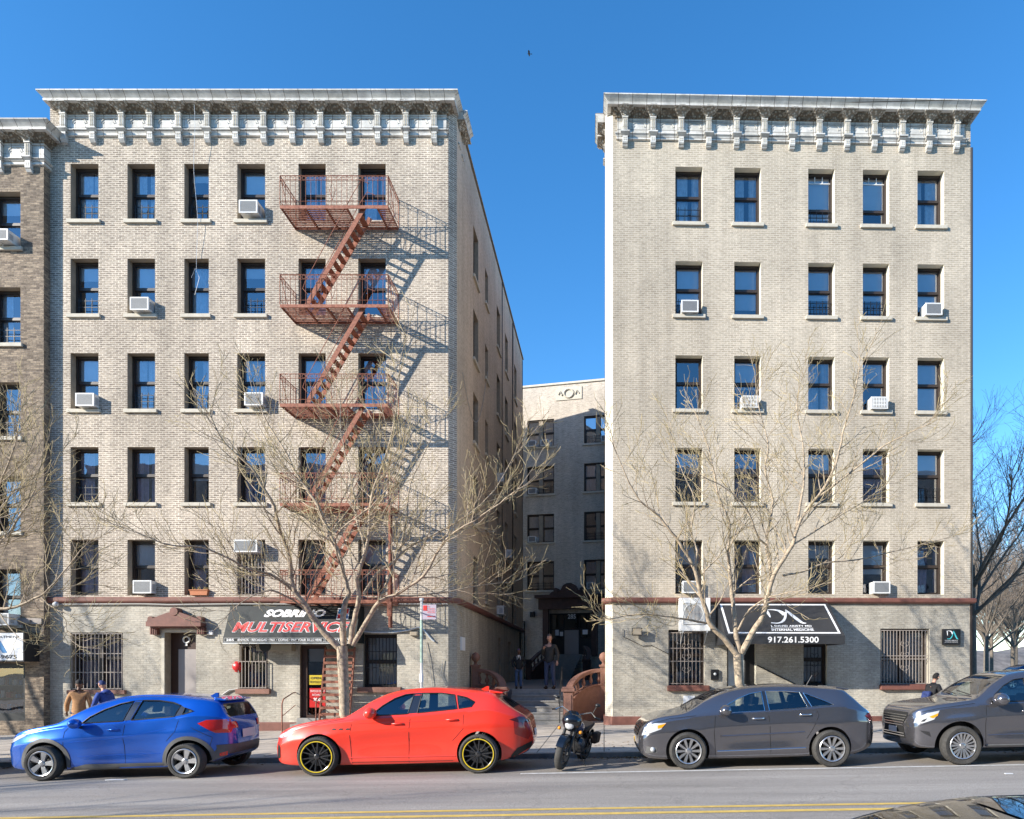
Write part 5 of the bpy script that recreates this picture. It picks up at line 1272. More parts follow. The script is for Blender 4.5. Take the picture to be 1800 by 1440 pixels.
    for p in c.get('seams', []): line(p, .0055, 'seam', 'panel_gap', off=-.001)
    for (poly, mt, nm, off) in c.get('patches', []): side(poly, mt, nm, off=off, step=.04)
    for (pts, r, mt, nm) in c.get('lines', []): line(pts, r, mt, nm)
    for (poly, mt, nm, off) in c.get('front', []): patch(poly, lambda y, z, o=off: hit_x(y, z, -1, o), mt, nm, root, .04)
    for (poly, mt, nm, off) in c.get('rear', []): patch(poly, lambda y, z, o=off: hit_x(y, z, 1, o), mt, nm, root, .04)
    for (poly, mt, nm, off) in c.get('deck', []): patch(poly, lambda x, y, o=off: hit_top(x, y, o), mt, nm, root, .06)
    # handles, mirrors
    for (x, z) in c.get('handles', []):
        for s in (-1, 1):
            p = hit(x, z, s, 0); k = MB(); k.tube([p+Vector((-.11, 0, 0)), p+Vector((-.09, s*.035, .002)), p+Vector((.08, s*.035, .004)), p+Vector((.11, 0, .005))], .014, 6); k.build('door_handle', c.get('handlem', c['paint']), root, smooth=60)
    if 'mirror' in c:
        mx, mz, ms = c['mirror']
        for s in (-1, 1):
            p = hit(mx+.05, mz-.06, s, 0); k = MB(); 
            cx, cy, cz = p.x-.02, p.y+s*.14, mz
            k.ball((cx, cy, cz), 1, 10, 0, (1, 1, 1)); kv = [(cx+(x-cx)*.105*ms, cy+(y-cy)*.13*ms, cz+(z-cz)*.095*ms) for x, y, z in k.v]; k.v = kv
            mr = k.build('wing_mirror', c.get('mirrorm', c['paint']), root, smooth=60)
            k = MB(); k.tube([(p.x, p.y-s*.02, mz-.08), (cx, cy-s*.02, mz-.06)], .03, 6); k.build('mirror_arm', 'black_metal', mr)
    # wheels
    tyre, rim = wheel_meshes(c['rt'], c['rim'], c['style'])
    for xw in (c['wf'], c['wr']):
        for s in (-1, 1):
            t = bpy.data.objects.new('wheel', tyre); COL.objects.link(t); t.parent = root; t.location = (xw, s*(Wd-.02), c['rt'])
            t.rotation_euler = (0, c.get('spin', .2), 0 if s < 0 else math.pi)
            rm = bpy.data.objects.new('rim', rim); COL.objects.link(rm); rm.parent = t
            if c['style'] == 'sport':
                k = MB(); k.prism([(-.18, -.12), (-.12, -.15), (-.08, .05), (-.12, .14), (-.19, .10)], .085, .13); k.build('brake_caliper', 'caliper', t)
    for (x, z, r) in c.get('fogs', []):
        for s in (-1, 1):
            p = hit(x, z, s, .005); k = MB(); k.ball(p, r, 8); k.build('fog_light', 'lamp_clear', root, smooth=60)
    if c.get('antenna'):
        ax_, kind = c['antenna']; p = hit_top(ax_, 0, 0); k = MB()
        if kind == 'fin': k.prism([(p.x-.12, p.z-.01), (p.x+.07, p.z-.01), (p.x+.07, p.z+.07), (p.x+.03, p.z+.07)], -.025, .025)
        else: k.tube([(p.x, 0, p.z), (p.x+.12, 0, p.z+.2)], .007, 4)
        k.build('antenna', c['paint'] if kind == 'fin' else 'black_metal', root)
    if c.get('spoiler'):
        x0_, x1_, zz_, hw_ = c['spoiler']; k = MB(); k.prism([(x0_, zz_), (x1_, zz_-.05), (x1_-.03, zz_-.075), (x0_, zz_-.06)], -hw_, hw_); k.build('spoiler', c['paint'], root, bevel=.012)
    for fn in c.get('extra', []): fn(root, B, hit, hit_top, hit_x, patch)
    return root, hit, hit_top, hit_x
WM = {}
def wheel_meshes(rt, rr, style):
    key = (rt, rr, style)
    if key in WM: return WM[key]
    k = MB(); w = .11
    k.lathe([(rr, w), (rr+.01, w+.0), (rr+.02, -w*.96), (rr+.03, -w), (rt-.03, -w*1.02), (rt-.008, -w*.86), (rt, -w*.6), (rt, w*.6), (rt-.01, w*.9), (rt-.04, w), (rr, w)], (0, 0, 0), 'y', 44)
    for a in range(48):       # tread grooves read as shoulder blocks
        t = 2*math.pi*a/48; 
        x, z = math.cos(t), math.sin(t); q = .012
        k.tube([(x*(rt-.014), -w*.93, z*(rt-.014)), (x*(rt+.001), -w*.62, z*(rt+.001))], .006, 3)
    o = k.build('tyre', 'tyre', smooth=40); tyre = o.data; bpy.data.objects.remove(o)
    k = MB(); f = -w+.012
    if style == 'sport': k.lathe([(rr+.004, -w*1.0), (rr+.004, -w-.012), (rr-.012, -w-.012), (rr-.014, f+.01)], (0, 0, 0), 'y', 44, 2)
    k.lathe([(rr+.006, f-.004), (rr-.004, f-.012), (rr-.02, f-.004), (rr-.025, f+.04), (rr-.03, w)], (0, 0, 0), 'y', 44, 0 if style != 'sport' else 1)
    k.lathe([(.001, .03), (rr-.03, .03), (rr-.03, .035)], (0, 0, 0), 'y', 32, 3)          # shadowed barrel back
    k.lathe([(.001, -.0), (rr*.62, -.0), (rr*.62, .012)], (0, 0, 0), 'y', 30, 4)            # brake disc
    def spoke(t, t2, w0, w1, m, y0=f+.018, y1=f+.0, dp=.03):
        c0 = Vector((math.cos(t), 0, math.sin(t))); c1 = Vector((math.cos(t2), 0, math.sin(t2))); n0 = Vector((-c0.z, 0, c0.x)); n1 = Vector((-c1.z, 0, c1.x))
        a = c0*.045; b = c1*(rr-.015); i = []
        for (p, n, ww, y) in ((a, n0, w0, y0), (b, n1, w1, y1)):
            i += [k.vert(p+n*ww+Vector((0, y, 0))), k.vert(p-n*ww+Vector((0, y, 0))), k.vert(p-n*ww*1.25+Vector((0, y+dp, 0))), k.vert(p+n*ww*1.25+Vector((0, y+dp, 0)))]
        for q in ((0, 4, 5, 1), (1, 5, 6, 2), (2, 6, 7, 3), (3, 7, 4, 0), (0, 1, 2, 3), (4, 7, 6, 5)): k.face([i[z] for z in q], m)
    if style == 'five':
        for a in range(5):
            t = 2*math.pi*a/5+.3; spoke(t, t+.10, .030, .052, 0); spoke(t+.26, t+.42, .012, .022, 1, f+.022, f+.012)
    elif style == 'sport':
        for a in range(7):
            t = 2*math.pi*a/7; spoke(t-.04, t-.20, .011, .012, 1); spoke(t+.04, t+.20, .011, .012, 1)
    elif style == 'ten':
        for a in range(10): t = 2*math.pi*a/10; spoke(t, t, .013, .026, 0)
    else:
        for a in range(6): t = 2*math.pi*a/6; spoke(t-.10, t-.17, .014, .020, 0); spoke(t+.10, t+.17, .014, .020, 0); spoke(t+.5, t+.52, .010, .012, 0)
    k.lathe([(.001, f-.004), (.028, f-.006), (.05, f+.004), (.062, f+.03), (.06, f+.06)], (0, 0, 0), 'y', 20, 0 if style != 'sport' else 1)
    for a in range(5): t = 2*math.pi*a/5; k.lathe([(.001, f), (.008, f), (.008, f+.02)], (.042*math.cos(t), 0, .042*math.sin(t)), 'y', 6, 3)
    o = k.build('rim', ['alloy', 'rim_black', 'rim_yellow', 'tyre_dark', 'brake'], smooth=40); rim = o.data; bpy.data.objects.remove(o)
    WM[key] = (tyre, rim); return WM[key]
M['carglass'] = glassy('car window glass', (.74, .82, .80), .09)
M['carglass_dark'] = glassy('privacy glass', (.06, .07, .09), .09)
M['seat'] = mat('charcoal seat cloth', (.045, .045, .05), .8)
M['seam'] = mat('panel gap', (.006, .006, .006), .9)
M['tyre'] = mat('dusty tyre rubber', (.045, .043, .04), .85, var=.35, vscale=14)
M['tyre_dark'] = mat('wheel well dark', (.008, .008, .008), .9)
M['alloy'] = mat('machined alloy', (.55, .55, .56), .28, metal=.85, var=.15, vscale=9)
M['rim_black'] = mat('gloss black alloy', (.10, .10, .105), .22, metal=.85)
M['rim_yellow'] = mat('yellow rim band', (.62, .46, .02), .4)
M['caliper'] = mat('yellow caliper', (.6, .42, .02), .4)
M['brake'] = mat('brake disc', (.18, .18, .18), .4, metal=.8)
M['clad'] = mat('grey plastic cladding', (.10, .10, .10), .6, var=.2)
M['chrome'] = mat('chrome', (.75, .75, .76), .12, metal=1)
M['lamp_red'] = mat('red lamp lens', (.55, .012, .01), .12, coat=1)
M['lamp_dark'] = mat('smoked lamp lens', (.10, .01, .015), .1, coat=1)
M['lamp_clear'] = mat('clear lamp lens', (.62, .64, .66), .08, coat=1, metal=.3)
M['lamp_amber'] = mat('amber lens', (.75, .28, .01), .15, coat=1)
M['plate_y'] = mat('yellow number plate', (.65, .38, .02), .5)
M['plate_w'] = mat('white number plate', (.6, .6, .62), .5)
M['paint_blue'] = paint('blue car paint', (.004, .105, .55), .5, .22)
M['paint_red'] = paint('orange red car paint', (.78, .035, .014), .0, .35)
M['paint_grey'] = paint('slate grey car paint', (.175, .172, .19), .8, .16)
M['paint_grey2'] = paint('nebula grey car paint', (.185, .182, .20), .8, .16)
M['paint_black'] = paint('black car paint', (.008, .009, .012), .2, .2)
M['paint_navy'] = paint('navy car paint', (.01, .045, .16), .4, .3)

def arch_line(xw, rt, r, a0=-8, a1=188, n=16): return [(xw-r*math.cos(R(a0+(a1-a0)*i/n)), rt+r*math.sin(R(a0+(a1-a0)*i/n))) for i in range(n+1)]
def arch_band(xw, rt, r0, r1, a0=-12, a1=192, n=18):
    A = arch_line(xw, rt, r1, a0, a1, n); B_ = arch_line(xw, rt, r0, a0, a1, n); return A+B_[::-1]
hrv = dict(spoiler=(3.80, 4.03, 1.50, .50), L=4.20, W=1.78, wf=.86, wr=3.48, rt=.325, rim=.232, ra=.395, style='five', paint='paint_blue', cabin=(1.05, 4.02), seats=(1.95, 2.95), wz=.95, flare=.02,
    top=[(0, .60), (.03, .70), (.10, .80), (.22, .88), (.5, .965), (.8, 1.02), (1.02, 1.07), (1.2, 1.18), (1.5, 1.36), (1.8, 1.475), (2.1, 1.545), (2.5, 1.575), (3.0, 1.56), (3.5, 1.51), (3.86, 1.445), (3.94, 1.40), (4.03, 1.24), (4.10, 1.12), (4.15, 1.03), (4.185, .92), (4.20, .74)],
    belt=[(0, .60), (.3, .84), (.9, .97), (1.3, 1.01), (2.0, 1.05), (3.0, 1.11), (3.6, 1.19), (3.95, 1.16), (4.33, .95)], tum=[(0, .3), (1.2, .42), (2, .46), (3.4, .55), (4.33, .6)],
    glass=[[(1.50, 1.055), (1.62, 1.17), (1.85, 1.30), (2.12, 1.405), (2.36, 1.455), (2.27, 1.085)], [(2.42, 1.10), (2.52, 1.465), (2.85, 1.455), (3.12, 1.415), (3.28, 1.36), (3.22, 1.155)], [(3.36, 1.19), (3.38, 1.315), (3.56, 1.25)]],
    topglass=[([(1.16, -.62), (1.92, -.53), (1.92, .53), (1.16, .62), (1.10, .0)], .95, 1.9), ([(3.96, -.50), (4.10, -.55), (4.10, .55), (3.96, .50)], .95, 1.9)],
    seams=[[(1.33, 1.03), (1.22, .9), (1.20, .6), (1.32, .30)], [(2.33, 1.09), (2.30, .75), (2.33, .30)], [(3.33, 1.16), (3.27, .88), (3.10, .70)], [(.28, .82), (.6, .92), (1.15, 1.01)], [(3.55, .95), (3.9, .75), (3.85, .55)]],
    patches=[(arch_band(.86, .325, .395, .465), 'clad', 'wheel_arch_trim', .010), (arch_band(3.48, .325, .395, .465), 'clad', 'wheel_arch_trim', .010),
             ([(1.31, .19), (3.05, .20), (3.03, .30), (1.6, .29), (1.31, .22)], 'clad', 'side_skirt', .012), ([(3.87, .30), (4.08, .38), (4.14, .58), (4.0, .58), (3.88, .42)], 'clad', 'bumper_trim', .008),
             ([(3.66, 1.02), (3.8, 1.08), (4.12, 1.08), (4.17, .92), (4.14, .82), (3.95, .83)], 'lamp_red', 'tail_light', .008), ([(3.99, .38), (4.14, .41), (4.1, .47), (3.99, .44)], 'lamp_red', 'reflector', .014),
             ([(.06, .66), (.12, .76), (.42, .87), (.50, .84), (.22, .72)], 'lamp_clear', 'headlight', .006)],
    lines=[([(1.3, .70), (2.0, .75), (2.6, .83), (3.1, .93)], .006, 'paint_blue', 'crease'), ([(1.45, .43), (3.0, .47)], .006, 'paint_blue', 'crease')],
    rear=[([(-.72, .42), (.72, .42), (.74, .60), (-.74, .60)], 'clad', 'rear_bumper', .012), ([(-.26, .70), (.26, .70), (.26, .86), (-.26, .86)], 'plate_w', 'number_plate', .02), ([(.38, .90), (.75, .90), (.78, 1.04), (.40, 1.02)], 'lamp_red', 'tail_light', .012), ([(-.75, .90), (-.38, .90), (-.40, 1.02), (-.78, 1.04)], 'lamp_red', 'tail_light', .012)],
    front=[([(-.6, .62), (.6, .62), (.58, .70), (-.58, .70)], 'black_metal', 'grille', .01), ([(-.5, .28), (.5, .28), (.55, .42), (-.55, .42)], 'black_metal', 'air_intake', .01)],
    handles=[(2.12, .93)], mirror=(1.47, 1.06, 1.0), antenna=(3.55, 'fin'), deck=[], spin=.35, pillars=[[(2.28, 1.09), (2.40, 1.10), (2.50, 1.47), (2.38, 1.46)], [(3.235, 1.16), (3.345, 1.18), (3.37, 1.32), (3.29, 1.36)]])
lev = dict(spoiler=(4.10, 4.38, 1.565, .54), L=4.95, W=1.95, wf=.93, wr=3.95, rt=.37, rim=.292, ra=.425, style='sport', paint='paint_red', cabin=(1.35, 4.35), seats=(2.35, 3.35), wz=1.0, flare=.03, waist=.03,
    top=[(0, .58), (.03, .70), (.10, .79), (.25, .88), (.5, .97), (.85, 1.035), (1.2, 1.07), (1.38, 1.09), (1.6, 1.22), (1.9, 1.42), (2.2, 1.545), (2.5, 1.605), (3.0, 1.63), (3.5, 1.60), (4.0, 1.55), (4.22, 1.50), (4.32, 1.41), (4.5, 1.27), (4.68, 1.15), (4.80, 1.07), (4.88, .95), (4.93, .8), (4.95, .65)],
    belt=[(0, .58), (.3, .80), (.9, .97), (1.4, 1.03), (2.2, 1.09), (3.0, 1.13), (3.7, 1.19), (4.1, 1.22), (4.5, 1.12), (5.0, .95)], tum=[(0, .3), (1.5, .40), (2.2, .46), (3.6, .58), (4.2, .7), (5, .7)],
    glass=[[(1.96, 1.115), (1.96, 1.18), (2.10, 1.30), (2.32, 1.435), (2.52, 1.505), (2.68, 1.52), (2.60, 1.14)], [(2.78, 1.155), (2.83, 1.525), (3.2, 1.52), (3.46, 1.485), (3.53, 1.22)], [(3.57, 1.225), (3.51, 1.475), (3.70, 1.43), (3.86, 1.345), (3.80, 1.255)]],
    topglass=[([(1.48, -.66), (2.18, -.55), (2.18, .55), (1.48, .66), (1.40, 0)], .95, 1.9), ([(4.30, -.5), (4.58, -.62), (4.58, .62), (4.30, .5)], .95, 1.9)],
    seams=[[(1.56, 1.05), (1.52, .75), (1.55, .22)], [(2.66, 1.13), (2.62, .7), (2.62, .22)], [(3.66, 1.18), (3.66, .85), (3.45, .62)], [(.2, .83), (.6, .94), (1.4, 1.06)], [(1.55, .24), (3.45, .24)]],
    patches=[([(.05, .72), (.20, .80), (.45, .86), (.42, .79), (.20, .71)], 'lamp_clear', 'headlight', .005), ([(.07, .30), (.12, .62), (.17, .55), (.16, .34)], 'black_metal', 'air_intake', .006),
             ([(4.52, 1.0), (4.70, 1.05), (4.93, 1.0), (4.94, .93), (4.68, .94)], 'lamp_dark', 'tail_light', .008), ([(4.50, .22), (4.90, .45), (4.93, .56), (4.66, .45), (4.55, .32)], 'black_metal', 'bumper_trim', .010),
             ([(4.60, .96), (4.90, .94), (4.95, .75), (4.86, .60), (4.62, .72)], 'paint_deepred', 'bumper_panel', .004)]+[([(x, .86), (x+.07, .86), (x+.09, .885), (x+.03, .89)], 'black_metal', 'fender_vent', .006) for x in (1.18, 1.31, 1.44)],
    lines=[([(1.7, .98), (2.6, .99), (3.5, 1.02)], .006, 'paint_red', 'crease'), ([(1.5, .33), (3.5, .33)], .010, 'paint_red', 'crease')],
    rear=[([(-.5, .25), (.5, .25), (.55, .45), (-.55, .45)], 'black_metal', 'diffuser', .012), ([(-.7, .93), (.7, .93), (.7, 1.0), (-.7, 1.0)], 'lamp_dark', 'tail_light', .012), ([(-.26, .62), (.26, .62), (.26, .76), (-.26, .76)], 'plate_w', 'number_plate', .015)],
    front=[([(-.5, .42), (.5, .42), (.42, .72), (-.42, .72)], 'black_metal', 'grille', .01)], handles=[(2.42, .96), (3.45, 1.02)], mirror=(1.90, 1.17, 1.15), antenna=(3.95, 'fin'), spin=.1, pillars=[[(2.61, 1.145), (2.77, 1.155), (2.82, 1.53), (2.69, 1.525)]])
M['paint_deepred'] = paint('deep red panel', (.38, .012, .01), .0, .3)
ven = dict(spoiler=(3.97, 4.24, 1.535, .53), L=4.73, W=1.905, wf=.93, wr=3.70, rt=.355, rim=.246, ra=.42, style='ten', paint='paint_grey', cabin=(1.15, 4.25), seats=(2.15, 3.1), wz=1.0, flare=.022,
    top=[(0, .62), (.03, .74), (.10, .85), (.25, .95), (.5, 1.02), (.8, 1.06), (.95, 1.10), (1.3, 1.30), (1.65, 1.46), (2.0, 1.545), (2.4, 1.585), (2.9, 1.595), (3.4, 1.57), (3.8, 1.53), (4.08, 1.49), (4.15, 1.43), (4.3, 1.28), (4.43, 1.14), (4.54, 1.06), (4.64, .94), (4.71, .8), (4.73, .66)], plan=[(0, .66), (.05, .80), (.18, .90), (.42, .96), (.85, .985), (1.6, 1.0), (2.5, 1.0), (3.2, .985), (3.55, .93), (3.78, .83), (3.92, .68), (4.0, .5)],
    belt=[(0, .62), (.3, .88), (.8, .98), (1.3, 1.03), (2.2, 1.08), (3.2, 1.13), (3.9, 1.17), (4.3, 1.10), (4.8, .95)], tum=[(0, .3), (1.2, .40), (2.2, .44), (3.4, .5), (4.8, .6)],
    glass=[[(1.58, 1.055), (1.66, 1.155), (1.66, 1.06)], [(1.70, 1.065), (1.72, 1.215), (1.95, 1.335), (2.2, 1.425), (2.42, 1.46), (2.44, 1.095)], [(2.53, 1.10), (2.50, 1.47), (2.9, 1.465), (3.17, 1.44), (3.28, 1.15)], [(3.24, 1.425), (3.46, 1.345), (3.80, 1.19), (3.36, 1.165)]],
    topglass=[([(1.02, -.68), (1.78, -.57), (1.78, .57), (1.02, .68), (.93, .0)], .9, 1.9), ([(4.16, -.5), (4.40, -.6), (4.40, .6), (4.16, .5)], .95, 1.9)], trim='chrome', trimr=.009,
    seams=[[(1.47, 1.0), (1.44, .7), (1.47, .25)], [(2.50, 1.09), (2.53, .7), (2.54, .25)], [(3.42, 1.15), (3.48, 1.0), (3.36, .75), (3.24, .55)], [(.2, .87), (.6, .97), (1.1, 1.02)]],
    patches=[([(.06, .64), (.12, .80), (.30, .88), (.52, .89), (.42, .77), (.2, .69)], 'lamp_clear', 'headlight', .006), ([(.36, .84), (.52, .88), (.44, .80), (.36, .78)], 'lamp_amber', 'indicator', .012),
             ([(4.42, .96), (4.55, 1.02), (4.72, .98), (4.74, .88), (4.60, .88)], 'lamp_red', 'tail_light', .008), ([(.12, .30), (.35, .32), (.33, .42), (.15, .44)], 'clad', 'fog_surround', .006)],
    lines=[([(1.50, .33), (3.22, .37)], .012, 'chrome', 'sill_strip'), ([(1.56, .62), (2.5, .65), (3.2, .68)], .016, 'paint_grey', 'rub_strip')],
    front=[([(-.42, .60), (.42, .60), (.48, .80), (-.48, .80)], 'black_metal', 'grille', .008), ([(-.45, .25), (.45, .25), (.5, .42), (-.5, .42)], 'black_metal', 'air_intake', .008), ([(-.16, .46), (.16, .46), (.16, .56), (-.16, .56)], 'plate_y', 'number_plate', .03)]+[([(-.44, z), (.44, z), (.44, z+.018), (-.44, z+.018)], 'chrome', 'grille_bar', .018) for z in (.64, .70, .76)],
    rear=[([(-.26, .70), (.26, .70), (.26, .84), (-.26, .84)], 'plate_y', 'number_plate', .02)], handles=[(2.30, .95), (3.22, 1.01)], handlem='chrome', mirror=(1.62, 1.12, 1.15), antenna=(3.55, 'rod'), fogs=[(.26, .38, .05)], spin=.0, pillars=[[(2.45, 1.10), (2.52, 1.10), (2.49, 1.475), (2.43, 1.465)], [(3.285, 1.155), (3.35, 1.165), (3.235, 1.43), (3.18, 1.44)]])
gx = dict(L=4.90, W=1.90, wf=.87, wr=3.66, rt=.375, rim=.255, ra=.47, style='six', paint='paint_grey2', cabin=(1.35, 4.7), seats=(2.2, 3.1), wz=1.12, flare=.03,
    top=[(0, .80), (.03, .95), (.08, 1.03), (.2, 1.10), (.5, 1.17), (.9, 1.22), (1.15, 1.25), (1.3, 1.31), (1.6, 1.53), (1.9, 1.69), (2.2, 1.77), (2.6, 1.81), (3.2, 1.82), (4.0, 1.80), (4.6, 1.76), (4.72, 1.68), (4.82, 1.4), (4.87, 1.1), (4.90, .85)],
    belt=[(0, .80), (.3, 1.02), (.9, 1.13), (1.5, 1.17), (2.5, 1.20), (4.0, 1.22), (4.9, 1.1)], tum=[(0, .3), (1.4, .36), (4.9, .36)], bot=[(0, .46), (.06, .36), (.2, .31), (.6, .30), (4.2, .32), (4.75, .42), (4.9, .55)],
    glass=[[(1.52, 1.20), (1.62, 1.34), (1.85, 1.52), (2.08, 1.63), (2.28, 1.655), (2.28, 1.215)], [(2.40, 1.22), (2.38, 1.66), (3.2, 1.665), (3.38, 1.24)], [(3.48, 1.25), (3.32, 1.66), (4.3, 1.62), (4.4, 1.26)]],
    topglass=[([(1.36, -.68), (1.95, -.58), (1.95, .58), (1.36, .68), (1.28, .0)], 1.0, 2.1), ([(4.74, -.5), (4.82, -.55), (4.82, .55), (4.74, .5)], 1.0, 2.1)],
    seams=[[(1.40, 1.15), (1.37, .8), (1.38, .42)], [(2.36, 1.2), (2.36, .8), (2.36, .38)], [(.12, 1.0), (.5, 1.09), (1.2, 1.18)]],
    patches=[([(.07, .80), (.10, .90), (.28, 1.0), (.50, 1.05), (.46, .98), (.38, .88), (.18, .80)], 'lamp_clear', 'headlight', .006), ([(.30, .93), (.47, 1.0), (.45, .95), (.36, .90)], 'lamp_amber', 'indicator', .012), ([(.08, .80), (.12, .84), (.27, .90), (.22, .84)], 'rim_black', 'headlight_bezel', .010),
             ([(.14, .66), (.30, .64), (.33, .54), (.22, .60)], 'rim_black', 'fog_light', .007)],
    lines=[([(1.42, .56), (2.3, .58), (3.1, .60)], .014, 'paint_grey2', 'crease'), ([(1.38, .36), (3.15, .37)], .022, 'clad', 'side_step')],
    front=[([(-.56, .94), (-.40, .76), (-.50, .48), (.50, .48), (.40, .76), (.56, .94), (.5, 1.0), (-.5, 1.0)], 'tyre_dark', 'grille', .006), ([(-.18, .58), (.18, .58), (.18, .70), (-.18, .70)], 'plate_w', 'number_plate', .03)]+
          [([(-hw, z), (hw, z), (hw, z+.014), (-hw, z+.014)], 'chrome', 'grille_bar', .016) for z, hw in ((.52, .47), (.57, .45), (.73, .42), (.78, .43), (.83, .46), (.88, .50), (.93, .52))],
    deck=[], mirror=(1.60, 1.26, 1.35), handles=[(2.2, 1.02)], spin=.2)
ST = math.atan(.028)
def place(root, xn, ynear, W_, z0):
    """xn = world x of the nose, near flank at ynear"""
    root.rotation_euler = (0, -math.atan(G), ST); root.location = (xn-math.sin(ST)*W_/2*0, ynear+W_/2, z0)
blk_ = None
r1, *_ = make_car('parked_car', 'bright blue compact crossover with grey wheel arch trim, parked on the left', hrv); place(r1, -11.35, 12.74, hrv['W'], rz(-11.35, 12.8)+.0)
r2, *_ = make_car('parked_car', 'orange red sporty crossover with yellow rimmed black wheels, parked in the middle', lev); place(r2, -6.35, 12.86, lev['W'], rz(-6.35, 12.9))
r3, *_ = make_car('parked_car', 'slate grey wagon with chrome sill strip and a yellow plate, parked right of the motorcycle', ven); place(r3, .66, 13.08, ven['W'], rz(.66, 13.1))
r4, *_ = make_car('parked_car', 'large grey four wheel drive with a wide black grille, cut by the right edge', gx); place(r4, 6.01, 13.18, gx['W'], rz(6.01, 13.2))
# a fifth whose tail just enters at the left edge
tailc = dict(hrv); tailc.update(paint='paint_black', style='ten')
r5, *_ = make_car('parked_car', 'dark car at the left edge of which only the red tail light shows', tailc); place(r5, -16.95, 12.9, 1.78, rz(-15.9, 12.9))
for r_, c_ in ((r1, hrv), (r2, lev), (r3, ven), (r4, gx), (r5, tailc)): pass
# black car right below the viewer
blk = dict(lev); blk.update(spoiler=None, pillars=[], paint='paint_black', L=4.8, top=[(0, .55), (.03, .65), (.3, .82), (.9, .93), (1.3, .98), (1.6, 1.16), (1.95, 1.335), (2.2, 1.42), (2.5, 1.465), (3.0, 1.475), (3.5, 1.44), (4.2, 1.3), (4.6, 1.1), (4.8, .7)], cabin=None, style='five', seams=[], patches=[], lines=[], rear=[], front=[], handles=[], mirror=None, antenna=None,
    belt=[(0, .55), (.3, .78), (.9, .88), (1.4, .93), (3, 1.0), (4.2, 1.05), (4.8, .9)], wr=3.75, rt=.33, rim=.24, ra=.39, W=1.84)
del blk['mirror']
r6, h6, ht6, _x = make_car('parked_car', 'glossy black car of which only the roof shows at the bottom right corner', blk); r6.rotation_euler = (0, 0, 0); r6.location = (-1.14, 1.93, gz(1)+.015)
k = MB(); k.tube([ht6(1.6+.1*i, .66-.0*i, .004) for i in range(22)], .012, 5); k.build('roof_moulding', 'black_metal', r6)
v, f = poly_grid([(1.62, -.55), (2.15, -.50), (2.15, .50), (1.62, .55)], .08); k = MB(); [k.vert(ht6(p.x, p.y, .004)) for p in v]; [k.face(q) for q in f]; k.build('windshield', 'carglass_dark', r6, smooth=50)
v, f = poly_grid([(2.4, -.42), (3.2, -.42), (3.2, .42), (2.4, .42)], .08); k = MB(); [k.vert(ht6(p.x, p.y, .004)) for p in v]; [k.face(q) for q in f]; k.build('glass_roof', 'carglass_dark', r6, smooth=50)
# blue car in the side street on the right
r7 = copy_tree(r1); r7['label'] = 'dark blue car far back in the side street beyond the right corner'
for ch in r7.children_recursive:
    if ch.type == 'MESH' and any(m and m.name == 'blue car paint' for m in ch.data.materials):
        ch.data = ch.data.copy()
        for i, m in enumerate(ch.data.materials):
            if m and m.name == 'blue car paint': ch.data.materials[i] = M['paint_navy']
r7.location = (24.6, 43.5, .65); r7.rotation_euler = (0, 0, .03); 
# ================= trees =================
M['bark'] = mat('smooth grey tan bark', (.36, .29, .21), .85, var=.5, vscale=11, bump=.5, bscale=40)
M['twig'] = mat('yellowish twigs', (.34, .275, .15), .8, var=.4, vscale=5)
M['bark_thin'] = mat('brown thin branch bark', (.36, .29, .21), .85, var=.4, vscale=9)
M['bark_dark'] = mat('dark park bark', (.15, .125, .10), .9, var=.3, vscale=6)
M['twig_dark'] = mat('brown park twigs', (.28, .22, .17), .9, var=.3, vscale=5)
def px3(px, py, Y): return Vector(((px-1062)*Y/1200, Y, CAMH+(1175-py)*Y/1200))
def grow(rnd, k, p, d, length, r, level, maxl, dens, up=.17, wob=.15, segs=4, lens=(.0, .95, .42, .22), cb=None):
    pts = [p.copy()]; dirs = [d.copy()]; dd = d.copy()
    for i in range(segs):
        dd = (dd+Vector((rnd.gauss(0, wob), rnd.gauss(0, wob), rnd.gauss(0, wob)+up))).normalized()
        p = p+dd*length/segs; pts.append(p.copy()); dirs.append(dd.copy())
    rs = [max(.0052 if level < 3 else .0044, r*(1-.72*i/segs)) for i in range(segs+1)]
    k[level].tube(pts, rs, 5 if level < 2 else 3, caps=False)
    if level >= maxl: return
    n = dens[level]
    n = int(n*length)+(1 if rnd.random() < n*length % 1 else 0)
    for j in range(n):
        t = .15+.85*(j+rnd.random())/max(1, n); i = min(segs-1, int(t*segs)); f = t*segs-i; q = pts[i].lerp(pts[i+1], f); ax = dirs[i+1]
        s = ax.orthogonal(); s.rotate(Matrix.Rotation(rnd.uniform(0, 6.28), 3, ax)); s.z = s.z*.7+.1; s.y *= .8
        nd = (ax*rnd.uniform(.7, 1.2)+s.normalized()*rnd.uniform(.5, .95)).normalized()
        grow(rnd, k, q, nd, length*rnd.uniform(.42, .72)*(1.15-.5*t), rs[i]*.62, level+1, maxl, dens, up*.8, wob*1.1, max(2, segs-1))
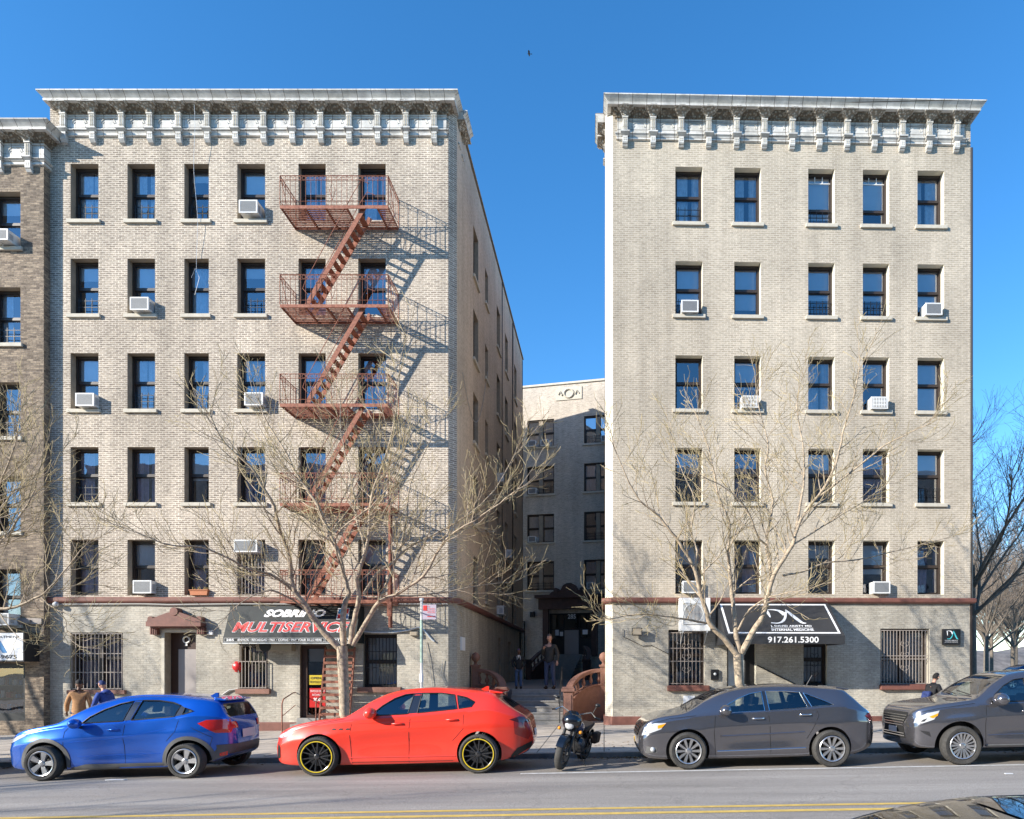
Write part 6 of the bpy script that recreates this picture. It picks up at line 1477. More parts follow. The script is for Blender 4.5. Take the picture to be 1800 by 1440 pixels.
def street_tree(name, label, base, trunk, limbs, seed, dens=(0, 4.4, 3.4, 9), cat='tree', group='bare street trees', tw='twig', bk='bark', l1=1.35, per=5.2, maxl=3):
    rnd = random.Random(seed); root = empty(name, base, label=label, cat=cat, group=group)
    kt = MB(); ks = {0: kt, 1: MB(), 2: MB(), 3: MB()}
    kt.tube([p for p, r in trunk], [r for p, r in trunk], 14)
    kb = MB()
    for (pts, r0, r1) in limbs:
        Q = []; n = len(pts)
        for i in range(n-1):     # smooth and slightly crooked
            p0, p1, p2, p3 = pts[max(i-1, 0)], pts[i], pts[i+1], pts[min(i+2, n-1)]
            for j in range(3):
                t = j/3; Q.append(.5*((2*p1)+(-p0+p2)*t+(2*p0-5*p1+4*p2-p3)*t*t+(-p0+3*p1-3*p2+p3)*t**3)+Vector((rnd.gauss(0, .006), rnd.gauss(0, .012), rnd.gauss(0, .006))))
        Q.append(pts[-1]); m = len(Q); rs = [r0+(r1-r0)*(i/(m-1))**.8 for i in range(m)]
        kb.tube(Q, rs, 9, caps=True)
        tot = sum((Q[i+1]-Q[i]).length for i in range(m-1)); c = 0; nxt = tot*.22
        for i in range(m-1):
            L = (Q[i+1]-Q[i]).length
            while c+L > nxt:
                q = Q[i].lerp(Q[i+1], (nxt-c)/L); ax = (Q[i+1]-Q[i]).normalized(); s = ax.orthogonal(); s.rotate(Matrix.Rotation(rnd.uniform(0, 6.28), 3, ax)); s.y *= .75; s.z = s.z*.8+.1
                nd = (ax*rnd.uniform(.5, 1.1)+s.normalized()).normalized(); f = nxt/tot
                grow(rnd, ks, q, nd, l1*rnd.uniform(.6, 1.35)*(1.15-.4*f), min(.020, rs[i]*.5), 1, maxl, dens)
                nxt += rnd.uniform(.6, 1.4)/per
            c += L
        e = (Q[-1]-Q[-2]).normalized()
        for _ in range(3): grow(rnd, ks, Q[-1], (e+Vector((rnd.gauss(0, .35), rnd.gauss(0, .35), rnd.gauss(0, .35)))).normalized(), l1*rnd.uniform(.7, 1.1), r1*.8, 1, maxl, dens)
    wp(kt.build('trunk', bk, smooth=70), root); wp(kb.build('branch', bk, smooth=70), root)
    cr = MB(); 
    for l in (1, 2, 3):
        o = len(cr.v); cr.v += ks[l].v; cr.f += [tuple(i+o for i in f) for f in ks[l].f]; cr.m += [0 if l < 2 else 1]*len(ks[l].f)
    c = cr.build('crown', [bk if bk != 'bark' else 'bark_thin', tw]); wp(c, root)
    return root
def gl(pts, Y, dY, r0, r1):
    n = len(pts)-1; return ([px3(a, b, Y+dY*i/n) for i, (a, b) in enumerate(pts)], r0, r1)
YT = 16.3; g0 = gz(-6.2)+.05
def trunk_of(px, pyf, Y, r, gzv, lean=0):
    a = px3(px, pyf, Y); b = Vector((a.x-lean, Y, gzv-.1)); P = []
    for i in range(8):
        t = i/7; q = b.lerp(a, t); q.x += .03*math.sin(t*4); rr_ = r*(1.55-.55*min(1, t*5)) if t < .2 else r*(1+.14*math.exp(-((t-.93)/.1)**2)+.12*math.exp(-((t-.66)/.06)**2))
        P.append((q, rr_))
    return P
T1 = [gl([(598, 1140), (570, 1112), (548, 1082), (533, 1058), (514, 1031), (509, 980), (497, 945), (491, 931), (482, 891), (458, 851), (440, 820), (395, 780), (372, 735)], YT, -1.6, .085, .014),
      gl([(533, 1058), (505, 1030), (475, 1010), (430, 998), (400, 980), (352, 962), (300, 958), (262, 945)], YT, -2.0, .042, .010),
      gl([(548, 1080), (515, 1055), (478, 1038), (440, 1050), (405, 1075)], YT, -1.3, .026, .008),
      gl([(604, 1135), (603, 1090), (606, 1064), (613, 1042), (604, 1011), (598, 980), (578, 935), (560, 891), (541, 862), (524, 840), (500, 790), (470, 745), (455, 705)], YT, .5, .080, .012),
      gl([(598, 980), (580, 950), (560, 900), (545, 870), (510, 840), (470, 832)], YT, 1.0, .03, .010),
      gl([(616, 1132), (622, 1091), (631, 1053), (627, 1024), (633, 998), (647, 947), (653, 875), (672, 820), (690, 760), (700, 690), (702, 640)], YT, -.8, .070, .011),
      gl([(633, 998), (640, 960), (625, 910), (622, 870), (612, 820), (600, 760), (598, 700)], YT, 1.6, .034, .009),
      gl([(620, 1134), (645, 1092), (667, 1058), (691, 1047), (708, 1038), (745, 1012), (775, 960), (800, 935), (850, 905), (890, 876), (908, 862)], YT, -1.2, .062, .010),
      gl([(640, 1045), (660, 1010), (691, 989), (711, 967), (744, 949), (785, 928), (830, 900), (870, 860), (905, 800)], YT, .8, .040, .010),
      gl([(691, 1047), (740, 1046), (790, 1040), (840, 1030), (882, 1024)], YT, 1.2, .030, .008),
      gl([(667, 1058), (690, 1000), (705, 960), (715, 905), (722, 850), (745, 800), (770, 745)], YT, 1.4, .036, .010),
      gl([(604, 1011), (590, 960), (600, 930), (640, 900), (672, 870), (700, 830)], YT, -1.5, .026, .009)]
street_tree('street_tree', 'bare street tree with a forked pale trunk rising behind the orange red car', (px3(601, 1175, YT).x, YT, g0), trunk_of(603, 1136, YT, .115, g0), T1, 11, l1=1.2, per=4.8, dens=(0, 4.0, 3.4, 9))
YT2 = 16.75; g1 = gz(3.3)+.05
T2 = [gl([(1296, 1152), (1272, 1122), (1249, 1098), (1240, 1068), (1231, 1044), (1222, 1004), (1208, 975), (1195, 955), (1172, 925), (1155, 905), (1125, 880), (1105, 845), (1085, 800)], YT2, -1.4, .078, .011),
      gl([(1245, 1096), (1215, 1090), (1180, 1085), (1140, 1080), (1104, 1082), (1085, 1086), (1068, 1088)], YT2, -2.0, .032, .008),
      gl([(1299, 1150), (1293, 1102), (1290, 1070), (1285, 1035), (1281, 980), (1280, 958), (1282, 918), (1262, 870), (1252, 815), (1240, 770), (1228, 740)], YT2, .6, .072, .010),
      gl([(1222, 1004), (1225, 970), (1215, 930), (1222, 880), (1200, 830), (1185, 790)], YT2, .8, .030, .009),
      gl([(1304, 1148), (1322, 1115), (1342, 1080), (1349, 1050), (1356, 1022), (1372, 990), (1393, 958), (1400, 930), (1415, 900), (1440, 870), (1470, 815), (1482, 760), (1500, 700), (1510, 650)], YT2, -.8, .086, .012),
      gl([(1356, 1022), (1352, 985), (1347, 958), (1353, 920), (1358, 880), (1345, 830), (1350, 780), (1335, 720), (1330, 690)], YT2, 1.2, .046, .010),
      gl([(1298, 1108), (1316, 1073), (1340, 1056), (1365, 1046), (1392, 1040)], YT2, -1.1, .030, .010),
      gl([(1347, 958), (1330, 940), (1318, 905), (1300, 880), (1270, 855), (1240, 840)], YT2, -1.0, .028, .009),
      gl([(1400, 930), (1408, 880), (1413, 840), (1411, 780), (1400, 720), (1408, 670)], YT2, 1.0, .040, .009),
      gl([(1430, 880), (1470, 850), (1526, 806), (1560, 780), (1600, 760), (1632, 745)], YT2, -1.2, .030, .008),
      gl([(1375, 1012), (1410, 1005), (1450, 990), (1500, 985), (1550, 975), (1610, 960), (1655, 948)], YT2, 1.1, .030, .008),
      gl([(1393, 958), (1430, 935), (1480, 905), (1520, 880), (1560, 850)], YT2, 1.8, .028, .008)]
street_tree('street_tree', 'bare street tree with a forked pale trunk rising behind the grey wagon', (px3(1300, 1175, YT2).x, YT2, g1), trunk_of(1299, 1150, YT2, .108, g1), T2, 23, per=4.6, l1=1.1)
YT3 = 15.9; g2 = gz(-17)+.05
T3 = [gl([(-95, 1090), (-60, 1080), (-20, 1072), (25, 1068), (60, 1052), (88, 1035), (120, 995), (150, 960)], YT3, -.4, .055, .008),
      gl([(-95, 1040), (-60, 1000), (-25, 970), (10, 945), (40, 900), (60, 860), (75, 800)], YT3, .6, .05, .010),
      gl([(-90, 1000), (-50, 950), (-20, 900), (0, 850), (20, 800), (30, 760)], YT3, -1.0, .05, .010),
      gl([(-95, 980), (-100, 900), (-80, 820), (-60, 760)], YT3, 0, .05, .012), gl([(60, 1052), (90, 1065), (112, 1085), (118, 1110)], YT3, -.4, .016, .006),
      gl([(-100, 1080), (-160, 1040), (-220, 960), (-260, 860)], YT3, .4, .06, .012)]
street_tree('street_tree', 'bare street tree whose branches reach in from the left edge', (px3(-98, 1175, YT3).x, YT3, g2), trunk_of(-98, 1100, YT3, .12, g2), T3, 37)
def wild_tree(name, label, x, y, z, h, seed, spread=.5, nl=9, tr=1., **kw):
    TRK = tr
    rnd = random.Random(seed); base = Vector((x, y, z)); fk = base+Vector((0, 0, h*.24)); tr = [(base-Vector((0, 0, .3)), h*.030*TRK), (base+Vector((0, 0, .3)), h*.022*TRK), (fk, h*.018*TRK), (fk+Vector((0, 0, h*.2)), h*.010*TRK)]
    limbs = []
    for i in range(nl):
        a = 6.28*i/nl+rnd.uniform(-.3, .3); d = Vector((math.cos(a)*spread, math.sin(a)*spread, rnd.uniform(.5, 1))).normalized(); p = fk+Vector((0, 0, rnd.uniform(-.06, .16)*h)); P = [p]
        L = h*rnd.uniform(.45, .62)
        for j in range(5): d = (d+Vector((rnd.gauss(0, .14), rnd.gauss(0, .14), .10+rnd.gauss(0, .1)))).normalized(); p = p+d*L/5; P.append(p)
        limbs.append((P, h*.012*TRK, h*.0022))
    return street_tree(name, label, (x, y, z), tr, limbs, seed, **kw)
# trees added unseen along both kerbs to throw their shadows into the frame
wild_tree('street_tree', 'bare street tree added outside the left edge to shade the wall', -27, 15.8, gz(-27), 9.5, 51, dens=(0, 3, 3, 0), maxl=2, l1=1.5, per=1.6)
wild_tree('street_tree', 'bare street tree added unseen on the near pavement to cast shadows', -24.5, 2.4, gz(-24), 11, 57, dens=(0, 3, 3, 0), maxl=2, l1=1.6, per=1.6)
PT = [(19.2, 35.5, 15.5, 'large dark bare park tree leaning out from behind the right corner'), (34.2, 61, 16, 'bare park tree just right of the corner, trunk in full sun'), (39.5, 66, 19, 'tall bare park tree at the very right edge'), (42.0, 74, 18, 'bare park tree in the second row by the corner'),
      (50.5, 84, 20, 'bare park tree in the second row at the right edge'), (53.0, 95, 20, 'slender bare park tree in the third row by the corner'), (64.0, 106, 22, 'bare park tree in the third row at the right edge'), (66.0, 118, 22, 'farthest bare park tree by the corner'), (77.0, 128, 23, 'farthest bare park tree at the right edge'), (45.5, 76, 17, 'slim bare park tree between the second row trunks')]
for i, (x, y, h, lb) in enumerate(PT):
    wild_tree('park_tree', lb, x, y, .5, h, 70+i, spread=1.0 if i == 0 else .7, nl=12 if i == 0 else 10, dens=(0, 2.4, 3.0, 0), maxl=3, l1=2.6, per=2.8, group='park trees beyond the corner', tw='twig_dark', bk='bark_dark', cat='tree', tr=.5)
k = MB(); rh = random.Random(2); NX = 60; prev = None
for i in range(NX+1):
    x = 40+i*8; h = 10+4*math.sin(i*.35)+rh.uniform(-1, 1.4)
    h *= 1.35; r = [k.vert((x, 215, -.6)), k.vert((x, 232, h*.75+rh.uniform(-.5, .5))), k.vert((x, 255, h)), k.vert((x, 330, h*.6))]
    if prev:
        for j in range(3): k.face((prev[j], r[j], r[j+1], prev[j+1]))
    prev = r
M['far_wood'] = mat('distant bare wooded slope', (.16, .14, .125), .95, var=.5, vscale=.35)
tag(k.build('hills', 'far_wood', smooth=80), kind='structure')
# park wall and path behind, pale street in the distance
k = MB(); k.box(19, 120, 52.0, 52.4, -.5, 1.6); tag(k.build('park_wall', 'kerb', bevel=.02), 'low grey stone park wall far back at the right', 'wall')
k = MB(); k.quad((19, 28, .1), (160, 28, .1), (160, 40, .62), (19, 40, .62)); k.quad((19, 40, .62), (160, 40, .62), (160, 51.9, .66), (19, 51.9, .66)); tag(k.build('path', 'asphalt'), kind='structure')

# ================= kerb litter =================
rr = random.Random(8); k = MB()
for i in range(1500):
    x = rr.choice([rr.uniform(-16, 10), rr.gauss(.9, .7), rr.gauss(-11.5, .8)]); y = kerb_y(x)-abs(rr.gauss(0, .16))-.02; z = rz(x, y)+.006; s = rr.uniform(.015, .05); a = rr.uniform(0, 6.28)
    if rr.random() < .12: y = rr.uniform(kerb_y(x)+.25, kerb_y(x)+2.2); z = gz(x)+.066
    c, sn = math.cos(a)*s, math.sin(a)*s; k.quad((x-c, y-sn, z), (x+sn*.5, y-c*.5, z+rr.uniform(0, .02)), (x+c, y+sn, z), (x-sn*.5, y+c*.5, z+rr.uniform(0, .02)), rr.choice([0, 0, 1]))
M['leaf'] = mat('dry leaf', (.18, .10, .045), .9); M['leaf2'] = mat('pale leaf', (.40, .32, .20), .9)
tag(k.build('leaf_litter', ['leaf', 'leaf2']), kind='stuff')
for (x, y, w_, a, lb) in ((-9.05, 12.62, .30, .1, 'crushed white paper cup lid lying by the rear wheel of the blue car'), (7.05, 11.85, .14, .3, 'small white scrap of paper on the road below the four wheel drive')):
    k = MB(); z = rz(x, y)+.006; k.prism([(x-w_*.6, y), (x+w_*.5, y+.03), (x+w_*.62, y+.07), (x-w_*.4, y+.09)], z, z+.012, 'z'); tag(k.build('paper_scrap', 'sign_white'), lb, 'litter')

# ================= signpost =================
xs_, ys_ = px3(741, 1175, 16.0).x, 16.0; sp_ = empty('sign_post', (xs_, ys_, gz(xs_)+.06), label='slim galvanised post carrying a white parking sign beside the fire escape', cat='sign')
k = MB(); zt_ = px3(741, 1056, 16).z; P = [(xs_+.0, ys_, gz(xs_)), (xs_, ys_, zt_)]; k.tube(P, .032, 7, 0); k.tube([(xs_, ys_, px3(0, 1165, 16).z), (xs_, ys_, px3(0, 1090, 16).z)], .034, 7, 1)
k.tube([(xs_, ys_, zt_), (xs_, ys_, zt_+.06)], .05, 7, 0); wp(k.build('pole', ['galv', 'galv_green']), sp_)
M['sign_lilac'] = mat('pale lilac sign face', (.42, .38, .46), .5)
a = px3(743, 1063, 15.94); b = px3(767, 1089, 15.94)
k = MB(); k.box(a.x, b.x, 15.93, 15.945, b.z, a.z, 0); pn = wp(k.build('sign_panel', 'sign_lilac', bevel=.003), sp_)
k = MB(); k.box(a.x+.015, a.x+.10, 15.922, 15.928, a.z-.14, a.z-.02, 0); ar_ = MB(); ar_.box(a.x+.11, b.x-.03, 15.922, 15.928, b.z+.06, b.z+.075, 0); ar_.build('arrow', 'txt_red', pn)
#[(b.x-.05, 15.923, b.z+.045), (b.x-.015, 15.923, b.z+.067), (b.x-.05, 15.923, b.z+.09)], 0); 
k.build('parking_symbol', 'txt_red', pn)
for (s, dz) in (('NO', .06), ('STANDING', .11), ('8AM-6PM', .16), ('MON-FRI', .20)): text(s, (.05 if s == 'NO' else .17), .028, 'txt_red', pn, lambda u, v, pr, dz=dz: Vector((a.x+.115+u, 15.922-pr, a.z-dz+v)))
# stickers and a chained lock on the pole
k = MB(); zc = px3(0, 1192, 16).z; k.tube([(xs_, ys_, zc-.1), (xs_, ys_, zc+.1)], .045, 7); wp(k.build('sticker', 'sign_white'), sp_)

# ================= bird =================
e = empty('bird', px3(930, 95, 45), label='small dark bird flying in the blue sky between the buildings', cat='bird')
p = px3(930, 95, 45); k = MB(lambda x, y, z: tuple(p+(Vector((x, y, z))-p)*.62))
k.tube([p+Vector((-.17, 0, .0)), p+Vector((-.12, 0, .02)), p+Vector((-.02, 0, .03)), p+Vector((.10, 0, .01)), p+Vector((.22, 0, -.01))], [.012, .04, .055, .035, .012], 8)
for s in (-1, 1): k.poly([p+Vector((-.08, 0, .03)), p+Vector((.08, 0, .02)), p+Vector((.10, s*.22, .10)), p+Vector((-.02, s*.42, .07)), p+Vector((-.09, s*.2, .11))])
k.poly([p+Vector((.18, -.02, 0)), p+Vector((.32, -.07, -.01)), p+Vector((.32, .07, -.01)), p+Vector((.18, .02, 0))])
wp(k.build('body', 'black_metal'), e)

# ================= people =================
M['skin'] = mat('skin', (.50, .27, .19), .6); M['skin_dark'] = mat('deep skin', (.13, .065, .04), .6)
for nm, c in (('cloth_tan', (.36, .19, .085)), ('cloth_blue', (.018, .05, .24)), ('cloth_black', (.012, .012, .014)), ('cloth_olive', (.035, .033, .03)), ('cloth_navy', (.015, .03, .12)), ('jeans', (.05, .09, .18)), ('jeans_dark', (.05, .065, .12)), ('hair_dark', (.012, .01, .009)), ('hair_grey', (.09, .075, .065)), ('leather', (.03, .018, .012)), ('cloth_purple', (.05, .03, .09)), ('cloth_white', (.6, .6, .6)), ('cloth_maroon', (.055, .02, .03))):
    M[nm] = mat(nm.replace('_', ' '), c, .85, var=.25, vscale=18, bump=.25, bscale=60)
def skin_mesh(name, verts, edges, mt, parent, sub=1, extra=None):
    me = bpy.data.meshes.new(name); me.from_pydata([v[0] for v in verts], edges, []); o = bpy.data.objects.new(name, me); COL.objects.link(o)
    md = o.modifiers.new('skin', 'SKIN'); md.use_smooth_shade = True; md.branch_smoothing = .3
    for i, v in enumerate(verts):
        r = v[1]; me.skin_vertices[0].data[i].radius = r if isinstance(r, tuple) else (r, r)
    me.skin_vertices[0].data[0].use_root = True
    o.modifiers.new('s', 'SUBSURF').levels = sub
    bpy.context.view_layer.update()
    n = to_mesh(o, name, mt, parent)
    if extra:
        bm = bmesh.new(); bm.from_mesh(n.data); t = bpy.data.meshes.new('t'); t.from_pydata(extra.v, [], extra.f); bm.from_mesh(t); bm.to_mesh(n.data); bm.free(); bpy.data.meshes.remove(t)
    n.data.shade_smooth(); return n
def person(label, loc, face, H, cl, arms, legs=None, lean=0, hat=None, hair='hair_dark', skin='skin', coat=False, hood=False, headturn=0, group=None, pack=False, strings=False, phone=False):
    """local frame: x right, y forward; face = heading of the chest in radians from +X"""
    root = empty('person', loc, face-math.pi/2, label=label, cat='person', group=group)
    s = H/1.78
    def tip(p): x, y, z = p; return Vector((x*s, (y+lean*max(0, z-.9))*s, (z-.12*lean*max(0, z-.9))*s))
    L = legs or {-1: [(-.09, 0, .90), (-.10, .02, .50), (-.10, -.02, .09)], 1: [(.09, 0, .90), (.10, .02, .50), (.10, -.02, .09)]}
    V = []; E_ = []
    def add(p, r, par=None):
        V.append((tip(p), r*s if not isinstance(r, tuple) else (r[0]*s, r[1]*s))); i = len(V)-1
        if par is not None: E_.append((par, i))
        return i
    pel = add((0, 0, .94), (.135, .105)); wst = add((0, 0, 1.10), (.13, .10), pel); ch = add((0, .01, 1.30), (.155, .11), wst); nk0 = add((0, 0, 1.46), (.075, .06), ch); nk = add((0, .01, 1.54), .05, nk0); hd0 = add((0, .02, 1.60), (.062, .07), nk)
    handp = []
    for sd in (-1, 1):
        A = arms[sd]; sh = add((sd*.17, 0, 1.42), .062, ch); el = add(A[0], .043, sh); wr = add(A[1], .028, el); d = (Vector(A[1])-Vector(A[0])).normalized()
        pm = add(tuple(Vector(A[1])+d*.05), (.036, .018), wr); handp.append((Vector(A[1])+d*.05, d))
        side_ = Vector((d.y, -d.x, 0)); side_ = side_.normalized() if side_.length > .2 else Vector((0, 1, 0))
        fwd = d.cross(side_).normalized()
        for fi, (o, ln) in enumerate(((-.027, .062), (-.009, .075), (.009, .070), (.026, .055))):
            b = Vector(A[1])+d*.085+side_*o; f1 = add(tuple(b), .0088, pm); f2_ = add(tuple(b+d*ln*.55+fwd*.012), .008, f1); add(tuple(b+d*ln*.85+fwd*.035), .0065, f2_)
        tb = add(tuple(Vector(A[1])+d*.045+side_*-.04+fwd*.01), .010, pm); add(tuple(Vector(A[1])+d*.085+side_*-.055+fwd*.025), .008, tb)
    ft = []
    for sd in (-1, 1):
        P = L[sd]; hp = add(P[0], .085, pel); kn = add(P[1], .058, hp); an = add(P[2], .038, kn); hl = add((P[2][0], P[2][1]+.04, .045), (.04, .035), an); add((P[2][0]+.01*sd, P[2][1]+.17, .035), (.042, .025), hl); ft.append(P[2])
    # head: shaped ellipsoid with nose, brow, ears, chin
    hk = MB(); ct, st2_ = math.cos(headturn), math.sin(headturn)
    hk.ball((0, 0, 0), 1, 16)
    hv = []
    for (x, y, z) in hk.v:
        X, Y, Z = x*.078, y*.096, z*.118
        if z < 0: X *= 1-.28*z*z; Y = Y*(1-.15*z*z)+(.012 if y > 0 else -.01)*(-z)
        if y > .6 and -.25 < z < .15 and abs(x) < .35: Y += .018*(1-abs(x)/.35)
        if y > .5 and .05 < z < .3 and abs(x) > .25: Y -= .006
        hv.append((X, Y, Z))
    hk.v = hv; o = MB(); o.ball((-.078, 0, -.01), .022, 6); o.ball((.078, 0, -.01), .022, 6); o.prism([(-.013, -.035), (.013, -.035), (.006, .02), (-.006, .02)], .085, .118)
    for m2 in (o,):
        n0 = len(hk.v); hk.v += m2.v; hk.f += [tuple(i+n0 for i in f) for f in m2.f]
    hc = Vector((0, .035, 1.665))
    def hx(x, y, z): return tip((x*ct-y*st2_+hc.x, x*st2_+y*ct+hc.y, z+hc.z))
    hk.v = [tuple(hx(*p)) for p in hk.v]
    skin_mesh('body', V, E_, skin, root, 1, hk)
    k = MB()
    for sd in (-1, 1): k.v += []; q = MB(); q.ball((sd*.031, .088, .018), .011, 6); n0 = len(k.v); k.v += [tuple(hx(*p)) for p in q.v]; k.f += [tuple(i+n0 for i in f) for f in q.f]; k.m += q.m
    k.build('eye', 'hair_dark', root)
    q = MB(); q.box(-.022, .022, .088, .094, -.058, -.050); q.v = [tuple(hx(*p)) for p in q.v]; q.build('mouth', 'cloth_maroon', root)
    # hair or hat
    q = MB(); q.ball((0, 0, 0), 1, 14); up = .02 if hat else -.02
    q.v = [((x*.086), y*.103-.006, z*.126+.006) for x, y, z in q.v]
    q.f = [f for f in q.f if all((q.v[i][2] > (.035 if q.v[i][1] > .02 else (-.06 if not hat else -.02))) for i in f)]; q.m = [0]*len(q.f)
    q.v = [tuple(hx(*p)) for p in q.v]; q.build('hair' if not hat else 'cap', hair if not hat else hat, root, smooth=60)
    if hat and hat != 'cloth_purple':
        q = MB(); q.prism([(-.06, .07), (.06, .07), (.05, .15), (-.05, .15)], .035, .045, 'z'); q.v = [tuple(hx(*p)) for p in q.v]; q.build('cap_peak', hat, root)
    # jacket
    V = []; E_ = []; b = .60 if coat else .84
    if coat: h0 = add((0, -.01, .52), (.20, .16)); h1 = add((0, -.01, .75), (.195, .155), h0); p0 = add((0, 0, .98), (.185, .145), h1)
    else: h0 = add((0, 0, .80), (.170, .135)); p0 = add((0, 0, .98), (.172, .138), h0)
    w0 = add((0, 0, 1.12), (.168, .135), p0); c0 = add((0, .005, 1.32), (.185, .14), w0); n0 = add((0, 0, 1.45), (.10, .085), c0); add((0, .0, 1.51), (.072, .065), n0)
    for sd in (-1, 1):
        A = arms[sd]; sh = add((sd*.18, 0, 1.405), .085, c0); el = add(A[0], .066, sh); d = (Vector(A[1])-Vector(A[0])); add(tuple(Vector(A[0])+d*.55), .058, el); m = len(V)-1; add(tuple(Vector(A[0])+d*.97), .048, m)
    skin_mesh('jacket', V, E_, cl[0], root, 2)
    if hood:
        q = MB(); q.ball((0, -.09, 1.47), .11, 10, 0, (1, 1, .6)); q.v = [tuple(tip(p)) for p in q.v]; q.build('hood', cl[0], root, smooth=60)
    if strings:
        q = MB(); q.prism([(-.045, 1.50), (.045, 1.50), (.0, 1.34)], .125, .150); q.v = [tuple(tip(p)) for p in q.v]; q.build('undershirt', 'cloth_white', root)
        for sd in (-1, 1): q = MB(); q.tube([tip((sd*.07, .12, 1.48)), tip((sd*.075, .155, 1.40)), tip((sd*.075, .16, 1.30))], .009, 5); q.build('hood_string', 'cloth_white', root)
    if pack:
        q = MB(); q.box(-.13, .13, -.27, -.14, .98, 1.25); q.v = [tuple(tip(p)) for p in q.v]; tag(q.build('backpack_flap', 'cloth_navy', root, bevel=.04))
    if phone: 
        hp, d = handp[1]; q = MB(); c = tip(tuple(hp+d*.06+Vector((0, .02, 0)))); q.box(c.x-.03, c.x+.03, c.y, c.y+.01, c.z-.1, c.z+.03)
        q.build('sleeve_card', 'cloth_white', root)
    # trousers
    V = []; E_ = []; p0 = add((0, 0, .95), (.155, .125))
    for sd in (-1, 1):
        P = L[sd]; hp = add((P[0][0], P[0][1], .86), .100, p0); a_ = Vector(P[0]); kk = Vector(P[1]); an = Vector(P[2]); add(tuple(a_.lerp(kk, .5)), .088, hp); i = len(V)-1; add(tuple(kk), .073, i); i = len(V)-1; add(tuple(kk.lerp(an, .55)), .066, i); i = len(V)-1; add((an.x, an.y, .10), .062, i)
    skin_mesh('trousers', V, E_, cl[1], root, 2)
    for P in ft:
        k = MB(); 
        k.ball((0, 0, 0), 1, 10); k.v = [tuple(tip((P[0]+x*.052, P[1]+.065+y*.145, .048+max(z, -.9)*.052*(1.25 if y < 0 else .8)))) for x, y, z in k.v]; k.build('shoe', cl[2], root, smooth=60)
    return root
DOWN = {-1: [(-.25, -.02, 1.13), (-.24, .10, .90)], 1: [(.25, -.02, 1.13), (.24, .10, .90)]}
POCK = {-1: [(-.29, -.05, 1.14), (-.18, .10, .96)], 1: [(.29, -.05, 1.14), (.18, .10, .96)]}
WALK = {-1: [(-.09, 0, .90), (-.10, .16, .50), (-.10, .12, .09)], 1: [(.09, 0, .90), (.10, .02, .50), (.10, -.26, .12)]}
def gpos(px, Y, dz=.065): x = (px-1062)*Y/1200; return (x, Y, gz(x)+dz)
person('person in a tan coat and black cap walking away along the wall', gpos(139, 18.6), R(115), 1.76, ('cloth_tan', 'jeans_dark', 'leather'), {-1: [(-.27, 0, 1.12), (-.30, .12, .90)], 1: [(.27, -.04, 1.12), (.27, .1, .9)]}, legs=WALK, hat='cloth_black', coat=True, skin='skin_dark')
person('person in a bright blue hooded jacket and navy cap near the wall', gpos(188, 18.4), R(165), 1.74, ('cloth_blue', 'jeans', 'leather'), {-1: [(-.28, .05, 1.13), (-.16, .28, 1.05)], 1: [(.28, .05, 1.13), (.16, .28, 1.05)]}, legs=WALK, hat='cloth_navy', hood=True, lean=.18)
person('tall person in a dark parka with one hand raised on the landing', (-1.97, 24.72, ZC+.001), R(255), 1.98, ('cloth_olive', 'jeans_dark', 'leather'), {-1: [(-.27, 0, 1.14), (-.28, .10, .90)], 1: [(.26, .04, 1.14), (.12, .24, 1.32)]}, legs={-1: [(-.09, 0, .90), (-.12, .03, .50), (-.15, -.01, .09)], 1: [(.09, 0, .90), (.11, .02, .50), (.12, 0, .09)]}, hair='hair_grey', headturn=-.2)
person('short person in a dark hooded jacket with white strings on the landing', (-3.12, 24.9, ZC+.001), R(280), 1.46, ('cloth_black', 'jeans', 'leather'), POCK, hat='cloth_purple', hood=True, strings=True, skin='skin_dark')
person('person with dark hair and a small backpack bending forward by the right window', gpos(1634, 18.2), R(25), 1.66, ('cloth_black', 'cloth_black', 'leather'), {-1: [(-.25, .12, 1.13), (-.15, .34, 1.1)], 1: [(.25, .12, 1.13), (.15, .34, 1.1)]}, lean=.30, pack=True)

# ================= motorcycle =================
mc = empty('motorcycle', (0, 0, 0), label='black cruiser motorcycle with a dark headlamp fairing parked nose out between the cars', cat='motorcycle')
def mp(mb, name, mt, par=mc, **kw):
    o = mb.build(name, mt, par, **kw); return o
# local frame: x forward (front wheel at +), y left, z up; wheelbase 1.55
def mwheel(x, r, w, nm, y=0):
    k = MB(); k.lathe([(r-.09, w*.5), (r-.05, w*.55), (r-.015, w*.42), (r, 0), (r-.015, -w*.42), (r-.05, -w*.55), (r-.09, -w*.5), (r-.09, w*.5)], (x, y, r), 'y', 36); t = mp(k, nm, 'tyre', smooth=50)
    k = MB(); k.lathe([(r-.085, w*.4), (r-.11, w*.35), (r-.11, -w*.35), (r-.085, -w*.4)], (x, y, r), 'y', 30)
    for i in range(9): a = 6.283*i/9; k.tube([(x, y, r), (x+math.cos(a)*(r-.1), y, r+math.sin(a)*(r-.1))], .012, 4)
    k.lathe([(.001, .06), (.05, .06), (.05, -.06), (.001, -.06)], (x, y, r), 'y', 14); mp(k, 'rim', 'rim_black', t)
    k = MB(); k.lathe([(.06, .055+w*.2), (.15, .055+w*.2), (.15, .062+w*.2), (.06, .062+w*.2)], (x, y, r), 'y', 22); mp(k, 'brake_disc', 'brake', t)
mwheel(.80, .33, .13, 'front_wheel'); mwheel(-.75, .32, .17, 'rear_wheel')
for s in (-1, 1):
    k = MB(); k.tube([(.80, s*.10, .33), (.62, s*.10, .72), (.47, s*.10, 1.02)], [.03, .032, .026], 8); k.tube([(.80, s*.10, .30), (.70, s*.10, .55)], .036, 8); mp(k, 'fork', 'black_metal', smooth=50)
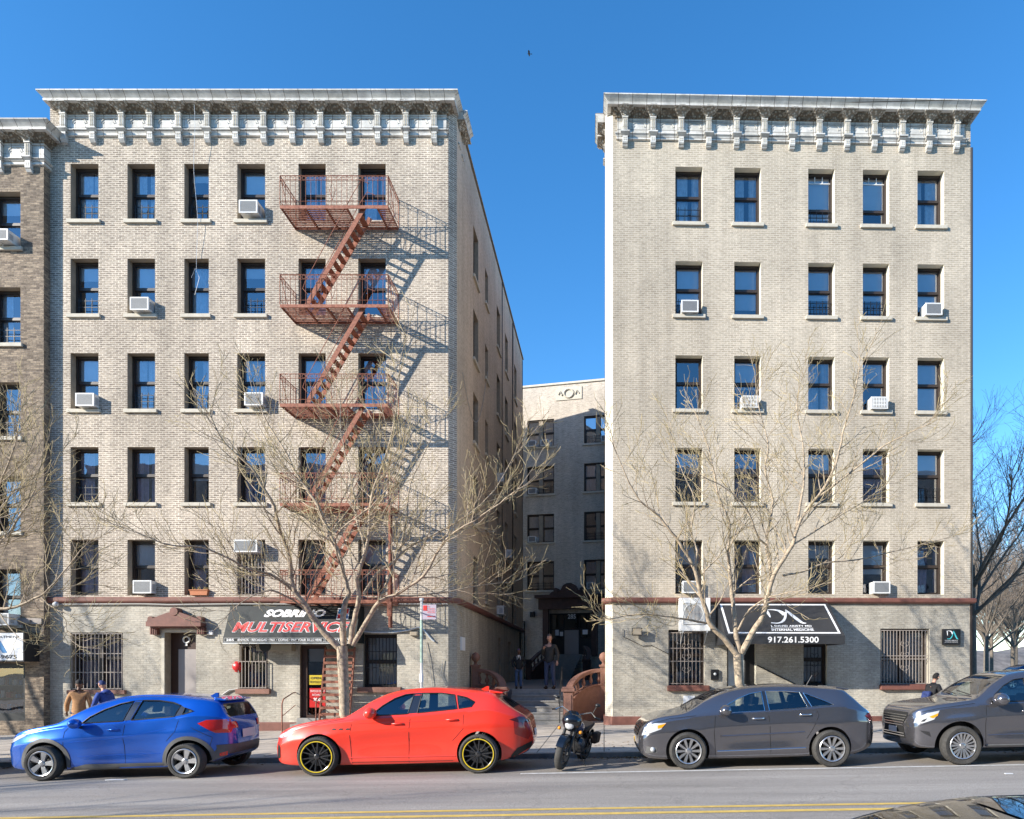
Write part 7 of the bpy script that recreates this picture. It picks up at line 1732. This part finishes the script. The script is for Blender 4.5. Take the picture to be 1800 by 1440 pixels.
k = MB(); k.prism([(.80+.37*math.cos(R(a)), .33+.37*math.sin(R(a))) for a in range(25, 150, 12)]+[(.80+.35*math.cos(R(a)), .33+.35*math.sin(R(a))) for a in range(145, 20, -12)], -.07, .07); mp(k, 'front_mudguard', 'paint_black')
k = MB(); k.prism([(-.75+.38*math.cos(R(a)), .33+.38*math.sin(R(a))) for a in range(30, 175, 12)]+[(-.75+.355*math.cos(R(a)), .33+.355*math.sin(R(a))) for a in range(173, 28, -12)], -.10, .10); mp(k, 'rear_mudguard', 'paint_black')
k = MB(); k.ball((0, 0, 0), 1, 16); k.v = [(.58+x*.17, y*.20, .94+z*.21-(.05 if x > 0 else 0)*z) for x, y, z in k.v]; mp(k, 'headlamp_fairing', 'paint_black', smooth=60)
k = MB(); k.lathe([(.001, .02), (.05, .015), (.085, 0), (.09, -.03)], (.725, 0, .87), 'x', 20); mp(k, 'headlight', 'lamp_clear', smooth=60)
k = MB(); k.tube([(.44, -.42, 1.08), (.40, -.30, 1.16), (.46, -.10, 1.08), (.46, .10, 1.08), (.40, .30, 1.16), (.44, .42, 1.08)], .013, 6); hb = mp(k, 'handlebar', 'chrome', smooth=60)
for s in (-1, 1):
    k = MB(); k.tube([(.44, s*.40, 1.085), (.37, s*.50, 1.06)], .019, 7); mp(k, 'grip', 'black_metal', hb)
    k = MB(); k.tube([(.43, s*.34, 1.14), (.45, s*.40, 1.30)], .007, 5); k.ball((.45, s*.42, 1.33), .055, 8, 0, (1, 1, .7)); mp(k, 'mirror', 'black_metal', hb, smooth=60)
    k = MB(); k.ball((.60, s*.22, .76), .035, 8); mp(k, 'indicator', 'lamp_amber', smooth=60)
k = MB(); k.ball((0, 0, 0), 1, 14); k.v = [(.14+x*.30, y*.15, .80+z*.13+.04*x) for x, y, z in k.v]; mp(k, 'fuel_tank', 'paint_navy', smooth=60)
k = MB(); k.prism([(-.14, .72), (-.22, .78), (-.62, .80), (-.80, .84), (-.82, .78), (-.60, .70), (-.18, .66)], -.13, .13); mp(k, 'seat', 'leather', bevel=.03)
k = MB(); k.lathe([(.001, -.16), (.15, -.16), (.17, -.1), (.17, .1), (.15, .16), (.001, .16)], (.02, 0, .42), 'y', 22)
for s, a in ((1, .35), (-1, .35)):
    for i in range(6): c = Vector((.02+s*(.10+i*.028), 0, .50+i*.035)); k.box(c.x-.07, c.x+.07, -.075, .075, c.z-.008, c.z+.008)
    k.tube([(.02+s*.06, 0, .46), (.02+s*.27, 0, .74)], .055, 10)
mp(k, 'engine', 'rim_black')
k = MB(); k.tube([(.10, -.14, .45), (.28, -.16, .30), (-.2, -.18, .24), (-.85, -.19, .27)], [.022, .022, .03, .045], 9); mp(k, 'exhaust', 'chrome', smooth=60)
k = MB(); k.tube([(.42, 0, 1.0), (.30, 0, .66), (.28, .08, .30), (-.35, .10, .27), (-.75, .11, .32)], .022, 6); k.tube([(.42, 0, 1.0), (.0, 0, .72), (-.5, 0, .68), (-.72, .12, .36)], .02, 6); k.tube([(-.5, -.0, .68), (-.72, -.12, .36)], .02, 6); mp(k, 'frame', 'black_metal')
k = MB(); k.tube([(.0, .12, .25), (.02, .30, .02)], .013, 5); k.box(-.01, .05, .28, .34, .0, .015); mp(k, 'kickstand', 'black_metal')
k = MB(); k.box(-.84, -.50, -.30, -.16, .42, .66); k.box(-.84, -.50, .16, .30, .42, .66); mp(k, 'saddle_bag', 'leather', bevel=.04)
for s in (-1, 1): k = MB(); k.tube([(.25, s*.1, .28), (.25, s*.34, .28)], .017, 6); mp(k, 'foot_peg', 'black_metal')
mc.rotation_mode = 'XYZ'
hdg = R(-104); mc.rotation_euler = (R(-11), 0, hdg)
wx, wy = (984-1062)*13.15/1200, 13.15
mc.location = (wx-.80*math.cos(hdg), wy-.80*math.sin(hdg), rz(wx, wy)+.02)
